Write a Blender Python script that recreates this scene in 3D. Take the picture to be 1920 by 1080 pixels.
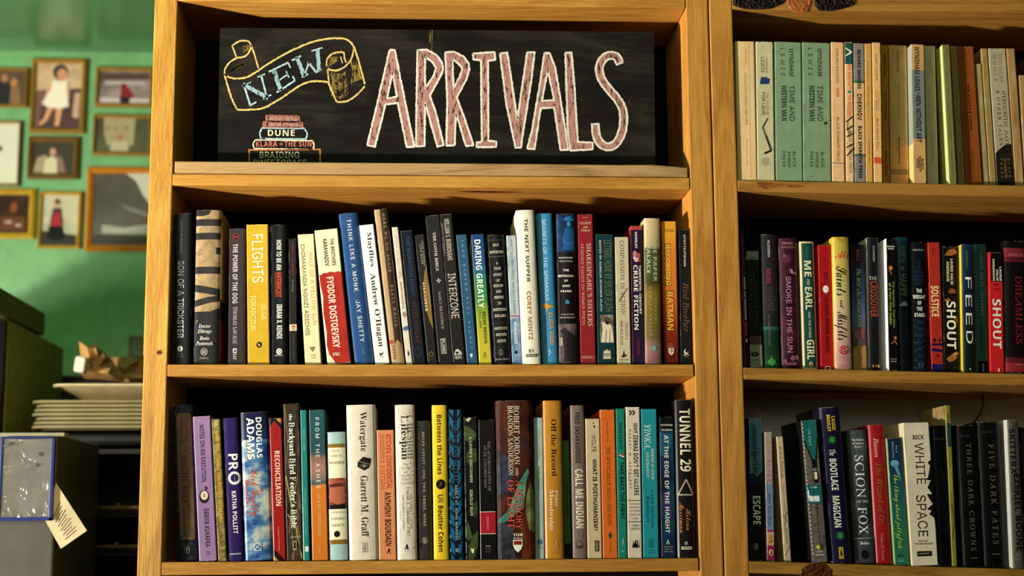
import bpy, bmesh, math, random
from mathutils import Vector, Matrix
from mathutils.geometry import delaunay_2d_cdt
random.seed(7)
scene = bpy.context.scene
for o in list(bpy.data.objects): bpy.data.objects.remove(o)
C = scene.collection

# ------------------------------------------------------------------ camera
ZO = 2.196                      # height of the left bookcase's top board underside
CF = 2875.9
PIT, YAW, ROL = .1568, .0617, -.0066
CAMP = Vector((.4251, -2.3958, ZO-.8463))
FW = Vector((math.sin(YAW)*math.cos(PIT), math.cos(YAW)*math.cos(PIT), math.sin(PIT)))
RT0 = FW.cross(Vector((0, 0, 1))).normalized(); UP0 = RT0.cross(FW)
RT = RT0*math.cos(ROL)+UP0*math.sin(ROL); UPV = -RT0*math.sin(ROL)+UP0*math.cos(ROL)
cd = bpy.data.cameras.new('camera'); cam = bpy.data.objects.new('camera', cd); C.objects.link(cam)
M = Matrix((RT, UPV, -FW)).transposed().to_4x4(); M.translation = CAMP
cam.matrix_world = M
cd.sensor_width = 36; cd.lens = CF/1920*36; cd.clip_start = .05; cd.clip_end = 60
cd.dof.use_dof = True; cd.dof.focus_distance = 2.42; cd.dof.aperture_fstop = 3.2
scene.camera = cam
# ------------------------------------------------------------------ world, lights, exposure
w = bpy.data.worlds.new('room_light'); scene.world = w; w.use_nodes = True
w.node_tree.nodes['Background'].inputs[0].default_value = (1.0, .84, .66, 1)
w.node_tree.nodes['Background'].inputs[1].default_value = .045
def lamp(name, typ, loc, power, col, size=.05, target=None, **kw):
    l = bpy.data.lights.new(name, typ); l.energy = power; l.color = col
    if typ == 'AREA': l.shape = 'DISK'; l.size = size
    else: l.shadow_soft_size = size
    for k, v in kw.items(): setattr(l, k, v)
    o = bpy.data.objects.new(name, l); C.objects.link(o); o.location = loc
    if target is not None:
        o.rotation_euler = (Vector(target)-Vector(loc)).to_track_quat('-Z', 'Y').to_euler()
    return o
LP = (-2.1, -1.2, 1.12)
lamp('desk_lamp_light', 'POINT', LP, 470, (1.0, .915, .87), .06)
def aim(p, az, el): return (p[0]+math.cos(math.radians(az))*math.cos(math.radians(el)), p[1]+math.sin(math.radians(az))*math.cos(math.radians(el)), p[2]+math.sin(math.radians(el)))
lamp('upper_shelf_boost', 'SPOT', LP, 480, (1.0, .915, .87), .06, aim(LP, 20, 26), spot_size=math.radians(48), spot_blend=1)  # extra spot added at the same point to brighten the upper shelves
WL = (-1.46, -.80, 1.60)
lamp('wall_lamp_light', 'SPOT', WL, 108, (1.0, .90, .78), .07, aim(WL, 74, 8), spot_size=math.radians(64), spot_blend=.5)
lamp('soft_front_fill', 'AREA', (.2, -2.9, 2.3), 9, (1.0, .90, .80), .7, (.7, 0, 1.6))  # weak soft fill added from the camera side, no actual lamp
lamp('tray_fill_spot', 'SPOT', (-.55, -2.6, 2.5), 85, (1.0, .86, .70), .06, (-.30, .75, 1.50), spot_size=math.radians(22), spot_blend=.8)  # unseen spot added to brighten the trays and bag, kept off the bookcase
scene.view_settings.view_transform = 'Standard'; scene.view_settings.look = 'None'
scene.view_settings.exposure = 0; scene.view_settings.gamma = 1
scene.view_settings.use_curve_mapping = False
scene.cycles.max_bounces = 6; scene.cycles.diffuse_bounces = 4
try: scene.cycles.use_denoising = True
except Exception: pass

# ------------------------------------------------------------------ helpers
def W(px, py, Y=0.0):
    """point of the plane y=Y seen at photo position (px,py)"""
    d = FW*CF + RT*(px-960) - UPV*(py-540)
    t = (Y-CAMP.y)/d.y
    return CAMP + d*t
def lin(h, g=1.0, ds=.035):
    if isinstance(h, str):
        h = h.lstrip('#'); c = [int(h[i:i+2], 16)/255 for i in (0, 2, 4)]
    else: c = [x/255 for x in h]
    c = [((x/12.92 if x <= .04045 else ((x+.055)/1.055)**2.4)*g)**1.12 for x in c]
    lu = .3*c[0]+.6*c[1]+.1*c[2]; c = [x*(1-ds)+lu*ds for x in c]
    return tuple(min(.92, max(.0015, x)) for x in c)+(1,)
def fill2d(loops):
    """triangles inside outlines (holes by even-odd); returns verts, tris"""
    vs = []; es = []
    for l in loops:
        k = len(vs); n = len(l); vs += [Vector(p) for p in l]; es += [(k+i, k+(i+1) % n) for i in range(n)]
    r = delaunay_2d_cdt(vs, es, [], 0, 1e-7, False)
    V = [tuple(v) for v in r[0]]; T = []
    for f in r[2]:
        x = sum(V[i][0] for i in f)/len(f); y = sum(V[i][1] for i in f)/len(f); c = False
        for a, b in es:
            (x0, y0), (x1, y1) = vs[a], vs[b]
            if (y0 > y) != (y1 > y) and x < (x1-x0)*(y-y0)/(y1-y0)+x0: c = not c
        if c: T.append(tuple(f))
    return V, T
MC = {}
def nt(name, rough=.5, spec=.4):
    m = bpy.data.materials.new(name); m.use_nodes = True; N = m.node_tree
    b = N.nodes['Principled BSDF']; b.inputs['Roughness'].default_value = rough
    b.inputs['Specular IOR Level'].default_value = spec
    return m, N, b
def ND(N, typ, **kw):
    n = N.nodes.new(typ)
    for k, v in kw.items(): setattr(n, k, v)
    return n
def ramp(N, src, stops, interp='LINEAR'):
    r = ND(N, 'ShaderNodeValToRGB'); r.color_ramp.interpolation = interp
    e = r.color_ramp.elements
    while len(e) < len(stops): e.new(.5)
    for i, (p, c) in enumerate(stops):
        e[i].position = p; e[i].color = c
    N.links.new(src, r.inputs[0]); return r
def coords(N, scale=(1, 1, 1), kind='Object', rot=(0, 0, 0)):
    t = ND(N, 'ShaderNodeTexCoord'); mp = ND(N, 'ShaderNodeMapping')
    mp.inputs['Scale'].default_value = scale; mp.inputs['Rotation'].default_value = rot
    N.links.new(t.outputs[kind], mp.inputs[0]); return mp.outputs[0]
def noise(N, vec, scale, detail=4, rough=.6, dist=0):
    n = ND(N, 'ShaderNodeTexNoise'); n.inputs['Scale'].default_value = scale
    n.inputs['Detail'].default_value = detail; n.inputs['Roughness'].default_value = rough
    n.inputs['Distortion'].default_value = dist
    N.links.new(vec, n.inputs['Vector']); return n.outputs['Fac']
def bump(N, b, h, strength, dist=.001):
    bp = ND(N, 'ShaderNodeBump'); bp.inputs['Strength'].default_value = strength
    bp.inputs['Distance'].default_value = dist
    N.links.new(h, bp.inputs['Height']); N.links.new(bp.outputs[0], b.inputs['Normal']); return bp
def mul(c, k): return (min(.95, c[0]*k), min(.95, c[1]*k), min(.95, c[2]*k), 1)

def paint(col, g=1.0, rough=.5, spec=.22, var=.10, kind='paint', scale=60):
    """printed paper / painted surface with faint mottling"""
    key = (kind, col, round(g, 3), rough, var)
    if key in MC: return MC[key]
    m, N, b = nt(kind+'_'+str(col).strip('#'), rough, spec)
    c = lin(col, g); v = coords(N)
    f = noise(N, v, scale, 5, .65)
    r = ramp(N, f, [(.3, mul(c, 1-var)), (.7, mul(c, 1+var))])
    N.links.new(r.outputs[0], b.inputs['Base Color'])
    bump(N, b, f, .12, .0004)
    MC[key] = m; return m
def ink(col, g=1.0, rough=.34):
    key = ('ink', col, round(g, 3))
    if key in MC: return MC[key]
    m, N, b = nt('ink_'+str(col).strip('#'), rough, .22)
    b.inputs['Base Color'].default_value = lin(col, g)
    MC[key] = m; return m
def mottle(name, cols, scale, rough=.4, stretch=(1, 1, 1), g=1.0, dist=0, detail=5, spread=(.32, .68), interp='LINEAR', rot=(0, 0, 0)):
    """printed picture: patches of several inks"""
    key = ('mot', name, g)
    if key in MC: return MC[key]
    m, N, b = nt('print_'+name, rough, .22)
    f = noise(N, coords(N, stretch, rot=rot), scale, detail, .6, dist)
    n = len(cols); a, z = spread
    r = ramp(N, f, [(a+(z-a)*i/(n-1), lin(c, g)) for i, c in enumerate(cols)], interp)
    N.links.new(r.outputs[0], b.inputs['Base Color'])
    MC[key] = m; return m
def grad(name, stops, h, g=1.0, rough=.4, jit=.0, scale=30):
    """printed colour change up the spine; stops are (height fraction, colour)"""
    key = ('grad', name, g)
    if key in MC: return MC[key]
    m, N, b = nt('print_'+name, rough, .22)
    v = coords(N); s = ND(N, 'ShaderNodeSeparateXYZ'); N.links.new(v, s.inputs[0])
    d = ND(N, 'ShaderNodeMath', operation='DIVIDE'); N.links.new(s.outputs[2], d.inputs[0]); d.inputs[1].default_value = h
    out = d.outputs[0]
    if jit:
        f = noise(N, v, scale, 5, .6)
        a = ND(N, 'ShaderNodeMath', operation='MULTIPLY_ADD'); N.links.new(f, a.inputs[0]); a.inputs[1].default_value = jit
        N.links.new(out, a.inputs[2]); out = a.outputs[0]
        s2 = ND(N, 'ShaderNodeMath', operation='SUBTRACT'); N.links.new(out, s2.inputs[0]); s2.inputs[1].default_value = jit/2; out = s2.outputs[0]
    r = ramp(N, out, [(p, lin(c, g)) for p, c in stops])
    N.links.new(r.outputs[0], b.inputs['Base Color'])
    MC[key] = m; return m
def wood(name, axis, base=('#8a4f16', '#c98a3a', '#e0a552'), relief=.5, fine=420, g=1.0, rough=.55):
    """pine: rings stretched along the board's length, rough sawn relief"""
    m, N, b = nt(name, rough, .3)
    sc = [1, 1, 1]; sc[axis] = .07
    v = coords(N, tuple(sc))
    big = noise(N, v, 16, 3, .5, 1.2)
    wv = ND(N, 'ShaderNodeMath', operation='MULTIPLY'); N.links.new(big, wv.inputs[0]); wv.inputs[1].default_value = 34
    sn = ND(N, 'ShaderNodeMath', operation='SINE'); N.links.new(wv.outputs[0], sn.inputs[0])
    sc2 = [1, 1, 1]; sc2[axis] = .035
    fi = noise(N, coords(N, tuple(sc2)), fine*1.6, 5, .75)
    ha = ND(N, 'ShaderNodeMath', operation='MULTIPLY_ADD'); N.links.new(sn.outputs[0], ha.inputs[0]); ha.inputs[1].default_value = .085; N.links.new(fi, ha.inputs[2])
    c = [lin(x, g, 0) for x in base]
    r = ramp(N, ha.outputs[0], [(.28, c[0]), (.5, c[1]), (.74, c[2])])
    pa = noise(N, coords(N), 5, 3, .6)
    mx = ND(N, 'ShaderNodeMix', data_type='RGBA', blend_type='MULTIPLY'); mx.inputs[0].default_value = .32
    r2 = ramp(N, pa, [(.3, (.70, .60, .5, 1)), (.65, (1, 1, 1, 1))])
    N.links.new(r.outputs[0], mx.inputs[6]); N.links.new(r2.outputs[0], mx.inputs[7])
    N.links.new(mx.outputs[2], b.inputs['Base Color'])
    bump(N, b, ha.outputs[0], relief, .0016)
    return m
def plain(name, col, rough=.5, spec=.4, metal=0.0, g=1.0):
    key = ('pl', name)
    if key in MC: return MC[key]
    m, N, b = nt(name, rough, spec); c = lin(col, g)
    f = noise(N, coords(N), 25, 5, .6)
    r = ramp(N, f, [(.3, mul(c, .85)), (.7, mul(c, 1.12))]); N.links.new(r.outputs[0], b.inputs['Base Color'])
    b.inputs['Metallic'].default_value = metal; bump(N, b, f, .15, .001)
    MC[key] = m; return m

class MB:
    """collects shapes, then links them as one mesh object"""
    def __init__(s): s.v = []; s.f = []; s.m = []; s.mats = []
    def mi(s, mat):
        if mat not in s.mats: s.mats.append(mat)
        return s.mats.index(mat)
    def add(s, vs, fs, mat):
        k = len(s.v); s.v += [tuple(x) for x in vs]; i = s.mi(mat)
        for f in fs: s.f.append(tuple(k+q for q in f)); s.m.append(i)
    def box(s, a, b, mat):
        (x0, y0, z0), (x1, y1, z1) = a, b
        s.add([(x0,y0,z0),(x1,y0,z0),(x1,y1,z0),(x0,y1,z0),(x0,y0,z1),(x1,y0,z1),(x1,y1,z1),(x0,y1,z1)],
              [(0,3,2,1),(4,5,6,7),(0,1,5,4),(1,2,6,5),(2,3,7,6),(3,0,4,7)], mat)
    def prism(s, pts, d, mat):
        """pts: outline, d: extrusion vector"""
        n = len(pts); d = Vector(d); vs = [Vector(p) for p in pts]; vs += [p+d for p in vs]
        s.add(vs, [tuple(range(n))[::-1], tuple(range(n, 2*n))]+[(i, (i+1) % n, n+(i+1) % n, n+i) for i in range(n)], mat)
    def tube(s, path, r, mat, n=8):
        rings = []
        P = [Vector(p) for p in path]
        for i, p in enumerate(P):
            t = (P[min(i+1, len(P)-1)]-P[max(i-1, 0)]).normalized()
            a = t.cross(Vector((.13, .2, 1)))
            if a.length < .1: a = t.cross(Vector((1, 0, 0)))
            a.normalize(); b = t.cross(a)
            rings.append([p+(a*math.cos(k*2*math.pi/n)+b*math.sin(k*2*math.pi/n))*r for k in range(n)])
        vs = [q for g in rings for q in g]; fs = []
        for i in range(len(rings)-1):
            for k in range(n): fs.append((i*n+k, i*n+(k+1) % n, (i+1)*n+(k+1) % n, (i+1)*n+k))
        fs.append(tuple(range(n))[::-1]); fs.append(tuple((len(rings)-1)*n+k for k in range(n)))
        s.add(vs, fs, mat)
    def build(s, name, parent=None, bevel=0, segs=2, smooth=False, loc=None):
        me = bpy.data.meshes.new(name); me.from_pydata(s.v, [], s.f)
        for m in s.mats: me.materials.append(m)
        for p, i in zip(me.polygons, s.m): p.material_index = i; p.use_smooth = smooth
        me.update()
        o = bpy.data.objects.new(name, me); C.objects.link(o)
        if parent: o.parent = parent
        if loc is not None: o.location = loc
        if bevel:
            b = o.modifiers.new('bevel', 'BEVEL'); b.width = bevel; b.segments = segs; b.limit_method = 'ANGLE'; b.angle_limit = math.radians(50)
        return o
def thing(name, label, cat, loc=(0, 0, 0), group=None):
    o = bpy.data.objects.new(name, None); C.objects.link(o); o.location = loc; o.empty_display_size = .05
    return tag(o, label, cat, group)
def tag(o, label, cat, group=None):
    o['label'] = label; o['category'] = cat
    if group: o['group'] = group
    return o
def struct(o): o['kind'] = 'structure'; return o

# ------------------------------------------------------------------ lettering (glyph outlines, cap height 600)
FSRC = {
'B': {
65:[115,[-2,0,-2,5,6,8,11,16,54,123,59,123,105,15,110,7,117,5,117,0,60,0,60,5,71,7,75,12,67,35,27,35,20,13,23,7,34,5,34,0],[30,42,64,42,47,84]],
66:[117,[4,0,4,5,16,8,19,17,20,97,16,112,4,116,4,120,58,120,78,118,93,113,102,104,104,92,103,83,97,75,88,69,76,65,91,61,102,54,108,46,110,35,109,27,103,14,91,5,83,2,63,0],[48,66,62,68,72,75,75,91,71,109,62,114,49,112],[58,6,72,10,78,21,78,46,69,57,48,61,49,12,52,8]],
67:[123,[68,-3,43,2,30,10,19,21,11,35,7,51,7,69,11,85,24,105,44,118,68,123,101,115,107,117,110,123,115,123,115,81,111,81,103,96,94,107,83,114,70,117,56,113,46,103,40,85,38,60,40,36,47,20,58,10,73,6,84,8,99,15,113,28,118,23,108,12,96,4,83,-1]],
68:[131,[5,0,5,5,17,8,19,16,19,103,18,110,11,115,4,116,4,120,58,120,73,119,98,111,107,104,119,86,123,60,119,34,108,15,88,4,60,0],[59,6,74,10,84,20,90,37,92,60,90,84,84,101,73,111,53,114,50,112,48,105,48,16,50,9]],
69:[116,[4,0,4,4,16,8,20,21,19,107,14,114,4,116,4,120,105,120,105,84,101,84,94,103,84,110,61,113,50,111,48,65,61,66,71,74,76,91,80,91,80,31,76,31,73,44,68,53,60,57,48,59,50,10,54,8,67,7,87,12,98,20,108,38,113,38,106,0]],
70:[107,[4,0,4,5,16,9,19,18,20,99,18,110,14,113,4,116,4,120,104,120,104,84,99,84,94,102,85,109,67,113,50,112,48,65,64,69,70,75,75,91,80,91,80,31,75,31,72,44,68,53,60,57,48,59,49,11,55,6,68,5,68,0]],
71:[134,[71,-3,45,2,31,9,19,20,9,42,7,60,9,78,15,93,30,110,51,121,68,123,102,115,107,117,110,123,115,123,115,81,111,81,104,96,91,110,79,116,70,117,56,113,46,103,40,85,38,60,41,36,47,18,52,11,65,4,81,4,89,12,90,37,87,45,73,48,73,52,132,52,132,48,122,46,118,41,118,8,94,0]],
72:[138,[4,0,4,5,16,8,20,21,19,104,16,112,4,116,4,120,64,120,64,116,52,113,49,108,48,66,90,66,89,108,87,112,74,116,74,120,134,120,134,116,121,112,118,100,119,17,122,9,134,5,134,0,74,0,74,5,85,7,89,13,90,58,48,58,49,13,53,7,64,5,64,0]],
73:[69,[4,0,4,5,18,10,20,20,20,106,17,113,4,116,4,120,64,120,64,116,52,113,48,106,48,18,51,9,65,5,65,0]],
75:[135,[4,0,4,5,17,8,20,21,20,104,17,112,4,116,4,120,64,120,64,116,52,113,49,108,48,62,90,105,91,113,77,116,77,120,128,120,128,116,118,114,100,104,71,75,124,10,130,6,137,5,137,0,74,0,74,5,85,5,88,11,53,56,48,52,49,13,53,7,64,5,64,0]],
76:[112,[4,0,4,5,16,8,20,21,19,104,16,112,4,116,4,120,66,120,66,116,53,114,49,108,49,11,54,8,68,7,87,12,97,21,108,41,113,41,106,0]],
77:[167,[4,0,4,5,14,7,18,10,20,21,20,106,15,113,4,116,4,120,49,120,84,38,118,120,163,120,163,116,151,112,148,104,148,16,151,8,162,5,162,0,104,0,104,5,117,9,120,16,120,105,76,0,71,0,28,102,28,16,32,8,45,5,45,0]],
78:[130,[106,-3,28,92,29,13,33,7,44,5,44,0,5,0,5,5,17,8,20,18,20,102,9,115,5,116,5,120,41,120,103,44,102,107,99,113,87,116,87,120,126,120,126,116,116,113,112,107,111,-3]],
79:[138,[69,-3,44,2,25,15,12,35,7,60,12,85,25,105,45,118,70,123,94,118,114,105,127,85,131,60,127,35,113,15,94,2],[70,3,83,7,92,17,98,35,100,60,98,85,92,102,82,113,68,117,55,113,46,103,40,85,38,60,40,36,47,18,57,7]],
80:[110,[4,0,4,5,16,8,20,21,19,104,16,112,4,116,4,120,76,119,88,116,97,111,105,101,107,92,107,80,102,68,90,59,83,56,48,54,49,13,53,7,64,5,64,0],[48,61,64,62,74,70,77,87,72,107,62,113,53,113,49,111]],
82:[125,[4,0,4,5,16,8,20,21,19,104,16,112,4,116,4,120,70,120,89,116,103,108,107,102,110,88,108,78,103,70,95,63,83,59,117,9,127,5,127,0,89,0,53,56,48,56,49,13,53,7,64,5,64,0],[48,62,66,63,76,72,80,88,79,99,75,107,68,112,59,114,49,110]],
83:[103,[11,-3,11,42,16,42,25,18,39,6,52,4,65,7,70,12,73,24,70,34,65,38,29,58,17,71,13,87,18,106,27,116,39,122,54,123,79,117,83,119,84,123,89,123,89,84,85,84,80,98,72,108,58,116,43,116,34,110,32,97,39,86,76,67,89,56,93,46,95,35,89,15,79,5,63,-1,44,-2,22,3,18,2,16,-3]],
84:[112,[24,0,24,5,37,8,41,17,41,114,27,112,17,106,11,97,8,84,3,84,3,120,108,120,108,84,104,84,101,97,94,107,84,112,69,114,70,17,73,8,86,5,86,0]],
85:[130,[65,-3,44,-1,36,3,25,14,20,30,18,107,14,113,4,116,4,120,63,120,63,116,52,113,48,105,48,30,54,14,61,8,72,6,86,8,96,15,101,26,103,42,103,104,100,112,87,116,87,120,125,120,125,116,116,113,112,106,111,35,105,15,94,3,86,0]],
86:[113,[56,-3,10,103,4,113,-4,116,-4,120,56,120,56,116,42,113,40,106,68,38,93,106,92,113,79,116,79,120,116,120,116,116,108,113,102,105,61,-3]],
87:[161,[45,-3,7,106,3,114,-4,116,-4,120,48,120,48,116,38,113,37,106,59,40,79,93,73,110,69,114,60,116,60,120,116,120,116,116,107,114,104,107,125,44,144,105,143,112,133,116,133,120,164,120,164,116,158,113,153,103,118,-3,113,-3,83,81,50,-3]],
89:[112,[27,0,27,5,37,7,42,13,42,47,10,106,4,113,-4,115,-4,120,55,120,55,115,44,114,41,108,65,59,92,105,91,111,84,115,78,115,78,120,116,120,116,115,110,113,103,106,71,54,71,13,76,7,86,5,86,0]],
97:[91,[67,-3,57,0,53,9,40,1,25,-2,17,-1,8,6,6,13,6,22,12,32,23,40,52,50,52,70,47,76,34,78,28,75,32,61,29,53,18,50,9,57,11,71,21,80,33,83,51,83,65,80,73,73,77,62,77,11,80,9,84,11,87,7,77,0],[40,9,52,17,52,45,43,41,36,37,31,22,33,12]],
98:[95,[11,-3,11,106,10,113,2,116,2,120,36,120,36,73,46,81,63,84,75,79,84,69,89,55,90,37,85,20,75,7,61,-1,51,-3,39,0,28,7],[48,4,59,9,64,25,64,56,61,66,56,72,45,73,39,70,36,64,37,12,39,7]],
99:[77,[41,-3,23,3,10,18,5,39,8,57,13,67,25,78,46,84,57,83,69,76,73,62,67,55,58,55,54,57,52,74,48,78,38,76,33,71,30,62,30,40,36,20,44,13,54,10,63,12,72,19,75,16,60,2]],
100:[98,[37,-3,24,0,11,13,5,33,6,52,12,67,25,81,34,84,44,83,59,74,59,106,57,112,46,116,46,120,84,120,84,17,87,10,93,7,93,3,59,-3,59,10,50,1],[45,7,53,11,59,20,59,64,56,70,48,74,42,73,36,69,31,48,34,15,38,9]],
101:[79,[41,-3,26,0,15,9,8,23,5,35,6,53,13,68,23,78,36,84,55,81,66,74,72,62,75,44,31,44,32,29,36,19,43,13,58,12,71,23,75,19,60,3],[31,51,53,51,53,66,50,75,42,78,37,77,34,72]],
102:[56,[4,0,4,4,13,8,14,19,14,73,4,73,4,82,14,82,14,100,19,111,27,118,39,122,60,120,68,112,69,103,65,95,55,94,49,101,51,116,41,115,39,103,39,82,54,82,54,73,39,73,40,11,43,6,53,4,53,0]],
103:[86,[38,-37,17,-34,9,-29,4,-23,5,-16,7,-12,18,-7,7,4,7,14,14,22,27,29,18,34,7,47,6,56,8,67,16,76,32,83,84,80,84,71,71,71,75,63,77,50,73,40,65,32,54,28,33,27,27,22,27,16,33,13,59,12,72,9,78,6,82,-2,82,-16,72,-30,58,-35],[41,33,47,34,50,38,53,56,50,73,47,77,41,78,36,77,33,73,30,56,33,38,36,34],[42,-31,54,-30,68,-23,69,-17,67,-12,54,-9,25,-9,21,-14,19,-19,22,-25,32,-30]],
104:[100,[5,0,5,4,13,8,14,15,14,108,11,114,5,116,5,120,39,120,39,70,50,80,57,83,74,82,81,77,86,68,87,12,90,6,96,4,96,0,53,0,53,4,60,7,62,15,62,63,59,70,53,72,46,69,39,62,39,12,42,6,47,4,47,0]],
105:[52,[27,95,17,99,13,109,17,118,27,122,36,118,40,109,36,99],[5,0,5,4,12,7,14,12,14,69,11,76,5,77,5,82,39,82,39,12,42,6,47,4,47,0]],
107:[95,[5,0,5,4,12,7,14,15,14,108,11,114,5,116,5,120,39,120,39,44,64,71,62,76,54,77,54,82,91,82,91,77,77,72,59,55,91,9,99,4,99,0,56,0,56,4,62,5,63,9,43,39,39,35,39,12,42,6,47,4,47,0]],
108:[53,[5,0,5,4,12,7,14,12,14,105,11,114,5,116,5,120,39,120,39,12,42,6,47,4,47,0]],
109:[146,[5,0,5,4,13,8,14,15,14,69,11,76,5,78,5,82,39,82,39,70,50,80,56,83,71,83,82,75,84,69,90,75,103,83,120,82,127,77,131,68,133,12,135,6,141,4,141,0,99,0,99,4,106,7,108,15,107,66,104,71,96,71,85,62,86,12,88,6,94,4,94,0,53,0,53,4,59,7,61,15,61,63,58,69,53,72,45,69,39,62,39,12,41,6,47,4,47,0]],
110:[100,[5,0,5,4,13,8,14,15,14,69,11,76,5,78,5,82,39,82,39,70,50,81,57,83,74,82,81,77,86,68,87,12,90,6,96,4,96,0,53,0,53,4,60,7,62,15,62,63,59,70,53,72,46,69,39,62,39,12,42,6,47,4,47,0]],
111:[89,[44,-3,28,1,16,10,8,24,5,41,8,58,16,72,28,81,44,84,60,81,72,72,81,58,84,41,81,23,73,9,60,0],[44,3,51,5,56,12,58,41,55,71,51,77,44,79,38,77,34,71,31,41,33,12,38,5]],
112:[98,[5,-37,5,-33,13,-28,14,-17,14,68,12,75,5,78,5,82,38,82,38,69,47,80,54,83,65,84,77,79,86,68,91,54,92,36,90,24,83,10,73,1,60,-3,48,0,39,8,40,-26,44,-31,52,-32,52,-37],[52,7,61,12,65,20,67,41,64,65,59,71,52,73,45,70,39,62,39,18,44,10]],
114:[76,[5,0,5,4,13,8,14,15,13,72,11,76,5,77,5,82,38,82,38,66,49,79,58,84,65,84,74,78,76,68,73,62,68,59,60,60,50,68,41,61,39,12,42,7,52,4,52,0]],
115:[76,[40,-3,19,2,13,-2,9,-2,9,28,14,28,20,14,33,4,45,6,51,15,45,25,24,37,14,45,10,54,10,63,14,73,21,80,31,84,56,80,64,84,64,58,60,58,54,70,43,78,31,75,28,70,28,64,34,58,55,48,64,40,68,29,67,19,60,5,51,-1]],
116:[60,[33,-2,20,0,14,9,13,73,5,73,5,79,34,112,38,112,38,82,55,82,55,73,38,73,39,15,44,11,50,13,54,20,59,17,48,2]],
119:[115,[32,-3,4,71,-3,77,-3,82,36,82,36,77,31,76,30,71,44,33,56,62,51,75,44,78,44,82,85,82,85,77,80,76,78,72,88,37,102,71,101,75,94,78,94,82,117,82,117,78,113,76,109,70,80,-3,76,-3,59,52,37,-3]],
121:[79,[14,-37,8,-36,1,-31,-2,-22,0,-16,5,-11,14,-11,19,-16,20,-25,24,-26,32,-16,37,-1,8,70,4,76,-1,77,-1,82,43,82,43,77,36,76,34,72,49,31,63,71,60,76,53,77,53,82,79,82,79,77,74,75,70,67,36,-22,27,-33]],
49:[99,[17,0,17,9,36,10,40,15,41,110,23,92,16,91,9,97,7,104,27,112,47,127,67,127,67,16,71,10,90,9,90,0]],
50:[99,[6,0,6,18,49,65,56,77,60,93,58,110,54,115,46,117,38,115,33,110,30,87,13,91,8,96,7,107,11,116,17,121,34,127,55,128,70,124,84,111,86,96,79,77,63,58,23,19,69,20,77,27,80,37,91,37,90,0]],
51:[99,[43,-2,26,0,14,5,7,12,5,19,7,28,17,33,20,33,22,23,26,16,37,11,53,13,62,24,63,41,56,53,42,59,25,60,25,71,47,73,54,78,58,86,59,101,56,112,48,117,39,116,32,109,29,90,16,92,8,99,6,106,9,114,22,124,36,128,54,128,75,121,86,106,84,88,74,76,59,67,74,63,83,56,90,46,91,36,89,22,79,9,65,1]],
56:[99,[48,-2,35,-1,20,5,10,15,6,28,6,38,9,47,31,64,15,78,10,91,10,100,13,112,26,124,43,128,67,126,79,119,88,104,88,92,85,84,64,68,78,61,90,48,94,33,91,19,87,13,75,3],[53,75,63,84,66,98,63,109,54,117,46,118,40,115,37,109,34,98,39,84],[49,8,57,10,64,15,68,22,69,35,63,45,43,57,31,44,30,27,32,18,38,12]],
},
'T': {
65:[120,[-22,0,-22,3,-12,6,-4,14,62,123,65,123,88,12,93,6,105,3,106,0,57,0,57,3,69,7,70,12,64,41,24,41,20,39,6,11,8,5,19,3,19,0],[25,47,63,47,53,95]],
66:[113,[-9,0,-9,3,3,7,6,15,8,102,6,112,-8,117,-8,120,36,120,54,118,68,114,77,105,83,94,83,84,80,76,72,70,61,65,71,61,84,47,89,32,88,22,80,10,65,3,44,0],[33,67,55,71,63,78,65,89,61,103,55,109,38,114,27,111,25,70],[38,5,54,8,64,14,69,25,68,39,64,49,57,56,42,61,27,61,24,57,24,12,28,7]],
67:[122,[57,-3,43,-1,29,3,12,15,4,26,-6,52,-6,65,-2,83,6,99,19,112,35,120,53,123,82,117,87,121,91,121,92,86,89,86,83,102,76,110,67,115,56,117,45,115,32,108,21,95,17,85,13,66,16,45,22,28,39,11,52,6,71,6,81,10,96,27,100,24,92,12,83,4,71,-1]],
68:[131,[-9,0,-9,3,3,7,6,15,8,99,6,112,-8,117,-8,120,55,119,69,114,82,107,93,97,101,85,108,57,103,32,96,21,87,12,68,3,52,0],[42,6,62,9,71,14,79,22,86,37,87,61,82,83,68,104,54,112,33,114,27,112,25,105,24,14,27,8]],
69:[117,[-9,0,-9,3,1,5,5,11,8,99,6,112,-8,117,-8,120,84,120,85,94,82,94,76,109,68,113,34,114,27,111,25,67,54,69,59,73,62,84,65,84,64,42,61,42,57,55,52,60,25,61,25,11,28,7,35,6,70,9,81,15,92,33,95,33,91,0]],
70:[105,[-8,0,-8,3,4,6,6,13,9,99,6,112,-7,117,-7,120,79,120,81,92,77,92,71,107,61,113,32,114,27,111,27,105,26,67,52,69,57,73,61,84,64,84,64,40,60,40,58,52,53,58,26,61,26,11,29,6,43,3,43,0]],
71:[140,[64,-3,48,-1,33,3,20,11,9,21,1,33,-5,47,-6,59,-4,78,6,100,27,117,54,123,72,120,92,114,97,116,100,121,103,121,104,84,101,84,94,98,84,108,64,116,42,114,25,101,16,79,14,62,16,45,28,20,48,6,65,3,74,4,84,9,87,14,86,50,82,54,69,55,69,59,119,59,119,55,110,54,106,49,105,9,86,0]],
72:[134,[-9,0,-9,3,3,6,6,13,8,99,6,112,-8,117,-8,120,40,120,40,117,30,115,26,109,25,72,26,68,30,67,80,68,81,108,76,114,66,117,66,120,114,120,113,117,102,113,99,101,97,13,101,7,113,3,113,0,65,0,65,3,77,6,79,13,80,56,79,59,74,60,25,59,24,12,29,6,39,3,39,0]],
73:[63,[-8,0,-8,3,4,6,7,13,9,99,6,112,-7,117,-7,120,41,120,41,117,31,115,27,105,25,21,27,8,41,3,41,0]],
74:[66,[6,-3,-2,-2,-11,4,-16,13,-16,20,-12,22,-5,21,0,16,2,5,5,3,10,4,13,20,14,107,10,114,-4,116,-4,120,46,120,46,117,35,114,32,107,31,35,27,12,21,3]],
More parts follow.
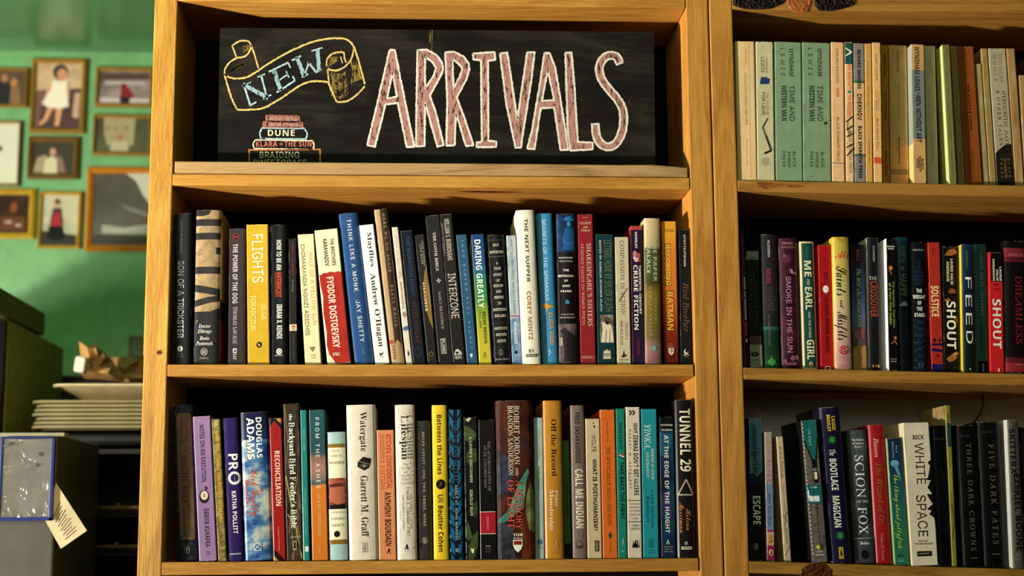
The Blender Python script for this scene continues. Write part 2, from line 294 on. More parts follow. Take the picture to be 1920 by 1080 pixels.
75:[117,[-9,0,-9,3,3,6,6,13,8,99,6,112,-8,117,-8,120,40,120,40,117,30,115,26,110,25,68,26,65,68,107,68,114,58,117,58,120,100,120,99,117,91,115,84,110,41,68,91,14,103,5,112,3,112,0,61,0,61,3,71,6,71,12,26,60,24,58,24,12,29,5,41,3,41,0]],
76:[116,[-6,0,-6,3,6,7,8,15,10,102,8,112,-5,117,-5,120,42,120,42,117,33,115,30,112,26,24,28,10,41,6,75,8,85,14,95,34,98,34,95,0]],
77:[152,[-9,0,-9,3,2,6,5,13,8,99,6,112,-7,117,-7,120,25,120,60,28,98,120,131,120,131,117,120,113,117,105,115,15,118,7,131,3,131,0,83,0,83,3,94,7,97,15,99,101,57,0,54,0,16,101,14,15,17,7,30,3,29,0]],
78:[129,[88,-3,16,96,14,13,18,6,31,3,31,0,-9,0,-9,3,3,7,6,15,8,103,3,113,-8,117,-8,120,17,120,84,28,86,107,82,114,69,117,69,120,109,120,109,117,97,114,94,107,91,-3]],
79:[133,[52,-3,32,0,11,13,-3,35,-7,59,-2,82,13,106,31,118,52,123,72,119,93,106,106,85,110,63,106,39,92,14,71,0],[51,3,67,7,79,21,87,40,90,62,87,85,78,105,65,115,54,117,41,114,26,101,17,80,14,59,16,35,25,16,39,5]],
80:[104,[-9,0,-9,3,3,6,6,14,8,102,6,112,-8,117,-8,120,39,120,56,118,68,113,77,105,82,93,83,79,76,67,62,60,24,56,24,12,29,5,42,3,42,0],[34,63,55,67,62,75,64,87,61,99,53,110,45,114,30,114,26,108,25,67,26,63]],
82:[116,[-9,0,-9,3,3,7,6,15,8,102,6,112,-8,117,-8,120,52,120,66,116,77,109,84,100,87,83,82,73,74,66,60,61,91,14,99,6,108,3,108,0,81,0,42,59,25,60,24,12,29,5,41,3,41,0],[36,65,57,69,65,77,67,87,63,103,56,109,48,113,30,113,26,107,25,65]],
83:[95,[40,-2,10,3,6,2,4,-2,1,-2,-3,38,1,38,10,17,25,5,37,3,46,5,52,10,55,17,54,29,48,38,11,73,1,88,-1,100,2,111,10,119,18,122,35,122,52,118,61,122,64,87,61,87,53,105,41,115,31,117,23,116,18,112,15,105,16,97,20,89,59,52,70,33,70,19,65,8,55,0]],
84:[108,[13,0,13,3,25,6,29,13,32,110,27,114,5,112,-4,104,-7,91,-11,91,-11,120,89,120,91,90,88,90,83,104,79,110,67,114,51,113,48,13,52,6,67,3,67,0]],
85:[127,[52,-3,29,2,16,11,8,22,5,41,5,108,1,115,-11,117,-11,120,39,120,39,117,28,114,24,107,24,28,28,19,39,9,49,6,63,7,74,12,81,20,84,47,84,106,80,113,67,117,67,120,108,120,108,117,98,115,94,107,91,34,87,16,82,7,75,2]],
86:[113,[21,-3,-1,106,-6,113,-19,117,-19,120,29,120,29,117,18,115,16,108,32,25,78,102,80,113,76,115,67,117,67,120,104,120,103,117,96,114,90,107,25,-3]],
87:[153,[22,-3,-1,106,-6,113,-18,117,-19,120,29,120,29,117,19,115,17,108,32,30,60,92,54,111,48,116,40,117,40,120,86,120,86,117,76,114,74,108,90,31,120,105,118,113,106,117,106,120,143,120,143,117,135,114,128,103,83,-3,80,-3,63,80,25,-3]],
88:[118,[-16,0,-16,3,0,11,37,59,7,109,-3,116,-13,117,-13,120,40,120,40,117,29,115,28,110,49,72,75,109,74,114,62,117,62,120,104,120,103,117,93,113,53,65,85,10,92,5,104,3,104,0,50,0,50,3,63,6,64,10,41,52,20,23,14,12,16,6,30,3,30,0]],
89:[106,[12,0,13,3,23,5,28,9,30,52,-3,105,-12,113,-25,117,-25,120,27,120,26,117,15,114,14,109,43,61,65,96,70,105,70,112,65,115,54,117,54,120,96,120,96,116,89,114,82,106,48,53,47,10,52,5,66,3,66,0]],
97:[89,[66,-3,56,0,52,9,39,1,25,-2,17,-1,8,6,6,12,6,22,11,31,23,39,51,49,51,69,46,74,33,76,28,73,32,60,28,52,17,49,9,56,11,69,21,78,33,82,50,82,63,78,71,72,75,61,76,11,79,9,83,11,85,7,76,0],[39,9,51,16,51,44,42,41,36,36,31,22,33,12]],
98:[93,[11,-3,11,104,9,111,2,113,2,118,36,118,36,72,45,80,62,82,73,77,82,67,87,54,88,36,83,19,74,7,60,-1,50,-3,38,0,27,7],[47,4,58,9,62,24,62,55,60,65,55,70,44,72,38,68,36,62,36,12,39,7]],
99:[76,[40,-3,22,3,10,18,5,39,8,56,13,66,25,77,45,82,56,81,68,74,71,61,65,53,56,53,53,56,51,73,47,76,37,75,33,70,30,61,29,39,35,20,43,12,53,10,62,12,70,19,74,16,59,2]],
100:[96,[36,-3,24,0,11,13,5,32,6,50,12,66,25,79,33,82,43,82,58,72,58,104,56,110,45,113,45,118,82,118,82,16,85,9,91,7,91,3,58,-3,58,10,49,1],[44,7,52,11,58,20,58,62,55,68,47,72,41,72,36,68,31,47,33,15,38,9]],
101:[78,[40,-3,26,0,15,9,8,23,5,34,6,52,12,67,22,77,36,82,54,80,64,72,71,60,73,43,30,43,32,29,36,19,42,13,56,12,70,22,74,19,59,3],[30,50,52,50,51,65,49,74,42,77,37,75,33,71]],
102:[55,[4,0,4,4,12,8,14,19,14,71,4,71,4,80,14,80,14,98,18,108,26,116,38,120,59,117,66,110,68,101,63,93,54,92,48,99,50,114,41,112,38,101,38,80,53,80,53,71,38,71,39,10,42,6,52,4,52,0]],
103:[84,[38,-36,17,-34,9,-29,4,-23,5,-15,7,-12,18,-7,7,4,7,14,14,21,26,28,17,33,7,46,6,55,8,66,16,75,31,81,82,79,82,69,69,69,74,61,75,49,71,39,64,32,53,27,32,26,27,22,27,16,32,13,58,12,71,9,76,6,81,-2,81,-15,70,-29,57,-34],[41,32,46,33,49,38,52,54,49,71,46,75,41,77,35,75,32,71,29,54,32,38,35,33],[41,-30,53,-29,66,-23,68,-17,66,-12,53,-9,25,-9,20,-13,19,-19,22,-25,31,-29]],
104:[98,[5,0,5,4,12,8,14,14,13,106,11,112,5,114,5,118,38,118,38,69,49,79,56,81,73,80,80,75,84,67,85,12,88,6,94,4,94,0,52,0,52,4,59,7,61,14,60,62,58,68,52,70,45,68,38,61,38,12,41,6,46,4,46,0]],
105:[51,[26,93,17,97,13,106,17,116,26,120,35,116,39,106,35,97],[5,0,5,4,12,7,13,12,13,68,11,74,5,76,5,80,38,80,38,12,41,6,46,4,46,0]],
107:[93,[5,0,5,4,12,7,14,14,13,105,11,112,5,113,5,118,38,118,38,44,63,70,61,75,53,76,53,80,89,80,89,76,75,71,57,54,89,9,97,4,97,0,54,0,54,4,60,5,62,9,42,38,38,35,38,12,41,6,46,4,46,0]],
108:[52,[5,0,5,4,12,7,13,12,14,103,11,112,5,113,5,118,38,118,38,12,41,6,46,4,46,0]],
109:[143,[5,0,5,4,12,8,14,14,13,68,11,74,5,76,5,80,38,80,38,68,49,79,55,81,69,81,80,74,83,67,88,74,101,81,118,80,125,75,129,67,130,12,133,6,138,4,138,0,97,0,97,4,104,7,106,14,105,65,102,69,94,70,84,61,84,12,86,6,92,4,92,0,52,0,52,4,58,7,60,14,59,62,57,68,52,70,44,68,38,61,38,12,40,6,46,4,46,0]],
110:[98,[5,0,5,4,12,8,14,14,13,68,11,74,5,76,5,80,38,80,38,69,49,79,56,81,73,80,80,75,84,67,85,12,88,6,94,4,94,0,52,0,52,4,59,7,61,14,60,62,58,68,52,70,45,68,38,61,38,12,41,6,46,4,46,0]],
111:[87,[44,-3,28,1,16,10,8,23,5,40,8,57,16,70,28,79,43,82,59,79,71,70,79,57,82,40,79,23,71,9,59,0],[44,3,50,5,55,12,57,40,54,70,50,75,44,77,37,75,33,70,30,40,32,12,37,5]],
112:[96,[5,-36,5,-32,13,-27,14,-16,13,66,12,73,5,76,5,80,37,80,37,68,46,79,53,81,64,82,76,77,84,67,89,52,90,35,88,24,82,10,71,1,59,-3,47,0,38,8,39,-25,43,-30,51,-32,51,-36],[50,7,60,12,63,20,65,40,62,64,58,70,51,72,44,69,38,61,38,18,43,10]],
114:[74,[5,0,5,4,13,8,14,14,13,70,11,74,5,76,5,80,38,80,38,65,48,78,57,82,64,82,73,76,75,66,72,61,66,58,59,59,49,67,40,60,39,12,41,7,51,4,51,0]],
115:[74,[39,-3,19,2,13,-2,9,-2,9,27,14,27,19,13,33,4,44,6,50,15,44,25,23,36,14,44,10,53,10,62,14,71,21,78,31,82,55,79,63,82,63,57,59,57,53,69,42,76,30,74,27,69,28,63,33,57,54,47,62,39,66,29,66,19,59,5,50,-1]],
116:[59,[32,-2,20,0,14,9,12,72,5,72,5,77,33,109,37,109,37,80,54,80,54,72,37,72,38,15,43,10,49,13,53,19,57,17,47,2]],
117:[97,[34,-3,24,-1,15,8,12,19,11,69,9,74,3,76,3,80,37,80,37,17,42,10,49,10,59,17,59,64,57,73,49,76,49,80,84,80,84,15,85,10,93,8,93,3,59,-3,59,10,48,1]],
118:[79,[37,-3,9,67,5,74,-1,76,-1,80,42,80,42,76,35,75,33,71,48,32,62,70,60,75,53,76,53,80,79,80,79,76,73,73,69,68,41,-3]],
119:[112,[32,-3,4,70,-3,76,-3,80,36,80,36,76,30,74,30,70,43,33,54,61,50,74,43,76,43,80,83,80,83,76,78,74,76,70,87,36,100,70,99,74,92,76,92,80,115,80,115,76,111,75,107,69,79,-3,75,-3,58,51,36,-3]],
121:[78,[14,-36,7,-35,1,-30,-2,-22,0,-15,5,-11,13,-11,19,-16,20,-25,24,-25,32,-16,36,-1,8,68,4,74,-1,76,-1,80,42,80,42,76,35,75,33,70,48,31,61,70,59,75,52,76,52,80,77,80,77,76,73,74,68,66,35,-21,27,-32]],
122:[76,[3,0,3,4,43,74,21,72,16,68,11,56,7,56,8,80,71,80,71,75,32,6,54,9,60,14,67,28,71,28,69,0]],
49:[97,[17,0,17,9,35,10,39,15,40,107,23,91,15,90,9,95,7,102,26,110,46,125,66,125,66,16,70,10,88,9,88,0]],
51:[97,[42,-2,25,0,14,5,7,11,5,19,7,27,17,32,20,33,21,23,25,16,36,11,52,13,61,24,62,41,55,52,41,58,25,59,25,69,46,71,53,76,57,85,58,99,54,110,47,115,38,114,32,107,29,88,15,90,8,97,6,104,9,112,21,122,36,125,53,125,74,118,84,104,83,87,73,74,58,66,72,61,82,55,88,45,89,36,87,22,78,9,64,1]],
54:[97,[51,-2,39,0,28,5,20,13,13,24,8,48,11,84,17,101,27,114,40,123,51,125,72,124,85,116,88,109,87,101,77,94,67,93,64,110,56,115,46,112,37,97,32,70,48,75,70,74,86,61,90,48,88,23,81,10,68,1],[51,10,57,11,62,17,66,38,61,59,56,64,50,65,40,63,32,57,34,36,38,21,44,13]],
55:[97,[29,0,75,105,25,104,19,96,18,87,8,87,8,124,91,124,91,115,43,0]],
56:[97,[47,-2,34,-1,19,5,10,15,5,27,6,37,9,46,31,63,15,76,10,89,9,98,13,109,26,121,42,125,66,123,77,117,86,102,86,90,83,82,63,67,76,59,88,47,92,33,89,18,85,12,74,3],[52,73,62,82,65,96,62,107,53,115,45,115,40,112,36,107,34,96,38,82],[48,8,56,10,62,14,66,21,67,34,62,44,42,56,31,43,29,26,32,18,37,12]],
57:[97,[39,-2,26,0,17,4,12,13,11,21,19,28,24,17,33,11,40,9,50,12,58,22,62,37,65,59,55,51,44,48,26,50,16,57,8,68,6,90,13,110,25,120,40,125,58,124,73,116,83,101,88,86,89,67,88,47,83,29,74,14,67,7,52,0],[48,60,58,63,65,72,62,98,54,111,47,114,38,110,31,91,32,74,35,66,40,62]],
},
'S': {
65:[116,[0,0,42,121,73,121,116,0,89,0,80,29,36,29,27,0],[43,50,74,50,58,100]],
66:[113,[15,0,15,120,74,118,89,113,94,109,100,97,101,85,94,69,83,64,98,55,104,39,101,20,92,9,70,1],[41,72,68,74,73,78,75,86,72,94,67,97,41,99],[41,21,62,21,70,24,75,28,78,37,75,46,70,50,41,52]],
67:[107,[64,-2,40,3,28,10,19,21,11,43,10,60,11,77,16,92,24,104,35,114,49,120,75,121,101,113,93,93,79,98,59,100,48,94,40,84,36,69,38,43,47,25,52,22,66,19,97,26,97,5,81,0]],
68:[124,[15,0,15,120,62,120,78,116,98,105,110,87,114,70,114,47,110,35,97,15,77,4,64,1],[41,21,68,23,79,31,86,43,88,61,86,78,79,90,69,97,41,99]],
69:[94,[15,0,15,120,84,120,84,99,41,99,41,73,81,73,81,52,41,52,41,21,84,21,84,0]],
70:[92,[15,0,15,120,84,120,84,99,40,99,40,68,81,68,81,47,40,47,40,0]],
71:[122,[66,-2,42,2,24,14,18,23,11,46,10,69,14,86,26,105,46,117,63,121,77,122,108,114,100,94,76,100,62,99,53,95,40,81,36,60,41,35,53,22,67,19,83,21,83,46,61,46,61,67,108,67,108,5,89,0]],
72:[129,[15,0,15,120,41,120,41,73,88,73,88,120,113,120,113,0,88,0,88,52,41,52,41,0]],
73:[65,[5,0,5,14,20,21,20,99,5,106,5,120,60,120,60,106,45,99,45,21,60,14,60,0]],
74:[56,[3,-35,-12,-33,-12,-12,-1,-14,9,-11,13,-6,15,3,15,120,41,120,40,0,38,-12,30,-25,18,-33]],
75:[112,[15,0,15,120,41,120,41,65,83,120,111,120,69,67,112,0,83,0,51,51,41,43,41,0]],
76:[95,[15,0,15,120,41,120,41,21,89,21,89,0]],
77:[158,[15,0,15,120,50,120,78,28,109,120,143,120,143,0,120,0,121,92,89,0,66,0,36,94,38,0]],
78:[137,[15,0,15,120,47,120,99,30,99,120,122,120,122,0,89,0,37,91,38,0]],
79:[134,[67,-2,41,3,24,15,13,35,10,60,13,86,24,105,41,118,67,122,92,118,110,105,121,85,124,60,121,35,110,15,92,3],[67,20,81,22,90,31,96,43,97,60,96,77,90,90,81,98,67,101,53,98,44,90,38,77,36,60,38,43,44,31,53,22]],
80:[106,[15,0,15,120,64,119,81,114,87,110,95,98,98,83,97,72,91,59,79,48,67,44,41,43,41,0],[41,64,59,65,66,68,71,73,72,82,71,89,67,95,61,98,41,99]],
81:[134,[91,-29,69,-2,49,0,29,10,19,21,13,35,10,51,10,69,16,93,29,110,49,120,76,121,92,118,110,105,121,85,124,60,120,33,108,13,94,4,123,-29],[67,20,81,22,90,31,96,43,97,60,96,77,90,90,81,98,67,101,53,98,44,90,38,77,36,60,38,43,44,31,53,22]],
82:[111,[15,0,15,120,62,119,80,115,86,111,91,106,97,93,98,80,95,70,87,59,76,52,111,0,83,0,54,46,41,46,41,0],[41,67,64,69,69,73,72,83,71,91,66,96,59,98,41,99]],
83:[93,[42,-2,24,0,8,6,8,29,30,21,48,20,59,25,61,35,54,43,19,63,12,73,9,88,12,102,20,113,33,119,50,122,68,119,85,113,77,93,59,99,46,100,38,97,34,88,35,83,40,78,65,65,78,55,84,46,86,33,83,19,74,8,60,1]],
84:[97,[36,0,36,99,3,99,3,120,94,120,94,99,61,99,61,0]],
85:[127,[63,-2,52,-1,34,5,27,11,17,25,14,43,14,120,40,120,40,47,43,29,53,21,64,20,74,21,82,26,87,40,87,120,113,120,111,31,104,15,96,7,78,0]],
86:[109,[41,0,0,120,26,120,55,22,61,49,84,120,109,120,68,0]],
87:[163,[31,0,0,120,25,120,46,23,69,120,93,120,112,49,116,23,137,120,163,120,132,0,103,0,81,91,59,0]],
88:[112,[0,0,40,62,3,120,31,120,56,77,82,120,109,120,72,61,112,0,83,0,55,45,27,0]],
89:[105,[40,0,40,46,0,120,28,120,52,71,77,120,105,120,65,47,65,0]],
90:[97,[4,0,4,16,62,99,6,99,6,120,92,120,92,104,34,21,93,21,93,0]],
97:[102,[35,-2,19,2,12,10,7,27,10,40,13,45,23,52,38,56,64,57,62,70,56,74,46,75,24,68,16,85,41,93,67,92,83,81,89,61,89,0,71,0,66,12,53,2],[45,17,56,19,61,24,64,31,64,43,40,40,34,33,33,25,36,19]],
99:[86,[50,-2,32,1,25,5,14,16,8,34,9,61,13,73,20,82,29,88,40,92,61,93,81,87,74,68,63,72,53,73,44,72,38,66,34,58,34,34,38,25,48,19,63,20,78,27,78,5,66,0]],
100:[106,[42,-2,35,-1,22,5,13,17,8,35,10,66,17,81,29,90,35,93,52,92,70,80,68,128,93,128,93,0,74,0,68,12,58,2],[51,18,63,22,67,28,70,37,68,62,63,69,56,73,47,73,40,69,36,62,33,52,36,29,40,22]],
101:[99,[55,-2,30,3,21,10,14,19,8,38,11,66,16,77,24,85,33,90,45,93,68,91,81,83,86,77,91,61,92,40,33,40,37,26,46,18,68,18,87,24,87,5,73,0],[33,56,69,56,64,70,55,75,48,75,39,71]],
103:[106,[47,-40,29,-39,13,-35,13,-15,40,-22,57,-21,63,-17,67,-10,69,12,60,3,50,-1,34,-1,28,1,17,11,10,26,8,56,13,74,22,86,28,90,35,93,51,93,58,90,70,80,72,92,93,92,93,0,90,-17,82,-30,75,-35,67,-38],[51,18,63,21,67,27,70,43,67,63,63,70,51,73,43,71,38,66,34,58,34,33,38,25,43,20]],
104:[110,[13,0,13,128,38,128,37,80,53,92,65,93,78,91,93,81,97,68,98,0,73,0,72,62,64,72,58,73,48,71,41,61,38,50,38,0]],
105:[51,[26,103,16,106,12,115,16,125,26,128,37,124,39,115,35,106],[13,0,13,92,38,92,38,0]],
107:[104,[13,0,13,128,38,128,37,50,74,92,102,92,66,52,104,0,75,0,49,37,38,29,38,0]],
108:[51,[13,0,13,128,38,128,38,0]],
109:[165,[13,0,13,92,32,92,37,80,42,86,52,92,73,93,84,88,94,80,105,90,117,93,128,93,140,89,148,81,152,60,152,0,127,0,127,62,120,72,114,73,102,69,96,58,95,0,70,0,69,62,63,72,56,73,48,71,40,61,38,50,38,0]],
110:[110,[13,0,13,92,32,92,36,80,45,88,53,92,65,93,79,91,93,81,98,60,98,0,73,0,72,62,67,71,58,73,48,71,41,61,38,50,38,0]],
111:[104,[52,-2,34,1,20,11,11,26,8,46,11,66,19,81,34,90,52,93,70,90,84,81,93,66,96,46,93,26,84,11,70,1],[52,18,61,20,66,25,71,46,66,66,61,72,52,73,43,72,38,66,33,46,38,25,43,20]],
112:[106,[13,-40,13,92,33,92,37,80,48,89,59,93,72,93,84,87,93,75,96,67,98,35,93,17,89,11,78,1,64,-2,55,-1,37,10,38,-40],[56,19,64,20,71,30,73,40,72,58,69,67,64,72,56,73,48,72,42,67,39,60,39,34,44,23]],
114:[76,[13,0,13,92,32,92,37,76,52,91,60,93,73,93,71,69,51,68,40,58,38,47,38,0]],
115:[84,[38,-2,22,0,8,4,8,24,24,19,39,17,48,18,52,23,49,31,18,46,9,58,8,68,10,79,17,87,29,92,52,93,76,86,69,68,47,75,39,75,33,72,33,67,36,63,70,45,77,31,75,15,67,6,55,0]],
116:[73,[45,-2,30,1,20,10,16,23,16,73,4,73,4,84,18,92,25,111,41,111,41,92,67,92,67,73,41,73,41,26,44,21,49,18,68,21,68,3]],
117:[110,[45,-2,26,3,18,11,15,17,13,32,13,92,38,92,39,30,46,20,58,19,66,23,71,36,72,92,97,92,97,0,78,0,73,12,61,2]],
119:[144,[28,0,2,92,27,92,38,46,42,21,58,92,86,92,97,45,101,21,118,92,142,92,116,0,89,0,72,73,55,0]],
121:[96,[18,-40,6,-39,6,-19,19,-20,26,-17,32,-10,36,1,0,92,27,92,45,38,48,24,69,92,96,92,54,-18,42,-33,31,-39]],
50:[96,[7,0,7,18,52,64,59,75,62,83,60,95,51,100,37,99,20,88,6,105,20,115,35,120,55,121,69,117,83,106,87,89,83,71,72,55,38,21,91,21,91,0]],
57:[96,[30,-2,14,-1,14,20,35,18,51,23,63,36,67,56,53,44,39,42,20,47,11,57,5,80,8,97,16,110,29,119,46,121,63,118,77,109,87,92,90,77,89,53,85,34,79,21,69,10,60,4,44,-1],[46,61,58,65,64,74,64,86,57,98,50,101,40,100,35,96,31,89,30,80,32,69,39,62]],
},
'R': {
65:[113,[4,0,48,120,65,120,109,0,93,0,57,106,55,113,58,113,52,93,20,0],[26,34,26,47,87,47,87,34]],
66:[108,[14,0,14,120,63,120,73,118,85,111,93,97,93,81,86,69,74,63,88,56,97,45,98,28,92,12,81,4,71,1],[29,13,64,14,74,16,82,25,83,38,77,48,69,53,29,54],[29,67,65,69,75,75,78,82,78,95,71,104,62,106,29,107]],
67:[120,[63,-2,42,3,25,15,13,34,10,60,11,78,20,99,35,114,48,120,68,121,88,116,103,102,112,82,96,82,92,93,84,101,74,106,63,108,53,106,39,99,32,91,27,80,25,53,27,40,32,29,39,21,48,16,58,13,69,13,86,21,93,29,96,38,112,38,106,21,95,9,80,1]],
68:[118,[52,0,23,0,23,13,58,14,75,19,83,26,89,35,94,60,91,80,84,94,70,103,52,107,22,107,22,120,62,120,77,116,89,109,99,99,105,85,109,60,105,35,94,16,76,4],[29,120,29,0,14,0,14,120]],
69:[99,[14,0,14,120,88,120,88,107,29,107,29,67,84,67,84,54,29,54,29,13,89,13,89,0]],
70:[97,[14,0,14,120,87,120,87,107,29,107,29,66,82,66,82,52,29,52,29,0]],
71:[123,[63,-2,42,3,30,10,20,21,11,42,10,69,13,86,24,105,41,117,55,121,76,120,92,113,106,98,112,82,96,82,86,99,77,105,69,107,57,107,48,104,35,95,29,86,26,74,25,53,27,40,32,29,39,21,48,16,58,13,73,14,88,22,95,33,98,48,102,47,67,47,67,60,113,60,113,47,109,27,99,12,83,2]],
72:[122,[14,0,14,120,29,120,29,68,93,68,93,120,108,120,108,0,93,0,93,55,29,55,29,0]],
73:[71,[7,0,7,13,28,13,28,107,7,107,7,120,64,120,64,107,43,107,43,13,64,13,64,0]],
74:[94,[44,-2,29,1,18,8,10,19,8,34,8,41,23,41,23,29,26,21,32,15,44,12,52,13,58,18,64,29,64,120,79,120,79,34,77,19,74,13,64,4]],
75:[110,[25,34,25,51,41,72,86,120,106,120],[14,0,14,120,29,120,29,0],[88,0,44,61,54,73,106,0]],
76:[93,[14,0,14,120,29,120,29,13,85,13,85,0]],
77:[148,[14,0,14,120,36,120,66,43,76,12,72,12,81,37,112,120,134,120,134,0,119,0,120,105,109,74,81,0,67,0,26,108,28,108,28,96,29,0]],
78:[123,[14,0,14,120,32,120,84,38,98,13,96,13,94,120,109,120,109,0,91,0,40,81,25,107,28,107,29,0]],
79:[126,[63,-2,42,3,25,15,13,34,10,60,13,86,25,105,42,117,63,122,84,117,101,105,112,86,116,60,112,34,101,15,84,3],[63,12,78,16,90,25,99,40,101,60,99,80,90,95,78,104,63,108,48,104,36,95,27,80,24,60,27,40,36,25,48,16]],
80:[105,[14,0,14,120,62,120,78,115,86,109,94,97,96,87,95,72,86,55,78,49,68,45,26,44,26,57,67,59,75,64,81,75,80,92,75,100,70,103,59,106,29,107,29,0]],
81:[126,[58,38,74,38,110,-11,95,-11],[63,-2,42,3,25,15,13,34,10,60,13,86,25,105,42,117,63,122,84,117,101,105,112,86,116,60,112,34,101,15,84,3],[63,12,78,16,90,25,99,40,101,60,99,80,90,95,78,104,63,108,48,104,36,95,27,80,24,60,27,40,36,25,48,16]],
82:[106,[14,0,14,120,62,120,79,115,86,110,92,102,95,93,96,78,92,64,86,57,79,51,68,48,23,47,23,60,67,62,77,68,81,80,79,95,70,104,59,106,29,107,29,0],[83,0,54,54,71,54,101,0]],
83:[105,[53,-2,35,0,22,7,13,18,9,32,25,32,27,23,34,17,42,13,57,12,67,14,76,19,81,27,81,38,77,44,70,48,36,59,25,65,14,77,13,93,18,106,28,115,42,121,65,121,75,117,86,109,93,98,95,89,80,89,77,97,71,103,63,107,49,108,39,106,32,101,27,91,28,83,37,74,71,63,85,56,94,44,96,28,91,15,81,5,66,-1]],
84:[106,[7,107,7,120,98,120,98,107,61,107,61,0,45,0,45,107]],
85:[122,[61,-2,42,1,27,10,17,24,14,41,14,120,29,120,30,34,35,23,41,18,52,13,61,12,78,16,84,21,90,30,93,42,93,120,108,120,108,41,105,24,95,10,86,4,74,-1]],
86:[113,[48,0,4,120,20,120,58,7,55,7,93,120,109,120,66,0]],
87:[162,[37,0,4,120,19,120,46,9,45,9,49,31,72,120,90,120,115,19,117,9,115,9,142,120,158,120,125,0,107,0,86,80,79,112,82,112,78,89,54,0]],
88:[112,[4,0,51,67,51,56,7,120,25,120,57,69,55,69,62,81,88,120,105,120,61,56,61,68,108,0,90,0,54,55,58,55,52,45,22,0]],
89:[111,[48,0,48,49,4,120,22,120,54,66,59,54,53,54,63,75,90,120,107,120,63,49,63,0]],
90:[103,[10,0,10,11,72,102,80,112,82,107,10,107,10,120,94,120,94,109,32,19,23,8,21,13,94,13,94,0]],
97:[92,[38,-2,26,0,16,5,9,14,7,25,10,38,18,46,30,50,60,54,64,57,64,66,60,73,52,78,40,78,29,72,24,65,10,69,19,82,35,89,56,89,72,81,78,72,79,64,79,0,65,0,64,12,53,1],[40,11,56,16,62,22,65,30,65,45,46,40,28,35,22,27,22,21,25,16,31,12]],
98:[100,[54,-2,38,2,28,14,26,14,26,0,12,0,12,120,27,120,27,75,40,88,59,90,74,85,85,74,91,58,91,31,85,15,78,7,69,1],[52,11,63,14,71,21,76,31,77,45,76,58,71,68,63,75,52,78,41,75,33,69,28,58,27,45,28,31,33,20,41,13]],
99:[93,[49,-2,32,1,19,11,11,25,8,44,9,57,16,74,28,85,37,89,52,91,67,87,78,78,85,65,71,62,64,73,49,78,34,73,26,61,23,40,29,21,37,14,51,11,64,16,72,28,86,24,80,13,72,5,61,0]],
100:[100,[46,-2,31,1,22,7,16,15,9,31,8,51,13,69,22,82,36,89,46,91,57,89,64,85,73,75,73,120,88,120,88,0,74,0,74,14,72,14,62,2],[48,11,59,13,67,20,72,31,74,45,72,58,67,69,59,75,48,78,37,75,29,68,24,58,23,45,24,31,29,21,37,14]],
101:[95,[50,-2,33,1,23,7,16,15,9,31,9,57,16,73,27,85,43,90,59,89,72,83,80,74,86,62,88,40,18,40,18,52,80,52,73,48,70,63,62,74,52,78,38,76,27,67,23,53,25,29,28,22,36,14,46,11,55,11,66,16,72,25,86,21,81,12,73,5,63,0]],
102:[60,[54,89,54,77,2,77,2,89],[19,0,20,109,24,117,32,122,44,125,56,123,54,110,40,111,34,104,33,0]],
103:[100,[49,-36,35,-34,25,-30,12,-16,24,-10,30,-17,39,-22,54,-23,63,-20,72,-11,73,16,64,7,57,3,36,2,27,6,19,13,11,26,8,52,11,64,16,74,22,82,31,88,46,91,60,88,74,75,74,89,88,89,87,-13,83,-21,73,-30,64,-34],[48,14,59,16,67,22,72,32,74,45,72,58,67,69,59,75,48,78,37,75,29,68,24,58,23,45,24,33,29,23,37,16]],
104:[97,[27,53,27,0,12,0,12,120,27,120,27,68,24,68,29,78,36,85,44,89,54,91,66,89,73,85,80,76,83,67,84,0,70,0,69,60,64,72,54,77,38,75,30,67]],
105:[39,[12,0,12,89,27,89,27,0],[20,104,13,107,10,114,13,121,20,124,27,121,30,114,27,107]],
107:[90,[26,32,26,50,28,50,67,89,85,89,43,47],[12,0,12,120,27,120,27,0],[69,0,35,44,45,54,88,0]],
108:[45,[33,-1,24,1,17,5,14,11,12,20,12,120,27,120,27,20,28,15,32,12,40,13,43,1]],
109:[144,[12,0,12,89,26,89,25,70,29,79,36,86,52,91,61,90,68,85,76,70,74,70,78,78,87,87,99,91,110,90,120,86,125,81,131,65,131,0,117,0,117,64,111,74,99,78,86,74,80,64,79,0,65,0,64,65,60,73,47,78,35,74,28,63,27,0]],
110:[97,[27,53,27,0,12,0,12,89,26,89,26,68,24,68,29,78,36,85,44,89,54,91,66,89,73,85,80,76,83,67,84,0,70,0,69,60,64,72,54,77,38,75,30,67]],
111:[98,[49,-2,32,1,19,11,11,25,8,44,11,63,19,78,32,87,49,91,66,87,79,78,87,63,90,44,87,25,79,11,66,1],[49,11,61,14,69,21,74,32,75,44,74,57,69,68,61,75,49,78,37,75,29,68,24,57,23,44,24,32,29,21,37,14]],
112:[100,[12,-34,12,89,26,89,26,75,36,85,43,89,54,91,69,88,78,82,85,74,92,51,89,25,85,15,74,4,60,-2,47,-1,36,4,27,14,27,-34],[52,11,63,14,71,21,76,31,77,45,76,58,71,68,63,75,52,78,41,75,33,69,28,58,27,45,28,31,33,20,41,13]],
114:[61,[12,0,12,89,26,89,27,76,31,82,39,88,57,91,57,76,40,75,30,67,27,56,27,0]],
115:[86,[43,-2,30,0,20,4,12,12,8,22,22,25,27,16,39,11,51,12,62,19,63,26,60,32,25,44,17,49,11,60,12,72,18,81,31,89,44,91,56,89,66,84,72,77,76,68,63,65,55,76,40,78,29,73,26,68,27,61,34,55,60,48,69,43,75,37,78,25,76,14,68,6,57,0]],
116:[54,[48,89,48,77,2,77,2,89],[15,111,30,111,30,18,35,12,48,13,50,0,40,-1,25,2,17,12,15,22]],
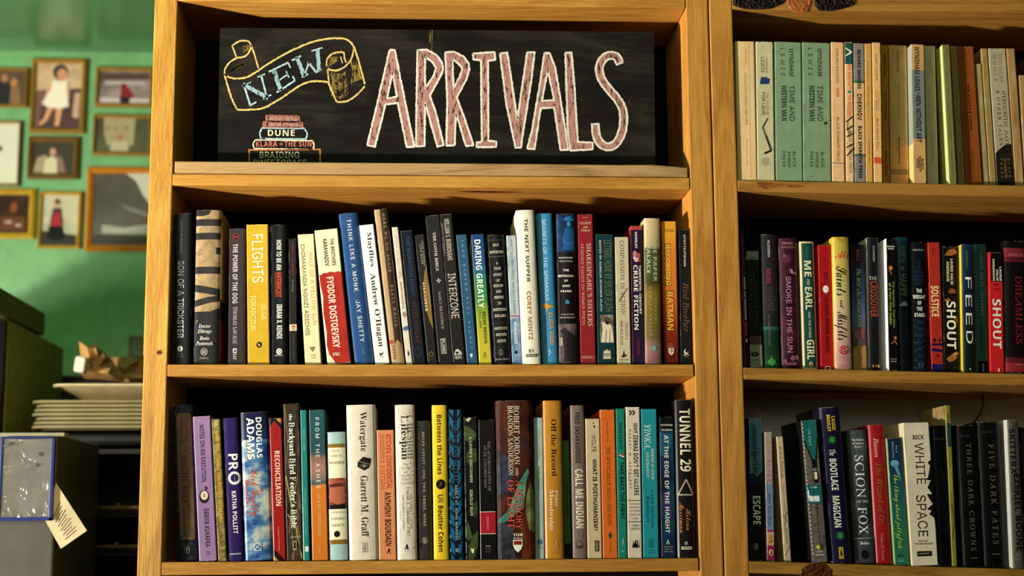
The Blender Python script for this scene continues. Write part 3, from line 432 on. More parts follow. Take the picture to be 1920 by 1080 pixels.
117:[97,[43,-1,31,1,24,5,15,18,12,33,12,89,27,89,27,34,30,21,39,13,50,12,63,18,69,29,70,89,84,89,84,0,70,0,70,22,72,22,70,16,61,4]],
118:[92,[38,0,4,89,20,89,48,5,43,5,72,89,88,89,53,0]],
119:[134,[32,0,5,89,21,89,41,10,39,10,59,89,75,89,95,10,92,10,113,89,128,89,101,0,87,0,65,80,69,80,47,0]],
121:[92,[11,-33,14,-20,23,-21,29,-19,38,0,4,89,20,89,48,5,43,5,72,89,88,89,47,-17,40,-27,33,-32,22,-34]],
122:[90,[10,0,10,11,60,75,11,76,11,89,78,89,78,78,30,13,80,13,80,0]],
48:[107,[53,-2,36,2,22,15,14,34,11,60,14,86,22,105,36,117,53,122,71,117,85,105,93,86,96,60,93,34,85,15,71,2],[53,12,65,15,74,24,79,40,81,60,79,80,74,96,65,105,53,108,42,105,33,96,28,80,26,60,28,40,33,24,42,15]],
49:[107,[18,0,18,13,92,13,92,0],[65,120,65,0,50,0,49,106,20,84,20,101,47,120]],
50:[107,[15,0,15,11,67,67,73,77,76,88,71,101,64,106,56,108,43,107,36,102,32,95,30,85,15,85,16,91,23,108,34,117,43,120,63,120,72,117,83,109,90,93,89,81,86,72,72,52,36,13,92,13,92,0]],
51:[107,[51,-2,36,1,23,7,14,17,10,31,26,31,30,21,39,14,59,12,70,18,76,25,78,34,75,46,68,53,61,57,37,58,37,71,68,107,16,107,16,120,88,120,88,109,50,66,50,68,68,67,77,63,85,56,91,44,91,24,87,16,77,5,63,0]],
52:[107,[9,25,9,37,58,120,73,120,26,39,97,38,97,25],[66,0,66,75,81,75,81,0]],
53:[107,[52,-2,37,1,25,8,17,18,14,31,29,31,34,19,46,12,59,13,70,19,77,35,74,52,65,62,48,65,37,62,30,58,16,60,23,120,86,120,86,107,36,107,32,71,42,77,51,79,69,76,79,70,86,61,92,43,89,23,81,10,68,1]],
54:[107,[53,-2,38,1,23,13,16,27,16,47,24,67,60,120,76,120,36,65,42,70,55,74,74,70,87,57,91,42,90,26,84,13,69,1],[53,11,63,13,70,19,75,27,77,37,75,47,70,55,63,61,53,63,44,61,36,56,31,48,29,37,31,27,36,19,44,13]],
55:[107,[23,0,76,107,15,107,15,120,92,120,92,106,39,0]],
56:[107,[53,-2,37,1,24,8,15,18,12,32,14,43,19,52,27,59,36,62,25,69,20,76,17,90,19,102,24,110,34,117,53,122,72,117,83,110,87,102,90,90,87,77,82,69,71,62,80,59,88,52,93,43,95,32,92,18,83,8,70,1],[53,12,64,13,72,17,78,24,79,33,78,42,72,49,64,54,53,55,43,54,35,49,29,42,27,33,29,24,34,17,43,13],[53,68,62,70,69,74,74,80,75,89,74,97,69,103,62,107,53,108,44,107,37,103,33,97,31,89,33,80,37,74,45,70]],
57:[107,[53,122,69,119,84,107,90,93,91,73,83,53,47,0,31,0,71,55,64,50,51,46,32,50,20,63,15,78,16,94,23,107,38,119],[53,109,44,107,36,101,31,93,30,83,31,73,36,65,44,59,53,57,63,59,71,64,76,73,77,83,76,93,71,101,63,107]],
46:[44,[22,-1,15,2,12,10,15,17,22,20,30,17,33,10,30,2]],
44:[44,[9,-28,16,17,32,17,20,-28]],
39:[49,[18,75,17,120,32,120,30,75]],
38:[106,[46,-2,31,1,18,8,11,18,8,31,10,42,17,53,53,81,60,88,62,96,60,103,53,108,48,109,40,107,34,102,32,94,34,86,103,0,86,0,26,72,18,91,19,101,23,111,32,118,39,120,59,119,71,111,75,102,76,95,74,85,69,77,26,41,23,28,29,17,36,12,46,11,62,16,71,23,78,32,82,53,96,53,92,30,79,11,64,2]],
45:[107,[79,58,79,44,27,44,27,58]],
63:[85,[31,36,32,51,36,59,54,74,60,81,62,91,60,98,52,107,37,108,27,102,22,89,6,89,8,99,14,110,20,116,33,121,47,121,56,119,67,113,74,103,76,85,72,73,49,52,46,36],[39,-1,31,2,28,10,31,17,39,20,46,17,49,10,46,2]],
58:[44,[22,-1,15,2,12,10,15,17,22,20,30,17,33,10,30,2],[22,64,15,67,12,75,15,82,22,85,30,82,33,75,30,67]],
33:[46,[16,38,15,120,31,120,30,38],[23,-1,16,2,12,10,16,17,23,20,31,17,34,10,31,2]],
47:[59,[55,126,17,-18,3,-18,42,126]],
},
'I': {
65:[120,[-22,0,-21,3,-10,6,0,14,92,123,95,123,91,12,94,6,106,3,106,0,57,0,58,3,70,7,73,12,74,41,34,41,30,39,9,11,10,5,20,3,19,0],[37,47,75,47,77,95]],
66:[113,[-9,0,-8,3,5,7,10,15,33,102,33,112,29,115,21,117,22,120,66,120,84,118,96,114,103,105,106,94,104,84,99,76,89,70,77,65,86,61,96,47,97,32,93,22,83,10,66,3,44,0],[50,67,73,71,82,78,87,89,86,103,82,109,66,114,54,111,42,70],[40,5,56,8,68,14,75,25,78,39,76,49,71,56,57,61,42,61,39,57,27,12,30,7]],
67:[122,[56,-3,42,-1,30,3,16,15,10,26,7,52,10,65,18,83,31,99,47,112,65,120,83,123,111,117,121,121,113,86,110,86,108,102,103,110,95,115,85,117,74,115,59,108,45,95,38,85,30,66,27,45,29,28,41,11,54,6,72,6,83,10,103,27,106,24,83,4,71,-1]],
68:[131,[-9,0,-8,3,5,7,9,15,32,99,33,112,29,115,21,117,22,120,84,119,98,114,109,107,117,97,122,85,124,70,122,57,111,32,90,12,68,3,52,0],[44,6,64,9,84,22,95,37,103,61,103,83,98,98,94,104,82,112,61,114,55,112,51,105,27,14,29,8]],
69:[117,[-9,0,-8,3,3,5,8,11,32,99,33,112,29,115,21,117,22,120,114,120,109,94,106,94,103,109,96,113,63,114,54,111,41,67,71,69,77,73,83,84,86,84,74,42,71,42,71,55,67,60,40,61,27,11,30,7,36,6,73,9,85,15,100,33,103,33,91,0]],
70:[105,[-8,0,-7,3,5,6,10,13,33,99,34,112,30,115,22,117,23,120,109,120,103,92,100,92,97,107,89,113,60,114,55,111,43,67,69,69,75,73,82,84,85,84,74,40,70,40,70,52,68,58,41,61,29,11,31,6,44,3,43,0]],
72:[134,[-9,0,-8,3,5,6,9,13,32,99,33,112,29,115,21,117,22,120,70,120,69,117,59,115,53,109,42,72,43,68,46,67,96,68,108,108,104,114,94,117,95,120,143,120,142,117,130,113,124,101,101,13,102,7,114,3,113,0,65,0,66,3,78,6,83,13,94,56,94,59,89,60,40,59,27,12,30,6,40,3,39,0]],
73:[63,[-8,0,-7,3,5,6,10,13,33,99,34,112,30,115,22,117,23,120,71,120,70,117,60,115,53,105,30,21,29,8,33,5,41,3,41,0]],
74:[66,[6,-3,-2,-2,-10,4,-13,13,-11,20,-6,22,1,21,4,16,3,5,5,3,11,4,18,20,40,107,38,114,25,116,26,120,76,120,75,117,63,114,58,107,39,35,30,12,22,3]],
75:[117,[-9,0,-8,3,5,6,9,13,32,99,33,112,29,115,21,117,22,120,69,120,68,117,58,115,53,110,41,68,42,65,94,107,96,114,87,117,87,120,129,120,128,117,111,110,58,68,94,14,104,5,113,3,112,0,61,0,62,3,73,6,74,12,41,60,39,58,27,12,30,5,42,3,41,0]],
76:[116,[-6,0,-5,3,7,7,12,15,36,102,36,112,32,115,23,117,24,120,72,120,71,117,61,115,57,112,32,24,31,10,34,7,42,6,77,8,88,14,103,34,106,34,95,0]],
77:[152,[-9,0,-8,3,4,6,8,13,33,99,34,112,30,115,21,117,22,120,55,120,67,28,128,120,161,120,160,117,148,113,143,105,119,15,120,7,131,3,131,0,83,0,84,3,96,7,100,15,124,101,57,0,54,0,41,101,17,15,19,7,30,3,29,0]],
78:[129,[87,-3,40,96,18,13,19,6,31,3,31,0,-9,0,-8,3,4,7,9,15,34,103,31,113,21,117,22,120,47,120,91,28,112,107,110,114,98,117,99,120,138,120,137,117,125,114,121,107,91,-3]],
79:[133,[52,-3,33,0,22,6,14,13,9,23,6,35,8,59,18,82,39,106,60,118,82,123,101,119,111,114,119,106,125,96,127,85,126,63,116,39,96,14,71,0],[52,3,69,7,84,21,97,40,105,62,108,85,104,105,93,115,83,117,69,114,51,101,37,80,29,59,25,35,29,16,41,5]],
80:[104,[-9,0,-8,3,5,6,9,14,33,102,33,112,29,115,21,117,22,120,69,120,85,118,96,113,103,105,105,93,102,79,92,67,77,60,38,56,27,12,31,5,43,3,42,0],[50,63,72,67,81,75,85,87,85,99,80,110,73,114,59,114,52,108,41,67,42,63]],
82:[116,[-9,0,-8,3,5,7,10,15,33,102,33,112,29,115,21,117,22,120,81,120,95,116,104,109,109,100,107,83,101,73,90,66,75,61,95,14,100,6,109,3,108,0,81,0,57,59,39,60,27,12,30,5,42,3,41,0],[52,65,75,69,84,77,89,87,88,103,83,109,76,113,58,113,52,107,41,65]],
83:[95,[40,-2,11,3,1,-2,7,38,10,38,14,17,26,5,38,3,47,5,54,10,59,17,61,29,58,38,29,73,23,88,24,100,29,111,39,119,48,122,65,122,81,118,91,122,85,87,82,87,79,105,69,115,60,117,52,116,45,112,41,105,40,97,42,89,72,52,78,33,75,19,67,8,55,0]],
84:[108,[13,0,14,3,27,6,32,13,59,110,58,113,55,114,32,112,22,104,15,91,11,91,19,120,119,120,113,90,110,90,109,104,106,110,95,114,79,113,51,13,53,6,68,3,67,0]],
85:[127,[52,-3,29,2,19,11,14,22,15,41,32,108,29,115,18,117,18,120,69,120,68,117,57,114,51,107,31,28,32,19,41,9,50,6,65,7,77,12,86,20,96,47,110,106,108,113,96,117,97,120,137,120,137,117,126,115,120,107,100,34,91,16,84,7,75,2]],
86:[113,[21,-3,25,106,22,113,10,117,10,120,58,120,58,117,47,115,43,108,38,25,103,102,108,113,105,115,96,117,96,120,133,120,132,117,125,114,117,107,24,-3]],
87:[153,[21,-3,25,106,22,113,10,117,11,120,59,120,58,117,47,115,43,108,40,30,83,92,82,111,76,116,69,117,70,120,116,120,115,117,104,114,101,108,97,31,146,105,146,113,135,117,136,120,172,120,172,117,164,114,153,103,82,-3,79,-3,83,80,25,-3]],
89:[106,[12,0,14,3,25,5,30,9,43,52,23,105,16,113,3,117,4,120,56,120,55,117,43,114,41,109,58,61,89,96,96,105,97,112,93,115,83,117,84,120,125,120,124,116,117,114,108,106,61,53,50,10,54,5,67,3,66,0]],
90:[118,[-3,0,-3,3,91,113,41,111,32,106,21,91,18,91,27,120,117,120,117,118,23,7,64,7,81,10,92,16,103,33,106,33,96,0]],
97:[88,[13,-2,4,1,0,5,-2,17,0,31,13,59,23,71,35,79,52,81,59,76,60,72,62,80,75,80,57,13,57,10,60,9,73,21,75,19,62,3,56,-1,47,-2,43,6,49,30,31,6,22,0],[21,8,35,17,48,36,56,60,54,74,48,77,40,75,25,58,17,38,14,22,16,11]],
98:[88,[21,-2,5,1,0,5,-1,10,24,108,23,116,13,118,14,121,42,125,27,65,40,77,47,81,60,81,69,78,75,71,78,62,79,51,72,30,57,13,38,1],[24,2,34,4,43,10,58,31,62,43,63,59,61,66,54,72,44,73,36,69,29,61,24,50,13,10,16,4]],
99:[77,[26,-2,15,0,4,10,0,28,3,45,16,65,32,77,45,81,62,80,69,71,67,62,57,59,53,63,53,68,57,75,51,77,42,75,30,66,18,45,16,23,22,9,32,6,45,10,59,21,62,18,44,3]],
100:[92,[16,-2,5,1,0,7,-2,14,-1,28,6,47,18,65,35,78,44,81,54,81,63,76,71,113,69,116,60,117,61,121,88,126,89,122,60,11,63,8,67,9,79,21,82,19,65,1,52,-2,47,7,52,29,34,6,25,0],[23,7,30,9,38,16,51,37,59,60,57,75,51,78,38,73,23,53,15,32,13,20,16,11]],
101:[74,[23,-2,9,2,1,14,0,34,9,55,26,73,44,81,60,80,66,74,67,69,63,58,54,49,38,41,16,37,16,17,24,8,37,7,57,21,60,18,42,3],[16,41,32,45,47,56,53,70,51,75,46,77,38,74,30,67]],
102:[51,[-12,-40,-22,-35,-23,-27,-20,-23,-13,-24,-13,-34,-11,-35,-6,-33,-2,-26,18,73,2,73,3,79,19,79,27,104,40,120,50,125,62,125,70,118,71,110,66,106,58,107,58,118,54,121,48,120,44,116,34,79,54,79,53,73,33,73,22,19,11,-17,-1,-35]],
103:[74,[16,-40,4,-38,-5,-34,-11,-27,-13,-19,-8,-6,9,6,3,10,2,16,15,31,10,35,3,44,3,54,5,62,17,75,34,82,46,81,62,76,75,76,75,69,63,69,63,52,53,38,38,30,21,30,16,22,19,18,41,10,53,2,57,-6,56,-18,52,-26,42,-34,28,-39],[29,33,39,38,48,53,49,67,43,77,30,76,24,69,19,59,18,41,20,37],[19,-34,39,-29,44,-24,45,-15,44,-10,29,0,14,5,2,-5,-1,-11,-1,-24,3,-30]],
104:[104,[79,-2,69,1,63,12,64,29,73,73,71,81,65,83,50,76,36,57,23,0,6,0,30,115,27,122,17,125,19,132,50,132,37,71,54,89,62,93,79,93,85,90,88,84,89,72,80,28,80,14,85,9,97,13,100,8,89,1]],
105:[46,[32,102,25,104,23,110,25,117,32,119,38,117,41,110,38,104],[8,-2,2,0,0,9,15,68,13,73,5,74,5,77,32,82,34,79,15,11,17,9,21,9,33,22,36,19,22,3]],
107:[88,[56,-2,52,-1,47,5,31,41,20,33,11,0,-3,0,27,110,26,116,16,118,17,121,45,125,22,41,57,68,59,74,51,76,52,79,87,79,86,76,70,70,42,50,60,11,67,10,78,20,80,18,67,3]],
108:[45,[8,-2,1,2,0,10,26,111,25,116,15,118,15,122,31,124,42,126,44,124,14,13,18,9,32,21,34,19,20,3]],
109:[142,[106,-2,99,1,97,8,111,64,110,70,106,71,93,64,81,50,68,27,59,0,45,0,63,60,63,68,59,71,46,64,29,46,21,30,10,0,-3,0,16,66,14,72,7,74,4,74,5,77,33,81,23,46,48,73,58,79,73,81,76,79,78,71,74,48,96,73,106,79,116,82,124,79,126,67,112,11,118,10,129,22,131,20,119,3]],
110:[94,[57,-2,51,0,49,7,62,62,62,68,58,71,46,65,30,46,21,30,11,0,-3,0,16,66,15,72,5,74,5,77,15,78,34,81,24,46,37,61,54,76,68,81,72,81,77,76,77,63,63,13,65,9,70,10,80,23,83,21,71,4]],
111:[91,[27,-2,16,0,3,10,-1,26,2,41,9,55,24,71,38,79,52,82,64,80,77,70,81,53,79,40,70,23,57,9,40,0],[29,3,40,6,49,14,63,40,66,54,65,67,57,76,51,77,43,75,34,69,26,60,18,41,15,28,15,14,20,6]],
112:[88,[-25,-38,-24,-35,-13,-32,-8,-26,14,61,15,71,4,74,5,77,33,81,29,65,36,72,51,81,58,82,67,80,74,75,78,68,79,58,78,48,72,32,59,14,46,3,26,-2,13,1,6,-31,11,-35,20,-36,19,-38],[26,2,33,4,43,10,57,30,62,44,64,59,62,68,57,73,43,72,35,65,28,55,16,11,19,4]],
114:[58,[-3,0,14,65,13,71,3,73,4,77,32,81,23,46,41,73,54,82,61,77,60,67,55,63,50,62,45,65,44,69,25,41,11,0]],
115:[64,[20,-2,2,2,-6,-1,-2,27,1,27,4,12,12,4,21,3,30,9,32,18,31,24,14,49,10,61,12,69,16,76,23,80,32,82,50,78,57,81,53,55,50,55,49,65,40,76,32,77,25,73,23,67,25,61,43,36,46,20,43,10,36,3]],
116:[48,[8,-2,2,0,0,9,17,73,5,73,6,77,21,84,35,101,39,101,32,79,47,79,46,73,31,73,15,12,19,8,32,20,35,18,21,3]],
117:[94,[12,-2,5,0,1,7,14,67,13,72,3,74,4,77,33,80,17,23,15,14,18,9,26,10,32,14,52,40,61,59,67,80,81,80,64,12,66,9,70,9,81,22,84,19,77,10,64,-1,57,-2,51,0,49,10,57,40,33,8,22,0]],
118:[77,[16,-2,11,62,8,71,-2,74,-1,77,19,81,22,79,28,15,45,34,62,59,61,64,54,72,55,79,62,82,68,79,70,71,69,62,54,37,19,-2]],
119:[115,[12,-2,10,63,7,72,-1,75,-1,78,20,82,22,79,25,24,62,82,65,82,71,18,83,33,99,57,100,63,94,74,98,81,104,81,109,75,108,63,104,54,62,-2,59,-2,53,57,16,-2]],
121:[70,[-11,-40,-19,-36,-19,-28,-12,-25,0,-27,20,-2,7,63,3,71,-6,74,-6,77,17,81,32,15,55,57,55,64,48,71,49,78,57,81,64,75,64,64,58,50,40,18,16,-17,1,-33]],
122:[69,[37,-2,3,4,-8,-1,-11,0,49,67,36,66,16,70,11,68,7,62,4,63,10,77,17,81,51,76,66,80,7,13,20,14,45,11,54,22,57,21,50,4,45,0]],
},
'C': {
65:[142,[15,-4,1,-1,-7,8,-8,20,-3,30,11,35,22,31,22,19,5,8,11,1,24,2,58,27,48,49,54,63,69,69,88,61,135,106,155,119,170,123,117,11,134,21,163,48,176,52,142,21,113,2,83,-2,87,8,62,22,38,2],[101,32,154,113,128,92,93,56],[63,33,83,56,76,59,67,55,62,45],[89,14,91,42,87,50,67,27]],
68:[145,[44,-1,23,4,19,11,22,16,35,21,66,15,105,80,127,104,104,115,80,114,60,103,44,85,35,59,39,49,46,45,61,48,75,60,84,75,89,98,94,95,92,80,80,56,65,44,44,40,25,50,19,63,20,76,38,101,71,118,104,120,133,108,148,111,137,103,146,87,149,68,139,29,126,12,108,1,88,0,71,4],[96,6,119,14,136,37,142,60,142,78,133,99,127,86,108,34,82,10],[42,4,61,10,37,16,26,11,30,6]],
71:[131,[76,-2,60,0,44,8,39,21,42,30,53,37,67,35,69,24,54,15,54,10,61,5,76,4,90,14,109,42,85,38,68,48,44,52,29,66,27,83,36,101,55,115,73,118,54,102,41,82,43,61,53,54,65,53,61,68,64,81,83,105,119,121,134,118,141,112,140,96,126,77,102,58,79,50,88,43,99,43,140,63,123,21,107,5],[79,55,102,64,124,82,136,103,131,115,118,112,103,98,86,75]],
72:[163,[32,-2,18,-1,4,7,-1,20,2,30,14,38,25,36,30,31,30,23,14,15,13,9,28,3,43,8,64,39,45,31,42,34,68,47,92,82,72,71,60,73,57,81,68,99,53,90,35,71,29,74,51,95,67,104,81,100,83,91,78,80,116,108,126,110,110,86,99,55,112,59,136,92,159,113,180,120,195,112,195,102,181,84,139,61,119,17,120,8,140,13,186,49,197,52,147,9,117,0,106,3,99,17,109,53,97,49,85,27,70,11,52,1],[143,69,171,89,182,108,178,115,167,108]],
77:[156,[12,-1,0,2,-6,10,-3,29,7,36,20,34,21,22,8,16,4,10,11,4,24,8,81,88,115,121,119,119,118,109,83,22,130,94,154,118,160,121,165,118,122,8,134,11,178,49,190,52,133,3,118,-1,107,4,103,17,107,36,147,105,112,61,78,2,69,-1,63,5,61,27,74,59,97,99,33,9]],
79:[109,[48,-1,26,7,17,32,26,60,53,92,77,109,98,118,115,121,131,117,137,104,134,97,130,98,128,111,119,116,103,113,89,104,70,81,49,45,40,15,42,6,49,4,72,14,96,40,114,81,114,94,104,94,79,67,59,18,53,20,67,59,92,92,111,100,122,95,127,83,121,61,105,36,85,15,64,2]],
83:[120,[40,-1,26,0,11,8,6,21,9,31,21,39,37,35,36,22,21,15,28,6,43,5,59,14,77,46,63,49,49,60,44,76,48,93,74,114,112,120,118,119,117,115,85,109,65,91,59,71,67,54,79,51,102,90,133,118,146,121,158,116,163,105,159,90,137,66,108,51,97,30,81,13,61,2],[110,57,137,78,151,102,148,115,141,114,132,107]],
84:[119,[61,50,46,55,40,68,49,90,67,107,102,120,151,114,166,118,168,115,160,104,149,100,103,112,79,108,53,87,47,76,47,64,57,57,72,65,83,83,87,105,94,95,94,76,82,57],[48,-1,26,2,12,16,17,34,27,39,38,37,44,26,39,20,26,16,30,7,53,5,70,14,81,28,107,80,132,99,117,43,104,22,77,3]],
97:[102,[60,-1,52,2,48,12,30,0,16,0,8,6,5,17,9,31,25,48,45,58,63,57,67,51,71,59,93,59,69,11,74,10,89,22,93,18,75,4],[28,3,46,16,62,41,60,53,49,51,27,21,24,8]],
98:[93,[86,23,75,16,61,14,44,2,23,-1,13,5,11,13,23,42,13,33,10,36,28,54,63,111,88,113,41,35,29,8,36,5,49,11,56,17,52,32,57,48,67,59,76,59,81,53,80,40,66,19,83,27],[61,20,72,39,71,45,65,46,59,34]],
100:[117,[25,-1,14,2,6,10,5,21,9,33,22,46,42,57,60,59,69,51,102,111,126,113,69,8,71,6,92,22,96,18,73,0,57,1,50,12,38,2],[30,4,46,15,61,37,64,51,56,53,27,19,25,7]],
101:[79,[29,-1,14,2,5,11,4,26,13,40,32,54,52,59,66,54,68,41,53,28,28,20,25,8,28,5,39,5,65,22,69,18,49,3],[30,25,50,35,55,43,55,52,51,53,44,47]],
102:[103,[62,18,44,2,26,-2,-3,-52,-27,-55,9,7,8,16,17,22,32,46,18,33,14,36,24,45,74,108,90,117,105,114,108,101,102,87,83,67,55,48,30,4,43,8,57,22],[55,55,86,80,96,99,95,110,89,110,81,103]],
103:[102,[90,18,60,0,32,-42,10,-56,-6,-56,-15,-51,-18,-42,-14,-31,13,-11,37,-1,41,6,27,-1,12,2,4,13,8,32,24,49,45,58,58,59,66,51,70,58,94,60,65,8,86,22],[26,3,38,10,53,29,62,49,59,54,54,53,26,18,22,7],[1,-51,14,-41,34,-8,17,-15,0,-29,-6,-43]],
104:[109,[98,18,73,-1,64,0,57,6,56,22,78,51,75,53,54,36,29,0,4,-1,26,42,16,33,12,36,35,61,63,111,87,113,47,38,65,54,85,58,91,53,93,40,73,7,95,22]],
105:[66,[53,70,45,73,43,80,55,89,63,85,65,79],[56,18,37,2,18,-1,11,6,10,14,24,42,14,33,10,36,31,58,58,59,30,8,36,8,52,22]],
106:[66,[55,70,46,73,45,80,57,89,65,85,66,79],[53,18,25,0,-7,-43,-22,-53,-43,-55,-48,-47,-47,-38,-30,-18,2,1,25,41,16,33,12,36,33,58,61,59,30,9,49,22],[-37,-51,-25,-45,-3,-8,-32,-27,-41,-45]],
107:[105,[4,-1,30,47,16,33,12,36,24,48,63,111,86,113,27,0],[63,-1,54,2,51,9,60,31,50,32,48,36,62,40,80,59,94,57,96,46,84,41,79,52,66,37,77,29,76,12,90,22,93,18,76,3]],
108:[81,[58,18,35,0,16,2,12,17,23,41,14,33,10,36,20,45,63,111,87,113,31,11,35,6,55,22]],
109:[155,[0,-2,30,44,15,33,11,36,32,55,42,59,50,52,49,38,74,58,88,56,90,38,116,58,130,57,136,51,136,40,119,10,119,6,124,8,139,22,144,18,119,0,106,1,101,11,102,24,120,53,103,41,73,0,44,-2,72,41,74,51,58,38,29,0]],
110:[111,[0,-2,30,44,15,33,11,36,39,59,48,56,49,38,75,58,85,59,92,55,95,39,75,7,96,22,100,18,76,0,66,0,59,6,59,24,79,53,58,37,29,0]],
111:[86,[26,-1,14,2,5,14,6,25,15,39,29,51,46,58,62,58,72,49,72,32,60,16,74,24,78,20,64,11],[30,5,40,9,41,16,56,28,63,47,58,53,47,45,35,28,28,11]],
114:[79,[68,18,44,0,31,0,22,5,19,13,22,24,42,47,29,47,14,33,10,36,23,48,27,62,31,64,35,55,55,52,61,45,42,7,65,22]],
115:[68,[59,20,31,0,15,-1,6,3,1,12,7,21,18,16,12,5,24,10,31,42,31,48,14,33,10,36,37,64,43,64,40,54,51,28,46,16,56,24]],
116:[85,[10,36,34,62,62,108,86,109,72,85,85,85,83,79,68,79,31,13,30,6,35,7,55,22,58,18,37,2,19,0,13,5,11,15,24,42,14,33]],
117:[114,[103,18,80,0,60,3,57,18,41,4,22,-1,13,5,11,12,23,41,14,33,10,36,31,58,59,59,35,16,37,8,57,26,77,58,105,59,77,8,82,7,99,22]],
118:[91,[32,-1,17,3,11,14,26,44,15,36,12,40,28,55,40,59,45,57,46,44,31,14,29,7,34,5,46,8,58,17,52,25,53,37,61,52,70,59,78,58,82,48,79,34,68,19,83,28,86,24,47,2],[62,20,75,40,73,46,65,44,58,32]],
119:[146,[32,-1,16,3,11,14,29,45,17,36,13,40,36,58,64,59,34,13,36,5,58,25,80,58,109,59,84,16,83,8,89,5,113,17,107,28,109,40,118,55,127,59,135,56,137,44,123,19,138,28,142,24,137,20,118,14,102,2,85,-1,67,4,62,19,46,4],[117,20,130,40,128,46,120,44,114,32]],
121:[111,[99,18,72,0,38,-47,25,-55,6,-58,-7,-49,-5,-32,11,-17,47,-1,56,16,37,0,23,1,17,7,16,18,30,44,14,33,10,36,33,56,42,59,50,56,52,40,35,9,37,5,56,23,79,57,105,59,76,8,96,22],[10,-53,25,-41,44,-7,27,-16,5,-35,3,-48]],
},
'M': {
65:[125,[11,0,2,2,1,11,12,14,47,105,23,107,21,117,28,120,72,118,114,14,124,13,125,5,121,0,82,1,77,5,78,12,98,14,88,38,36,38,28,14,46,13,48,3,40,0],[41,52,83,52,61,105]],
67:[125,[66,-3,43,1,20,20,10,42,10,77,16,92,30,111,43,119,58,123,73,123,94,117,99,121,108,119,109,81,104,78,97,80,93,90,90,98,80,106,57,109,43,102,29,81,27,60,29,41,34,30,46,19,67,13,83,16,103,27,112,23,110,15,97,6]],
68:[125,[52,0,18,0,11,4,12,13,22,14,22,105,12,107,10,115,15,119,76,118,96,108,112,85,115,51,104,21,94,10,81,3],[51,14,81,20,87,25,96,39,99,60,96,81,87,95,72,103,38,105,38,14]],
69:[125,[14,0,7,4,8,12,25,14,25,105,9,107,8,117,16,120,106,119,109,115,110,88,108,81,104,79,96,82,95,105,41,105,41,71,68,71,68,79,71,86,80,84,80,46,70,45,68,59,41,59,41,14,95,14,96,38,105,43,110,35,108,2]],
70:[125,[17,0,10,4,11,12,28,14,28,105,12,107,11,118,109,119,113,112,113,83,109,79,100,81,99,105,44,105,44,71,71,71,73,85,80,86,83,82,83,50,80,44,72,46,71,59,44,59,44,14,69,14,73,10,73,4,67,0]],
71:[125,[68,-3,43,1,29,9,19,20,11,34,8,51,11,85,29,111,49,121,72,123,93,117,101,122,108,117,108,90,103,84,96,85,89,99,79,107,65,110,49,106,32,90,26,71,29,40,42,20,63,11,88,15,95,17,95,41,67,42,64,45,65,53,114,55,118,51,118,44,110,41,108,6,90,-1]],
72:[125,[18,0,12,2,10,7,12,13,22,14,22,105,11,108,12,118,46,120,55,117,54,108,38,105,38,70,87,70,87,105,72,107,70,117,76,120,107,120,113,118,115,113,112,107,102,105,102,14,113,12,113,2,79,0,70,3,71,12,87,14,87,56,38,56,38,14,53,13,55,3,47,0]],
73:[125,[27,0,20,4,22,13,54,14,54,105,24,106,20,109,20,117,29,120,98,120,105,116,103,107,70,105,70,14,103,13,105,3,96,0]],
75:[125,[15,0,8,4,9,12,26,14,26,105,9,107,9,118,58,118,58,108,42,105,42,64,84,105,73,107,73,118,111,120,115,111,110,106,103,105,64,68,84,53,106,14,118,12,117,2,96,1,73,42,66,49,53,57,42,46,42,14,57,13,58,2]],
76:[125,[13,0,6,4,7,12,31,14,31,105,9,107,7,117,15,120,68,120,75,116,73,107,47,105,47,14,101,14,101,49,110,53,115,47,115,4,108,0]],
77:[125,[8,0,3,2,1,7,4,13,15,14,18,106,8,108,6,113,8,118,13,120,33,120,39,116,63,50,86,116,95,120,117,118,117,109,107,106,110,14,120,13,123,9,122,2,116,0,85,0,78,3,81,13,94,14,92,101,71,41,62,36,52,41,31,101,29,14,45,13,47,5,42,0]],
78:[125,[97,-2,90,2,35,97,35,14,54,13,57,5,49,0,10,2,10,12,21,14,21,105,6,108,6,118,38,118,92,25,92,105,73,107,71,115,79,120,116,118,116,108,106,105,106,2]],
79:[125,[62,-3,41,1,23,15,12,35,8,60,12,86,23,106,41,119,62,123,84,119,102,106,113,86,117,60,113,34,102,14,84,1],[62,11,77,14,89,24,96,39,99,60,96,81,89,96,77,106,62,109,47,106,36,96,28,81,26,60,28,39,36,24,48,14]],
80:[125,[16,0,10,4,11,13,29,14,29,105,12,107,10,116,16,120,63,120,85,118,101,111,110,99,113,82,110,66,101,55,85,48,45,45,45,14,74,13,76,7,74,1],[45,58,78,60,88,64,94,72,96,82,94,92,88,100,78,104,45,105]],
82:[125,[13,0,7,4,7,12,24,14,24,106,8,108,7,116,10,120,75,119,96,111,105,95,105,75,96,62,80,54,109,14,114,14,121,11,120,2,99,1,66,48,56,52,40,52,40,14,55,13,57,3,50,0],[40,65,73,67,82,71,89,86,87,95,73,105,40,106]],
83:[125,[25,-4,19,-2,16,6,15,34,19,40,28,38,38,20,51,12,75,12,91,24,93,33,88,45,33,61,23,69,18,80,19,97,30,113,50,122,75,122,88,118,92,122,102,120,103,87,92,87,85,100,76,107,56,109,38,100,35,93,36,81,47,72,89,64,100,57,107,47,109,34,106,19,97,7,82,0,55,-3,33,4,31,-2]],
84:[125,[34,0,27,4,29,13,54,14,54,105,25,105,24,71,21,68,13,68,10,75,11,113,15,120,106,120,112,118,114,113,115,75,111,68,104,68,101,71,99,105,70,105,70,14,93,14,97,10,96,2]],
85:[125,[62,-3,37,4,25,16,19,35,19,105,10,106,7,111,7,117,11,119,51,118,50,108,35,105,35,39,42,20,50,14,63,11,76,14,85,20,91,39,91,105,76,107,73,117,81,120,116,118,117,108,106,105,104,25,95,9,82,0]],
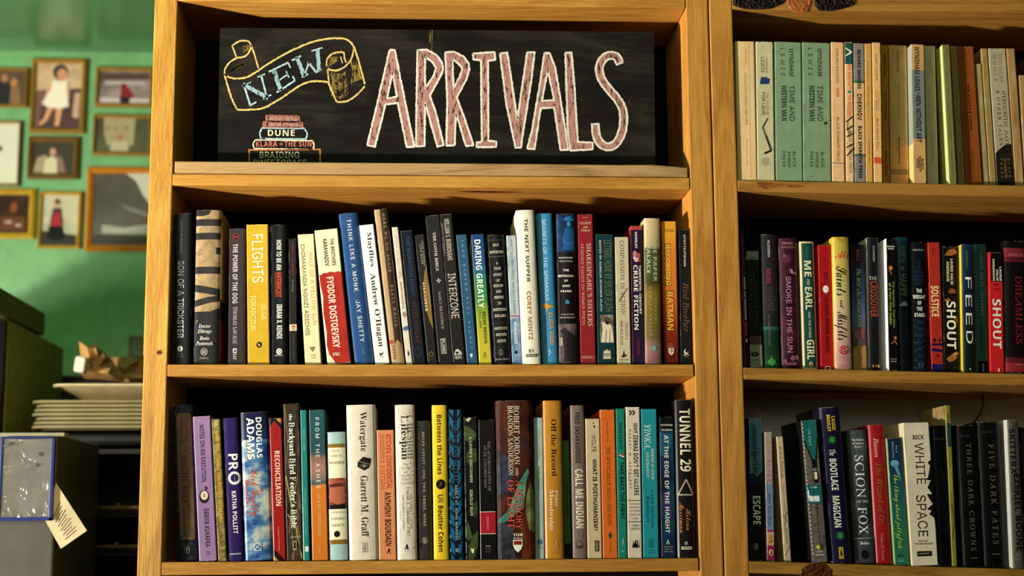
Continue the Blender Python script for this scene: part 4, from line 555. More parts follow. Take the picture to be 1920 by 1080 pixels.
89:[125,[38,0,28,2,28,11,33,14,54,14,54,48,20,105,9,108,9,117,17,120,52,118,52,108,39,105,63,62,88,105,76,108,76,118,107,120,116,117,115,108,104,105,70,46,70,14,94,13,96,3,89,0]],
},
}
FONT = {}
for _k, _s in FSRC.items():
    FONT[_k] = {}
    for _c, _g in _s.items():
        FONT[_k][chr(_c)] = (_g[0]*5, [[(_q[i]*5, _q[i+1]*5) for i in range(0, len(_q), 2)] for _q in _g[1:]])
TES = {}
def glyph(f, c):
    if (f, c) in TES: return TES[(f, c)]
    g = FONT[f].get(c) or FONT['R'].get(c)
    if g is None: g = (300, [])
    adv, loops = g
    vs, tris = fill2d(loops) if loops else ([], [])
    TES[(f, c)] = (adv, vs, tris); return TES[(f, c)]
def text2d(f, s, track=0):
    """returns verts, tris, x0, x1 in glyph units"""
    vs = []; fs = []; x = 0
    for c in s:
        if c == ' ': x += 260+track; continue
        adv, v, t = glyph(f, c); k = len(vs)
        vs += [(x+a, b) for a, b in v]; fs += [tuple(k+q for q in tt) for tt in t]; x += adv+track
    xs = [p[0] for p in vs] or [0, 1]
    return vs, fs, min(xs), max(xs)
def fit2d(f, s, length, height):
    """letters spaced out, rather than stretched, when the line is long for its height"""
    v, t, a, b = text2d(f, s)
    want = length/max(height, 1e-6)*600
    lim = 9 if s != s.upper() else (1.7 if f == 'S' else 1.2)
    if want > lim*(b-a) and len(s) > 3:
        return text2d(f, s, (want/1.06-(b-a))/(len(s)-1))
    return v, t, a, b

# ------------------------------------------------------------------ room
WY = 1.9                                  # the green wall
CEIL = W(140, 97, WY).z
g_wall = plain('green_wall_paint', '#71aa6e', .42, .5)
m, N, b = nt('green_gloss_ceiling', .27, .6); MC['ceil'] = m
f = noise(N, coords(N, (1, 1, 1)), 3, 3, .5); r = ramp(N, f, [(.3, lin('#4b8a4c')), (.7, lin('#5a9c5a'))]); N.links.new(r.outputs[0], b.inputs['Base Color'])
mb = MB(); mb.box((-3.7, WY, 0), (3.4, WY+.12, CEIL+.1), g_wall); struct(mb.build('wall_back'))
mb = MB(); mb.box((-3.82, -3.4, 0), (-3.7, WY+.12, CEIL+.1), g_wall); struct(mb.build('wall_left'))
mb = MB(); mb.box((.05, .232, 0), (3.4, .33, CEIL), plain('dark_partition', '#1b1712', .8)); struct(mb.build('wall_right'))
mb = MB(); mb.box((-3.82, -3.4, CEIL), (3.4, WY+.12, CEIL+.1), m); struct(mb.build('ceiling'))
mb = MB(); mb.box((-3.82, -3.4, -.08), (3.4, WY+.12, 0), wood('floor_boards', 0, ('#2b1a0d', '#4a2d17', '#5c3a1f'), .3, 120)); struct(mb.build('floor'))

# ------------------------------------------------------------------ bookcases
X1, X2, X3, X4 = .0366, .8625, .9, .9395
Z = dict(Z1=-.2843, Z1b=-.3042, Z2=-.5885, Z2b=-.6071, Z3=-.8906, Z3b=-.9102)
for k in Z: Z[k] += ZO
DEP = .2119
pine_z = wood('pine_upright', 2, ((176, 122, 44), (212, 161, 69), (228, 187, 96)), 1.0)
pine_z2 = wood('pine_upright_planed', 2, ((166, 112, 44), (199, 143, 62), (214, 161, 80)), .40, 300)
pine_x = wood('pine_shelf', 0, ((166, 112, 39), (199, 145, 62), (213, 166, 80)), .40)
pine_old = wood('weathered_plank', 0, ((132, 106, 66), (185, 149, 101), (201, 170, 119)), .35)
pine_dark = wood('pine_shelf_darker', 0, ((126, 85, 30), (181, 133, 57), (197, 149, 71)), .35)
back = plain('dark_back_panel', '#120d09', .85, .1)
knot_m = mottle('knot', ['#2a1208', '#5a2c0e', '#8c4c1a'], 160, .5, (1, 1, .5), dist=1)
burl_m = mottle('knot_ring', ['#7a3f12', '#a9622a', '#b8702c'], 90, .5, (1, 1, 1), dist=1.5)
def disc(mb, c, rx, rz, mat, off=.0006, n=16, seed=1):
    rnd = random.Random(seed); k = [rnd.uniform(.85, 1.1) for _ in range(n)]
    mb.add([(c.x+rx*k[i]*math.cos(i*2*math.pi/n), c.y-off, c.z+rz*k[i]*math.sin(i*2*math.pi/n)) for i in range(n)], [tuple(range(n))], mat)
TOPZ = CEIL-.18
bc = thing('bookcase', 'tall golden pine bookcase holding the chalkboard and two rows of books', 'bookcase', (0, 0, 0))
def upright(x0, x1, mat, parent, knots=(), label=None):
    mb = MB(); mb.box((x0, 0, 0), (x1, DEP, TOPZ), mat)
    o = mb.build('upright', parent, .0022, 3)
    for i, (px, py, rx, rz) in enumerate(knots):
        pass
    return o
up1 = upright(0, X1, pine_z, bc)
mb = MB(); c = W(298.5, 661); disc(mb, c, .0042, .0042, burl_m, .0005, seed=3); disc(mb, c, .003, .0026, knot_m, .0009, seed=4); mb.build('knot', up1)
mb = MB(); mb.box((-.004, .02, W(0, 663).z), (-.0002, DEP-.01, W(268, 396).z), pine_z); mb.build('edge_strip', bc)
upright(X2, X3-.0008, pine_z2, bc)
def board(parent, x0, x1, z0, z1, mat, name='shelf', slope=0, y0=0.0, knots=()):
    mb = MB(); n = 2
    zz = lambda x: (x-x0)*slope
    vs = [(x0,y0,z0),(x1,y0,z0+zz(x1)),(x1,DEP-.006,z0+zz(x1)),(x0,DEP-.006,z0),(x0,y0,z1),(x1,y0,z1+zz(x1)),(x1,DEP-.006,z1+zz(x1)),(x0,DEP-.006,z1)]
    mb.add(vs, [(0,3,2,1),(4,5,6,7),(0,1,5,4),(1,2,6,5),(2,3,7,6),(3,0,4,7)], mat)
    return mb.build(name, parent, .0012, 2)
board(bc, X1, X2-.001, ZO, ZO+.021, pine_x)
s1 = board(bc, X1, X2-.001, Z['Z1b'], Z['Z1']-.0012, pine_x)
board(bc, X1+.0006, X2-.002, Z['Z2b'], Z['Z2'], pine_x)
board(bc, X1+.0006, X2-.002, Z['Z3b'], Z['Z3'], pine_x)
for zz_ in (ZO-1.22, ZO-1.52, .12): board(bc, X1+.0006, X2-.002, zz_-.02, zz_, pine_x)
mb = MB(); c = W(915, 372, .03)
mb.add([(c.x+rx, .03+ry, Z['Z1b']-.0004) for rx, ry in ((-.05,0),(-.02,-.006),(.02,-.004),(.06,0),(.02,.007),(-.03,.006))], [(0,1,2,3,4,5)], knot_m); mb.build('knot', s1)
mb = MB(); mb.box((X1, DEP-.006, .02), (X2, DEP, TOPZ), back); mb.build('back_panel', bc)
# loose plank that holds the chalkboard, right end planed down
zt = W(329, 302).z; ze = W(1290, 315).z
mb = MB()
P = [(X1+.003, zt-.0004), (.60, zt), (.75, zt-.0006), (.80, W(1245, 309).z), (.83, W(1265, 311.5).z), (X2-.004, ze), (X2-.004, Z['Z1']), (X1+.003, Z['Z1'])]
mb.prism([(x, .0, z) for x, z in P], (0, .0353, 0), pine_old)
tag(mb.build('loose_plank', None, .0008, 1), 'weathered loose wooden plank lying on the shelf in front of the chalkboard', 'plank')

bc2 = thing('bookcase', 'right hand pine bookcase with dark knots and three rows of books', 'bookcase', (X3, 0, 0))
def loc2(o): o.location = (-X3, 0, 0); return o
loc2(upright(X3+.0010, X4, pine_z2, bc2))
XR = 1.72
loc2(upright(XR, XR+.04, pine_z2, bc2))
def shelf_r(yl, yr, th, mat=pine_dark, **k):
    a = W(1385, yl).z; xb = W(1915, yr).x; b_ = W(1915, yr).z; sl = (b_-a)/(xb-X4)
    o = loc2(board(bc2, X4+.0004, XR, a-th, a, mat, slope=sl)); return a, sl, o
R1 = shelf_r(337.8, 347.8, .0185); R2 = shelf_r(689, 701, .0185); R3 = shelf_r(1052, 1067.5, .0185)
def rz(R, x): return R[0]+R[1]*(x-X4)
a0 = W(1380, 17).z; b0 = W(1915, 24).z
sl0 = (b0-a0)/(W(1915, 24).x-X4)
R0 = loc2(board(bc2, X4+.0004, XR, a0, a0+.06, pine_dark, slope=sl0))
loc2(board(bc2, X4+.0004, XR, R3[0]-.33, R3[0]-.31, pine_dark))
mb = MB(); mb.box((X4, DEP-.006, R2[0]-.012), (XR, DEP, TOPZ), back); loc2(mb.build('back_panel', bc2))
mb = MB(); mb.box((X4, DEP-.004, R3[0]-.4), (XR, DEP+.012, R2[0]-.012), plain('grey_backing_cloth', '#c8cbbb', .8, .1)); loc2(mb.build('backing_cloth', bc2))
# rail under the shelf, at the back
ra = W(1395, 737, .17).z; rb = W(1395, 750, .17).z
mb = MB(); mb.box((X4, .17, rb), (W(1890, 745, .17).x, .19, ra), pine_dark); loc2(mb.build('back_rail', bc2))
mb = MB(); a = W(1843, 735, .16)
mb.tube([W(1843, 737, .16), W(1843, 760, .16), W(1838, 775, .16), W(1828, 790, .16), W(1815, 802, .16)], .0016, plain('black_cord', '#0b0b0b'), 6)
tag(mb.build('cord'), 'thin dark cord hanging at the back of the lowest right shelf', 'cord')
# bark-edged knot scars on the top board
bark = mottle('bark', ['#0c0805', '#2a1d12', '#5c4630'], 120, .8, (1, 1, 1.3), dist=1.2, spread=(.38, .72))
def relief(cx0, cy0, outline, mat, parent, name, depth=.004, seed=0, step=.0018):
    """rough relief patch standing a few mm out of the board"""
    pts = [W(x, y) for x, y in outline]; rnd = random.Random(seed)
    bm = bmesh.new(); vs = [bm.verts.new((p.x, 0, p.z)) for p in pts]; f = bm.faces.new(vs)
    lo = [min(p[i] for p in pts) for i in (0, 2)]; hi = [max(p[i] for p in pts) for i in (0, 2)]
    x = lo[0]
    while x < hi[0]:
        bmesh.ops.bisect_plane(bm, geom=bm.verts[:]+bm.edges[:]+bm.faces[:], plane_co=(x, 0, 0), plane_no=(1, 0, 0)); x += step*rnd.uniform(.6, 1.6)
    z = lo[1]
    while z < hi[1]:
        bmesh.ops.bisect_plane(bm, geom=bm.verts[:]+bm.edges[:]+bm.faces[:], plane_co=(0, 0, z), plane_no=(0, 0, 1)); z += step*rnd.uniform(.6, 1.6)
    for v in bm.verts:
        v.co.y = .0008 if v.is_boundary else -rnd.uniform(.0, depth)
    me = bpy.data.meshes.new(name); bm.to_mesh(me); bm.free(); me.materials.append(mat)
    o = bpy.data.objects.new(name, me); C.objects.link(o); o.parent = parent; o.location = (0, -.0006, 0)
    if me.polygons and me.polygons[0].normal.y > 0:
        me.flip_normals()
    return o
relief(0, 0, [(1373,-20),(1374,10),(1395,17),(1420,18),(1445,17),(1465,8),(1476,-3),(1474,-20)], bark, R0, 'bark_scar', seed=1)
relief(0, 0, [(1525,-20),(1527,10),(1535,20),(1560,21),(1580,17),(1597,12),(1604,6),(1592,-5),(1580,-20)], bark, R0, 'bark_scar', seed=2)
rg = relief(0, 0, [(1477,-20),(1474,6),(1481,20),(1500,26),(1515,20),(1524,8),(1527,-20)], burl_m, R0, 'knot', depth=.0012, seed=3, step=.004)
relief(0, 0, [(1498,1082),(1503,1066),(1515,1058),(1532,1056),(1549,1058),(1560,1070),(1562,1082)], knot_m, R3[2], 'knot', depth=.0015, seed=5, step=.004)
relief(0, 0, [(1403,343),(1425,339.5),(1447,341),(1470,345),(1500,347),(1520,350),(1490,353),(1455,351),(1440,357),(1425,358),(1418,350)], mottle('scar', ['#6a340e', '#9a5a20', '#b87a30'], 60, .55, (.5, 1, 1.4), dist=1.5), R1[2], 'knot', depth=.0003, seed=6, step=.01)

# ------------------------------------------------------------------ chalkboard
SY = .036
def chalk(name, col, cover=.5):
    m, N, b = nt('chalk_'+name, .9, .05); c = lin(col)
    v = coords(N, (1, 1, .55)); f = noise(N, v, 900, 3, .7)
    f2 = noise(N, coords(N, (1, 1, .25)), 260, 3, .6)
    a = ND(N, 'ShaderNodeMath', operation='MULTIPLY_ADD'); N.links.new(f, a.inputs[0]); a.inputs[1].default_value = .6
    N.links.new(f2, a.inputs[2])
    r = ramp(N, a.outputs[0], [(.80-cover*.45, lin('#221d19')), (.90-cover*.35, c)])
    N.links.new(r.outputs[0], b.inputs['Base Color']); return m
ck_w = chalk('white', '#e4dccb', .75); ck_p = chalk('pink', '#bd8c7e', .36); ck_y = chalk('yellow', '#dcc274', .62)
ck_b = chalk('pale_blue', '#b4cfd2', .6); ck_o = chalk('orange', '#d8894c', .55); ck_c = chalk('cream', '#e2d6b4', .65); ck_r = chalk('coral', '#d07a66', .6)
ck_ys = chalk('yellow_shading', '#a89048', .18); ck_bs = chalk('blue_fill', '#9fbcc0', .40)
m, N, b = nt('blackboard_paint', .6, .12)
f = noise(N, coords(N, (.5, 1, 1.6)), 9, 6, .65, .8); f2 = noise(N, coords(N, (.06, 1, 1)), 300, 3, .6)
a = ND(N, 'ShaderNodeMath', operation='MULTIPLY_ADD'); N.links.new(f2, a.inputs[0]); a.inputs[1].default_value = .25; N.links.new(f, a.inputs[2])
r = ramp(N, a.outputs[0], [(.42, lin('#15110e')), (.62, lin('#211c18')), (.82, lin('#3a332b'))]); N.links.new(r.outputs[0], b.inputs['Base Color'])
bump(N, b, f2, .35, .0006); board_m = m
mb = MB(); q = [W(412, 52, SY), W(408, 318, SY), W(1229, 322, SY), W(1226, 60, SY)]
q[1].z = q[2].z = Z['Z1']
mb.prism([(p.x, SY, p.z) for p in q], (0, .016, 0), board_m)
def c5(x, y): return (390+x*.26846, 30+y*.26852)
def c6(x, y): return (790+x*.32413, 30+y*.32407)
crnd = random.Random(5)
def stroke(mb, pts, wpx, mat, lay=1, jit=.35, close=False, step=2.2):
    """chalk line: ragged ribbon along photo-space points on the board"""
    P = [Vector((x, y)) for x, y in pts]
    if close: P.append(P[0])
    Q = []
    for a, b_ in zip(P, P[1:]):
        n = max(1, int((b_-a).length/step))
        Q += [a.lerp(b_, i/n) for i in range(n)]
    Q.append(P[-1]); L = []; R_ = []
    for i, p in enumerate(Q):
        t = (Q[min(i+1, len(Q)-1)]-Q[max(i-1, 0)]); 
        if t.length < 1e-6: t = Vector((1, 0))
        t.normalize(); n = Vector((-t.y, t.x))
        a = wpx/2*(1+crnd.uniform(-jit, jit)); c_ = wpx/2*(1+crnd.uniform(-jit, jit))
        L.append(p+n*a); R_.append(p-n*c_)
    vs = [W(v.x, v.y, SY) for v in L]+[W(v.x, v.y, SY) for v in R_]; n = len(L)
    mb.add([(v.x, SY-.00012*lay, v.z) for v in vs], [(i, i+1, n+i+1, n+i) for i in range(n-1)], mat)
def poly(mb, outer, hole, mat, lay):
    loops = [[tuple(W(x, y, SY).xz) for x, y in l] for l in ([outer]+([hole] if hole else []))]
    vs, t = fill2d(loops)
    mb.add([(x, SY-.00012*lay, z) for x, z in vs], t, mat)
def smooth(pts, n=5):
    P = [pts[0]]+list(pts)+[pts[-1]]; out = []
    for i in range(1, len(P)-2):
        p0, p1, p2, p3 = [Vector(P[i+k]) for k in (-1, 0, 1, 2)]
        for k in range(n):
            t = k/n; out.append(tuple(.5*((2*p1)+(-p0+p2)*t+(2*p0-5*p1+4*p2-p3)*t*t+(-p0+3*p1-3*p2+p3)*t**3)))
    out.append(tuple(pts[-1])); return out
LET = [
 ([c5(*p) for p in ((1268,238),(1305,238),(1340,420),(1440,912),(1388,916),(1325,608),(1240,617),(1165,915),(1112,902),(1180,620))], [c5(*p) for p in ((1288,395),(1320,562),(1250,577))]),
 ([(783,94),(800,93),(818,103),(829,118),(831,131),(824,147),(806,179),(818,215),(832,272),(820,275),(797,192),(796,274),(780,275),(781,180)], [(797,107),(810,115),(818,128),(812,144),(797,166)]),
 ([c6(*p) for p in ((138,210),(190,207),(245,235),(272,272),(278,310),(262,365),(205,470),(245,580),(302,748),(258,753),(200,560),(193,748),(145,750),(150,500))], [c6(*p) for p in ((180,250),(215,275),(238,305),(222,350),(186,420))]),
 ([c6(*p) for p in ((298,218),(423,209),(428,255),(386,258),(388,722),(434,726),(433,757),(320,760),(320,732),(350,728),(345,256),(302,252))], None),
 ([c6(*p) for p in ((455,217),(497,211),(555,600),(612,212),(655,210),(635,380),(575,762),(545,762),(490,500))], None),
 ([c6(*p) for p in ((712,215),(742,215),(775,300),(852,773),(805,775),(768,530),(690,535),(655,770),(613,768),(640,660),(680,430))], [c6(*p) for p in ((732,310),(768,487),(697,492))]),
 ([c6(*p) for p in ((833,213),(868,210),(885,400),(905,728),(992,732),(990,773),(862,778),(848,700))], None)]
for o_, h_ in LET:
    poly(mb, o_, h_, ck_p, 1); stroke(mb, o_, 3.6, ck_w, 2, close=True)
    if h_: stroke(mb, h_, 3.4, ck_w, 2, close=True)
S_ = smooth([c6(*p) for p in ((1148,275),(1130,238),(1095,228),(1062,240),(1036,275),(1030,320),(1045,370),(1090,430),(1140,490),(1166,550),(1170,610),(1158,680),(1125,738),(1080,758),(1038,738),(1012,690),(1006,625))])
V2 = [Vector(p) for p in S_]; Lh = []; Rh = []
for i, p in enumerate(V2):
    t = (V2[min(i+1, len(V2)-1)]-V2[max(i-1, 0)]).normalized(); n_ = Vector((-t.y, t.x)); Lh.append(tuple(p+n_*6.6)); Rh.append(tuple(p-n_*6.6))
SO = Lh+Rh[::-1]; poly(mb, SO, None, ck_p, 1); stroke(mb, SO, 3.6, ck_w, 2, close=True)
# banner
def yl(pts, w_=3.2, sm=True, mat=None, lay=2): stroke(mb, smooth([c5(*p) for p in pts]) if sm else [c5(*p) for p in pts], w_, mat or ck_y, lay)
yl([(115,405),(150,430),(210,437),(270,428),(330,395),(420,335),(520,275),(620,225),(740,178),(830,160),(920,155),(975,168),(1015,210),(1045,290),(1070,380),(1095,475)], 3.4)
yl([(115,405),(135,480),(165,575),(205,655)], 3.2); yl([(205,655),(290,655),(380,645),(460,605),(540,555),(620,500),(690,465),(760,455),(840,462)], 3.4)
yl([(115,405),(120,370),(150,325),(200,295),(250,285),(280,262),(300,215),(285,180),(240,172),(200,185),(168,210)], 3.0)
yl([(168,210),(185,250),(200,292)], 2.6, False); yl([(300,200),(325,270),(352,365)], 3.0, False); yl([(115,405),(140,420)], 2.6, False)
yl([(840,462),(862,520),(900,600)], 3.2); yl([(900,600),(970,595),(1040,550),(1095,490)], 3.2)
yl([(832,300),(860,270),(900,255),(945,255),(955,300),(965,325)], 3.0); yl([(832,300),(828,340),(845,372),(900,380),(960,350),(1000,300),(1020,230)], 3.0)
yl([(832,340),(838,400),(845,462)], 2.8)
yl([(925,285),(940,330)], 2.2, False)
for i in range(16):
    t = i/15; yl([(855+8*crnd.random(), 395+t*160), (900+30*crnd.random(), 410+t*165), (960+t*20, 400+t*150-10)], 1.6, True, ck_ys, 1)
for i in range(9):
    t = i/8; yl([(985+t*60, 300+t*10), (1010+t*50, 380+t*20), (1000+t*75, 470-t*30)], 1.5, True, ck_ys, 1)
for i in range(7):
    t = i/6; yl([(140+t*25, 400-t*12), (190+t*10, 355+t*6), (250, 330+t*14)], 1.5, True, ck_ys, 1)
for i in range(5):
    t = i/4; yl([(845+t*5, 350-t*60), (875, 330-t*40), (900+t*10, 315-t*30)], 1.5, True, ck_ys, 1)
for i in range(4):
    t = i/3; yl([(245, 215+t*40), (270, 205+t*35), (292, 200+t*25)], 1.5, True, ck_ys, 1)
# NEW with thick and thin strokes and small serifs
def bl(a, b_, w_): stroke(mb, [c5(*a), c5(*b_)], w_, ck_bs if w_ > 4 else ck_b, 2, .25)
bl((250,478),(295,625),3.4); bl((245,478),(420,572),8.0); bl((372,415),(412,570),3.4)
bl((238,490),(300,462),2.4); bl((290,628),(338,602),2.8); bl((345,428),(398,405),2.6); bl((385,580),(442,550),2.8)
bl((462,378),(508,520),8.0); bl((425,390),(560,325),3.0); bl((560,325),(575,362),2.6); bl((495,450),(560,405),2.8); bl((545,385),(565,430),2.4); bl((480,535),(608,450),3.2); bl((608,450),(590,420),2.8)
bl((622,290),(672,420),7.6); bl((672,420),(705,325),3.0); bl((712,340),(755,392),3.4); bl((765,235),(775,385),7.0); bl((585,310),(650,278),3.0); bl((722,245),(798,222),3.0); bl((655,428),(700,405),2.8); bl((752,395),(795,375),2.8); bl((695,325),(722,340),2.6)
# drawn stack of books
def ln(pts, mat, w_=2.4, close=False): stroke(mb, [c5(*p) for p in pts], w_, mat, 2, close=close)
ln([(405,695),(635,700),(640,740),(408,735)], ck_r, 2.4, True)
for k in range(5): ln([(412,700+k*8),(632,706+k*8)], ck_p, 2.2)
ln([(385,740),(660,745),(662,778),(385,775)], ck_r, 2.2, True)
for k in range(4): ln([(392,746+k*8),(655,750+k*8)], ck_p, 2.2)
ln(smooth([(375,785),(362,820),(372,855),(400,858)]), ck_b, 2.6); ln([(372,782),(680,785)], ck_b); ln([(372,856),(685,860)], ck_b); ln(smooth([(672,783),(692,820),(685,858)]), ck_b, 2.8)
ln([(330,865),(735,872)], ck_c); ln([(320,925),(735,932)], ck_c); ln(smooth([(330,865),(316,895),(322,925)]), ck_c); ln(smooth([(730,870),(740,900),(733,930)]), ck_c, 2.8)
ln([(288,1035),(288,935),(783,932),(783,1035)], ck_o, 2.6)
def ctext(s, f, x0, x1, y0, y1, mat, thick=0):
    vs, fs, a, b_ = text2d(f, s, 40)
    out = [W(*c5(x0+(x-a)/(b_-a)*(x1-x0), y1-y/600*(y1-y0)), SY) for x, y in vs]
    mb.add([(p.x, SY-.0003, p.z) for p in out], fs, mat)
ctext('DUNE', 'S', 418, 605, 795, 838, ck_c); ctext('KLARA', 'S', 335, 484, 876, 912, ck_r); ctext('THE SUN', 'S', 535, 722, 876, 912, ck_r); ln([(498, 894), (524, 894)], ck_r, 1.8); ln([(511, 882), (511, 906)], ck_r, 1.8)
ctext('BRAIDING', 'R', 362, 638, 948, 992, ck_c); ctext('SWEETGRASS', 'R', 318, 690, 1003, 1045, ck_c)
# scuffs and grooves in the board
for (x0, y0, x1, y1, w_) in ((1552,95,1549,185,1.6),(1566,95,1562,240,1.0)): stroke(mb, [c5(x0, y0), c5(x1, y1)], w_, ck_ys, 1)
chb = mb.build('chalkboard_sign', None)
tag(chb, 'black chalkboard with a chalk banner, a drawn book stack and large pink capitals', 'sign')

# ------------------------------------------------------------------ books
PAPER = lambda g: paint('#d8c8a4', g, .8, .1, .12, 'pages', 200)
class Row:
    def __init__(s, x0, y0, sc, Yb, shelf, rec, g, group):
        s.x0, s.y0, s.sc, s.Yb, s.shelf, s.rec, s.g, s.group = x0, y0, sc, Yb, shelf, rec, g, group
brnd = random.Random(11)
def book(R, label, kind, tl, tr, bl, br, yt, base, elems=(), rec=None, side=None, dep=None, wear=3, rough=None, g=None, rside=None):
    rec = R.rec if rec is None else rec; g = R.g if g is None else g
    px = lambda X: R.x0+X*R.sc
    py = lambda Y: R.y0+Y*R.sc
    hard = kind == 'h'
    ptl = W(px(tl), py(yt), rec); ptr = W(px(tr), py(yt), rec)
    pbl = W(px(bl), py(R.Yb), rec); pbr = W(px(br), py(R.Yb), rec)
    zs = max(R.shelf(pbl.x), R.shelf(pbr.x))+.0004
    h = ptl.z-zs
    g = g*1.08
    le = math.atan2(((ptl.x-pbl.x)+(ptr.x-pbr.x))/2, h)
    wd = ((ptr.x-ptl.x)+(pbr.x-pbl.x))/2*math.cos(le)-.0007
    h = h/math.cos(le)
    dep = dep or (.152 if hard else .135)+brnd.uniform(-.006, .006)
    dep = min(dep, .203-rec)
    # pivot on the corner that rests on the shelf
    if le <= 0: loc = (pbl.x, rec, zs)
    else: loc = (pbl.x, rec, zs+wd*math.sin(le))
    if le < 0: pass
    root = thing('hardcover_book' if hard else 'paperback_book', label, 'book', loc, R.group)
    root.rotation_euler = (0, le, 0)
    rough = rough or (.34 if hard else .32)
    bm_ = base if not isinstance(base, str) else paint(base, g, rough)
    sm = bm_ if side is None else (side if not isinstance(side, str) else paint(side, g, rough))
    rm = sm if rside is None else (rside if not isinstance(rside, str) else paint(rside, g, rough))
    t = .0022 if hard else .0006
    seg = 10
    if hard:
        bul = min(.0032, wd*.09); ed = 0
        ysp = lambda u: bul*abs(2*u-1)**2.4+(.0012*max(0, abs(2*u-1)-.9)/.1)
        us = [i/seg for i in range(seg+1)]
    else:
        ed = min(.12, .0012/wd)
        ysp = lambda u: .0007*max(0, (abs(2*u-1)-(1-2*ed))/(2*ed))
        us = [0, ed, 1-ed, 1]
    out = [(0, dep)]+[(u*wd, ysp(u)) for u in us]+[(wd, dep)]
    inn = [(t, dep)]+[(min(max(u*wd, t), wd-t), ysp(u)+t) for u in us]+[(wd-t, dep)]
    n = len(out); mb = MB()
    vs = [(x, y, 0) for x, y in out]+[(x, y, 0) for x, y in inn]+[(x, y, h) for x, y in out]+[(x, y, h) for x, y in inn]
    o0, i0, o1, i1 = 0, n, 2*n, 3*n
    fl = []; fm = []
    for k in range(n-1):
        mat = sm if k == 0 else (rm if k == n-2 else bm_)
        fl.append((o0+k, o0+k+1, o1+k+1, o1+k)); fm.append(mat)
        fl.append((i0+k+1, i0+k, i1+k, i1+k+1)); fm.append(mat)
        fl.append((o1+k, o1+k+1, i1+k+1, i1+k)); fm.append(mat)
        fl.append((o0+k+1, o0+k, i0+k, i0+k+1)); fm.append(mat)
    fl += [(o0, o1, i1, i0), (o0+n-1, i0+n-1, i1+n-1, o1+n-1)]; fm += [sm, sm]
    base_k = len(mb.v); mb.v += vs
    for f, m_ in zip(fl, fm): mb.f.append(tuple(base_k+q for q in f)); mb.m.append(mb.mi(m_))
    # printed matter on the spine
    vb = R.Yb; vt = yt; cw = ((tr-tl)+(br-bl))/2
    Zv = lambda v: h*(1-(v-vt)/(vb-vt))
    lay = [0]
    def put(verts, faces, mat, cut=True):
        lay[0] += 1; off = .00010*lay[0]; verts = [(x, min(max(z, .0001), h-.0001)) for x, z in verts]
        if cut:
            b2 = bmesh.new(); bv = [b2.verts.new((x, 0, z)) for x, z in verts]
            for f in faces:
                try: b2.faces.new([bv[i] for i in f])
                except Exception: pass
            for u in us[1:-1]:
                bmesh.ops.bisect_plane(b2, geom=b2.verts[:]+b2.edges[:]+b2.faces[:], plane_co=(u*wd, 0, 0), plane_no=(1, 0, 0))
            b2.verts.index_update(); b2.verts.ensure_lookup_table()
            verts = [(v.co.x, v.co.z) for v in b2.verts]; faces = [tuple(v.index for v in f.verts) for f in b2.faces]; b2.free()
        def yy(x):
            u = min(max(x/wd, 0), 1)
            if not hard: return ysp(u)
            k = min(int(u*seg), seg-1); f_ = u*seg-k
            return ysp(us[k])*(1-f_)+ysp(us[k+1])*f_
        # keep every face turned to the front
        V_ = [(x, yy(x)-off, z) for x, z in verts]; F_ = []
        for f in faces:
            a = sum((V_[f[i]][0]*V_[f[(i+1) % len(f)]][2]-V_[f[(i+1) % len(f)]][0]*V_[f[i]][2]) for i in range(len(f)))
            F_.append(tuple(f) if a > 0 else tuple(f)[::-1])
        mb.add(V_, F_, mat)
    def mat_of(c): return ink(c, g) if isinstance(c, str) else c
    cl = lambda x: min(max(x, .0001), wd-.0001)
    for e in elems:
        k = e[0]
        if k == 't':
            _, s_, f_, c_, uc, uh, v0, v1 = e
            z0, z1 = Zv(v0), Zv(v1); hh = uh*wd; vv, ff, a, b_ = fit2d(f_, s_, z0-z1, hh)
            put([(cl(uc*wd-hh/2+y/600*hh), z0+(x-a)/(b_-a)*(z1-z0)) for x, y in vv], ff, mat_of(c_))
        elif k == 'h':
            _, s_, f_, c_, uc, uw, v0, v1 = e
            z0, z1 = Zv(v0), Zv(v1); vv, ff, a, b_ = fit2d(f_, s_, uw*wd, z0-z1)
            put([(cl((uc-uw/2+(x-a)/(b_-a)*uw)*wd), z1+y/600*(z0-z1)) for x, y in vv], ff, mat_of(c_))
        elif k == 'r':
            _, u0, u1, v0, v1, c_ = e
            cs = sorted(set([max(u0, .003), min(u1, .997)]+([ed, 1-ed] if not hard and u0 < ed < u1 else [])))
            cs = [c for c in cs if u0-.01 <= c <= u1+.01]
            vv = [(c*wd, Zv(z)) for z in (v0, v1) for c in cs]; m2 = len(cs)
            put(vv, [(i, i+1, m2+i+1, m2+i) for i in range(m2-1)], mat_of(c_))
        elif k in ('e', 'o'):
            _, uc, vc, rx, ry, c_ = e[:6]; nn = 20; s_ = wd/cw; sz = h/(vb-vt)
            pts = [(cl(uc*wd+rx*s_*math.cos(i*2*math.pi/nn)), Zv(vc)+ry*sz*math.sin(i*2*math.pi/nn)) for i in range(nn)]
            if k == 'e': put(pts, [tuple(range(nn))], mat_of(c_))
            else:
                q = 1-e[6]; pts2 = [(cl(uc*wd+q*rx*s_*math.cos(i*2*math.pi/nn)), Zv(vc)+q*ry*sz*math.sin(i*2*math.pi/nn)) for i in range(nn)]
                put(pts+pts2, [(i, (i+1) % nn, nn+(i+1) % nn, nn+i) for i in range(nn)], mat_of(c_))
        elif k == 'p':
            pts = [(cl(u*wd), Zv(v)) for u, v in e[1]]
            pv, tr_ = fill2d([pts])
            put(pv, tr_, mat_of(e[2]))
        elif k == 'l':
            _, P_, wl, c_ = e; s_ = wd/cw; P2 = [Vector((cl(u*wd), Zv(v))) for u, v in P_]; vv = []; ff = []
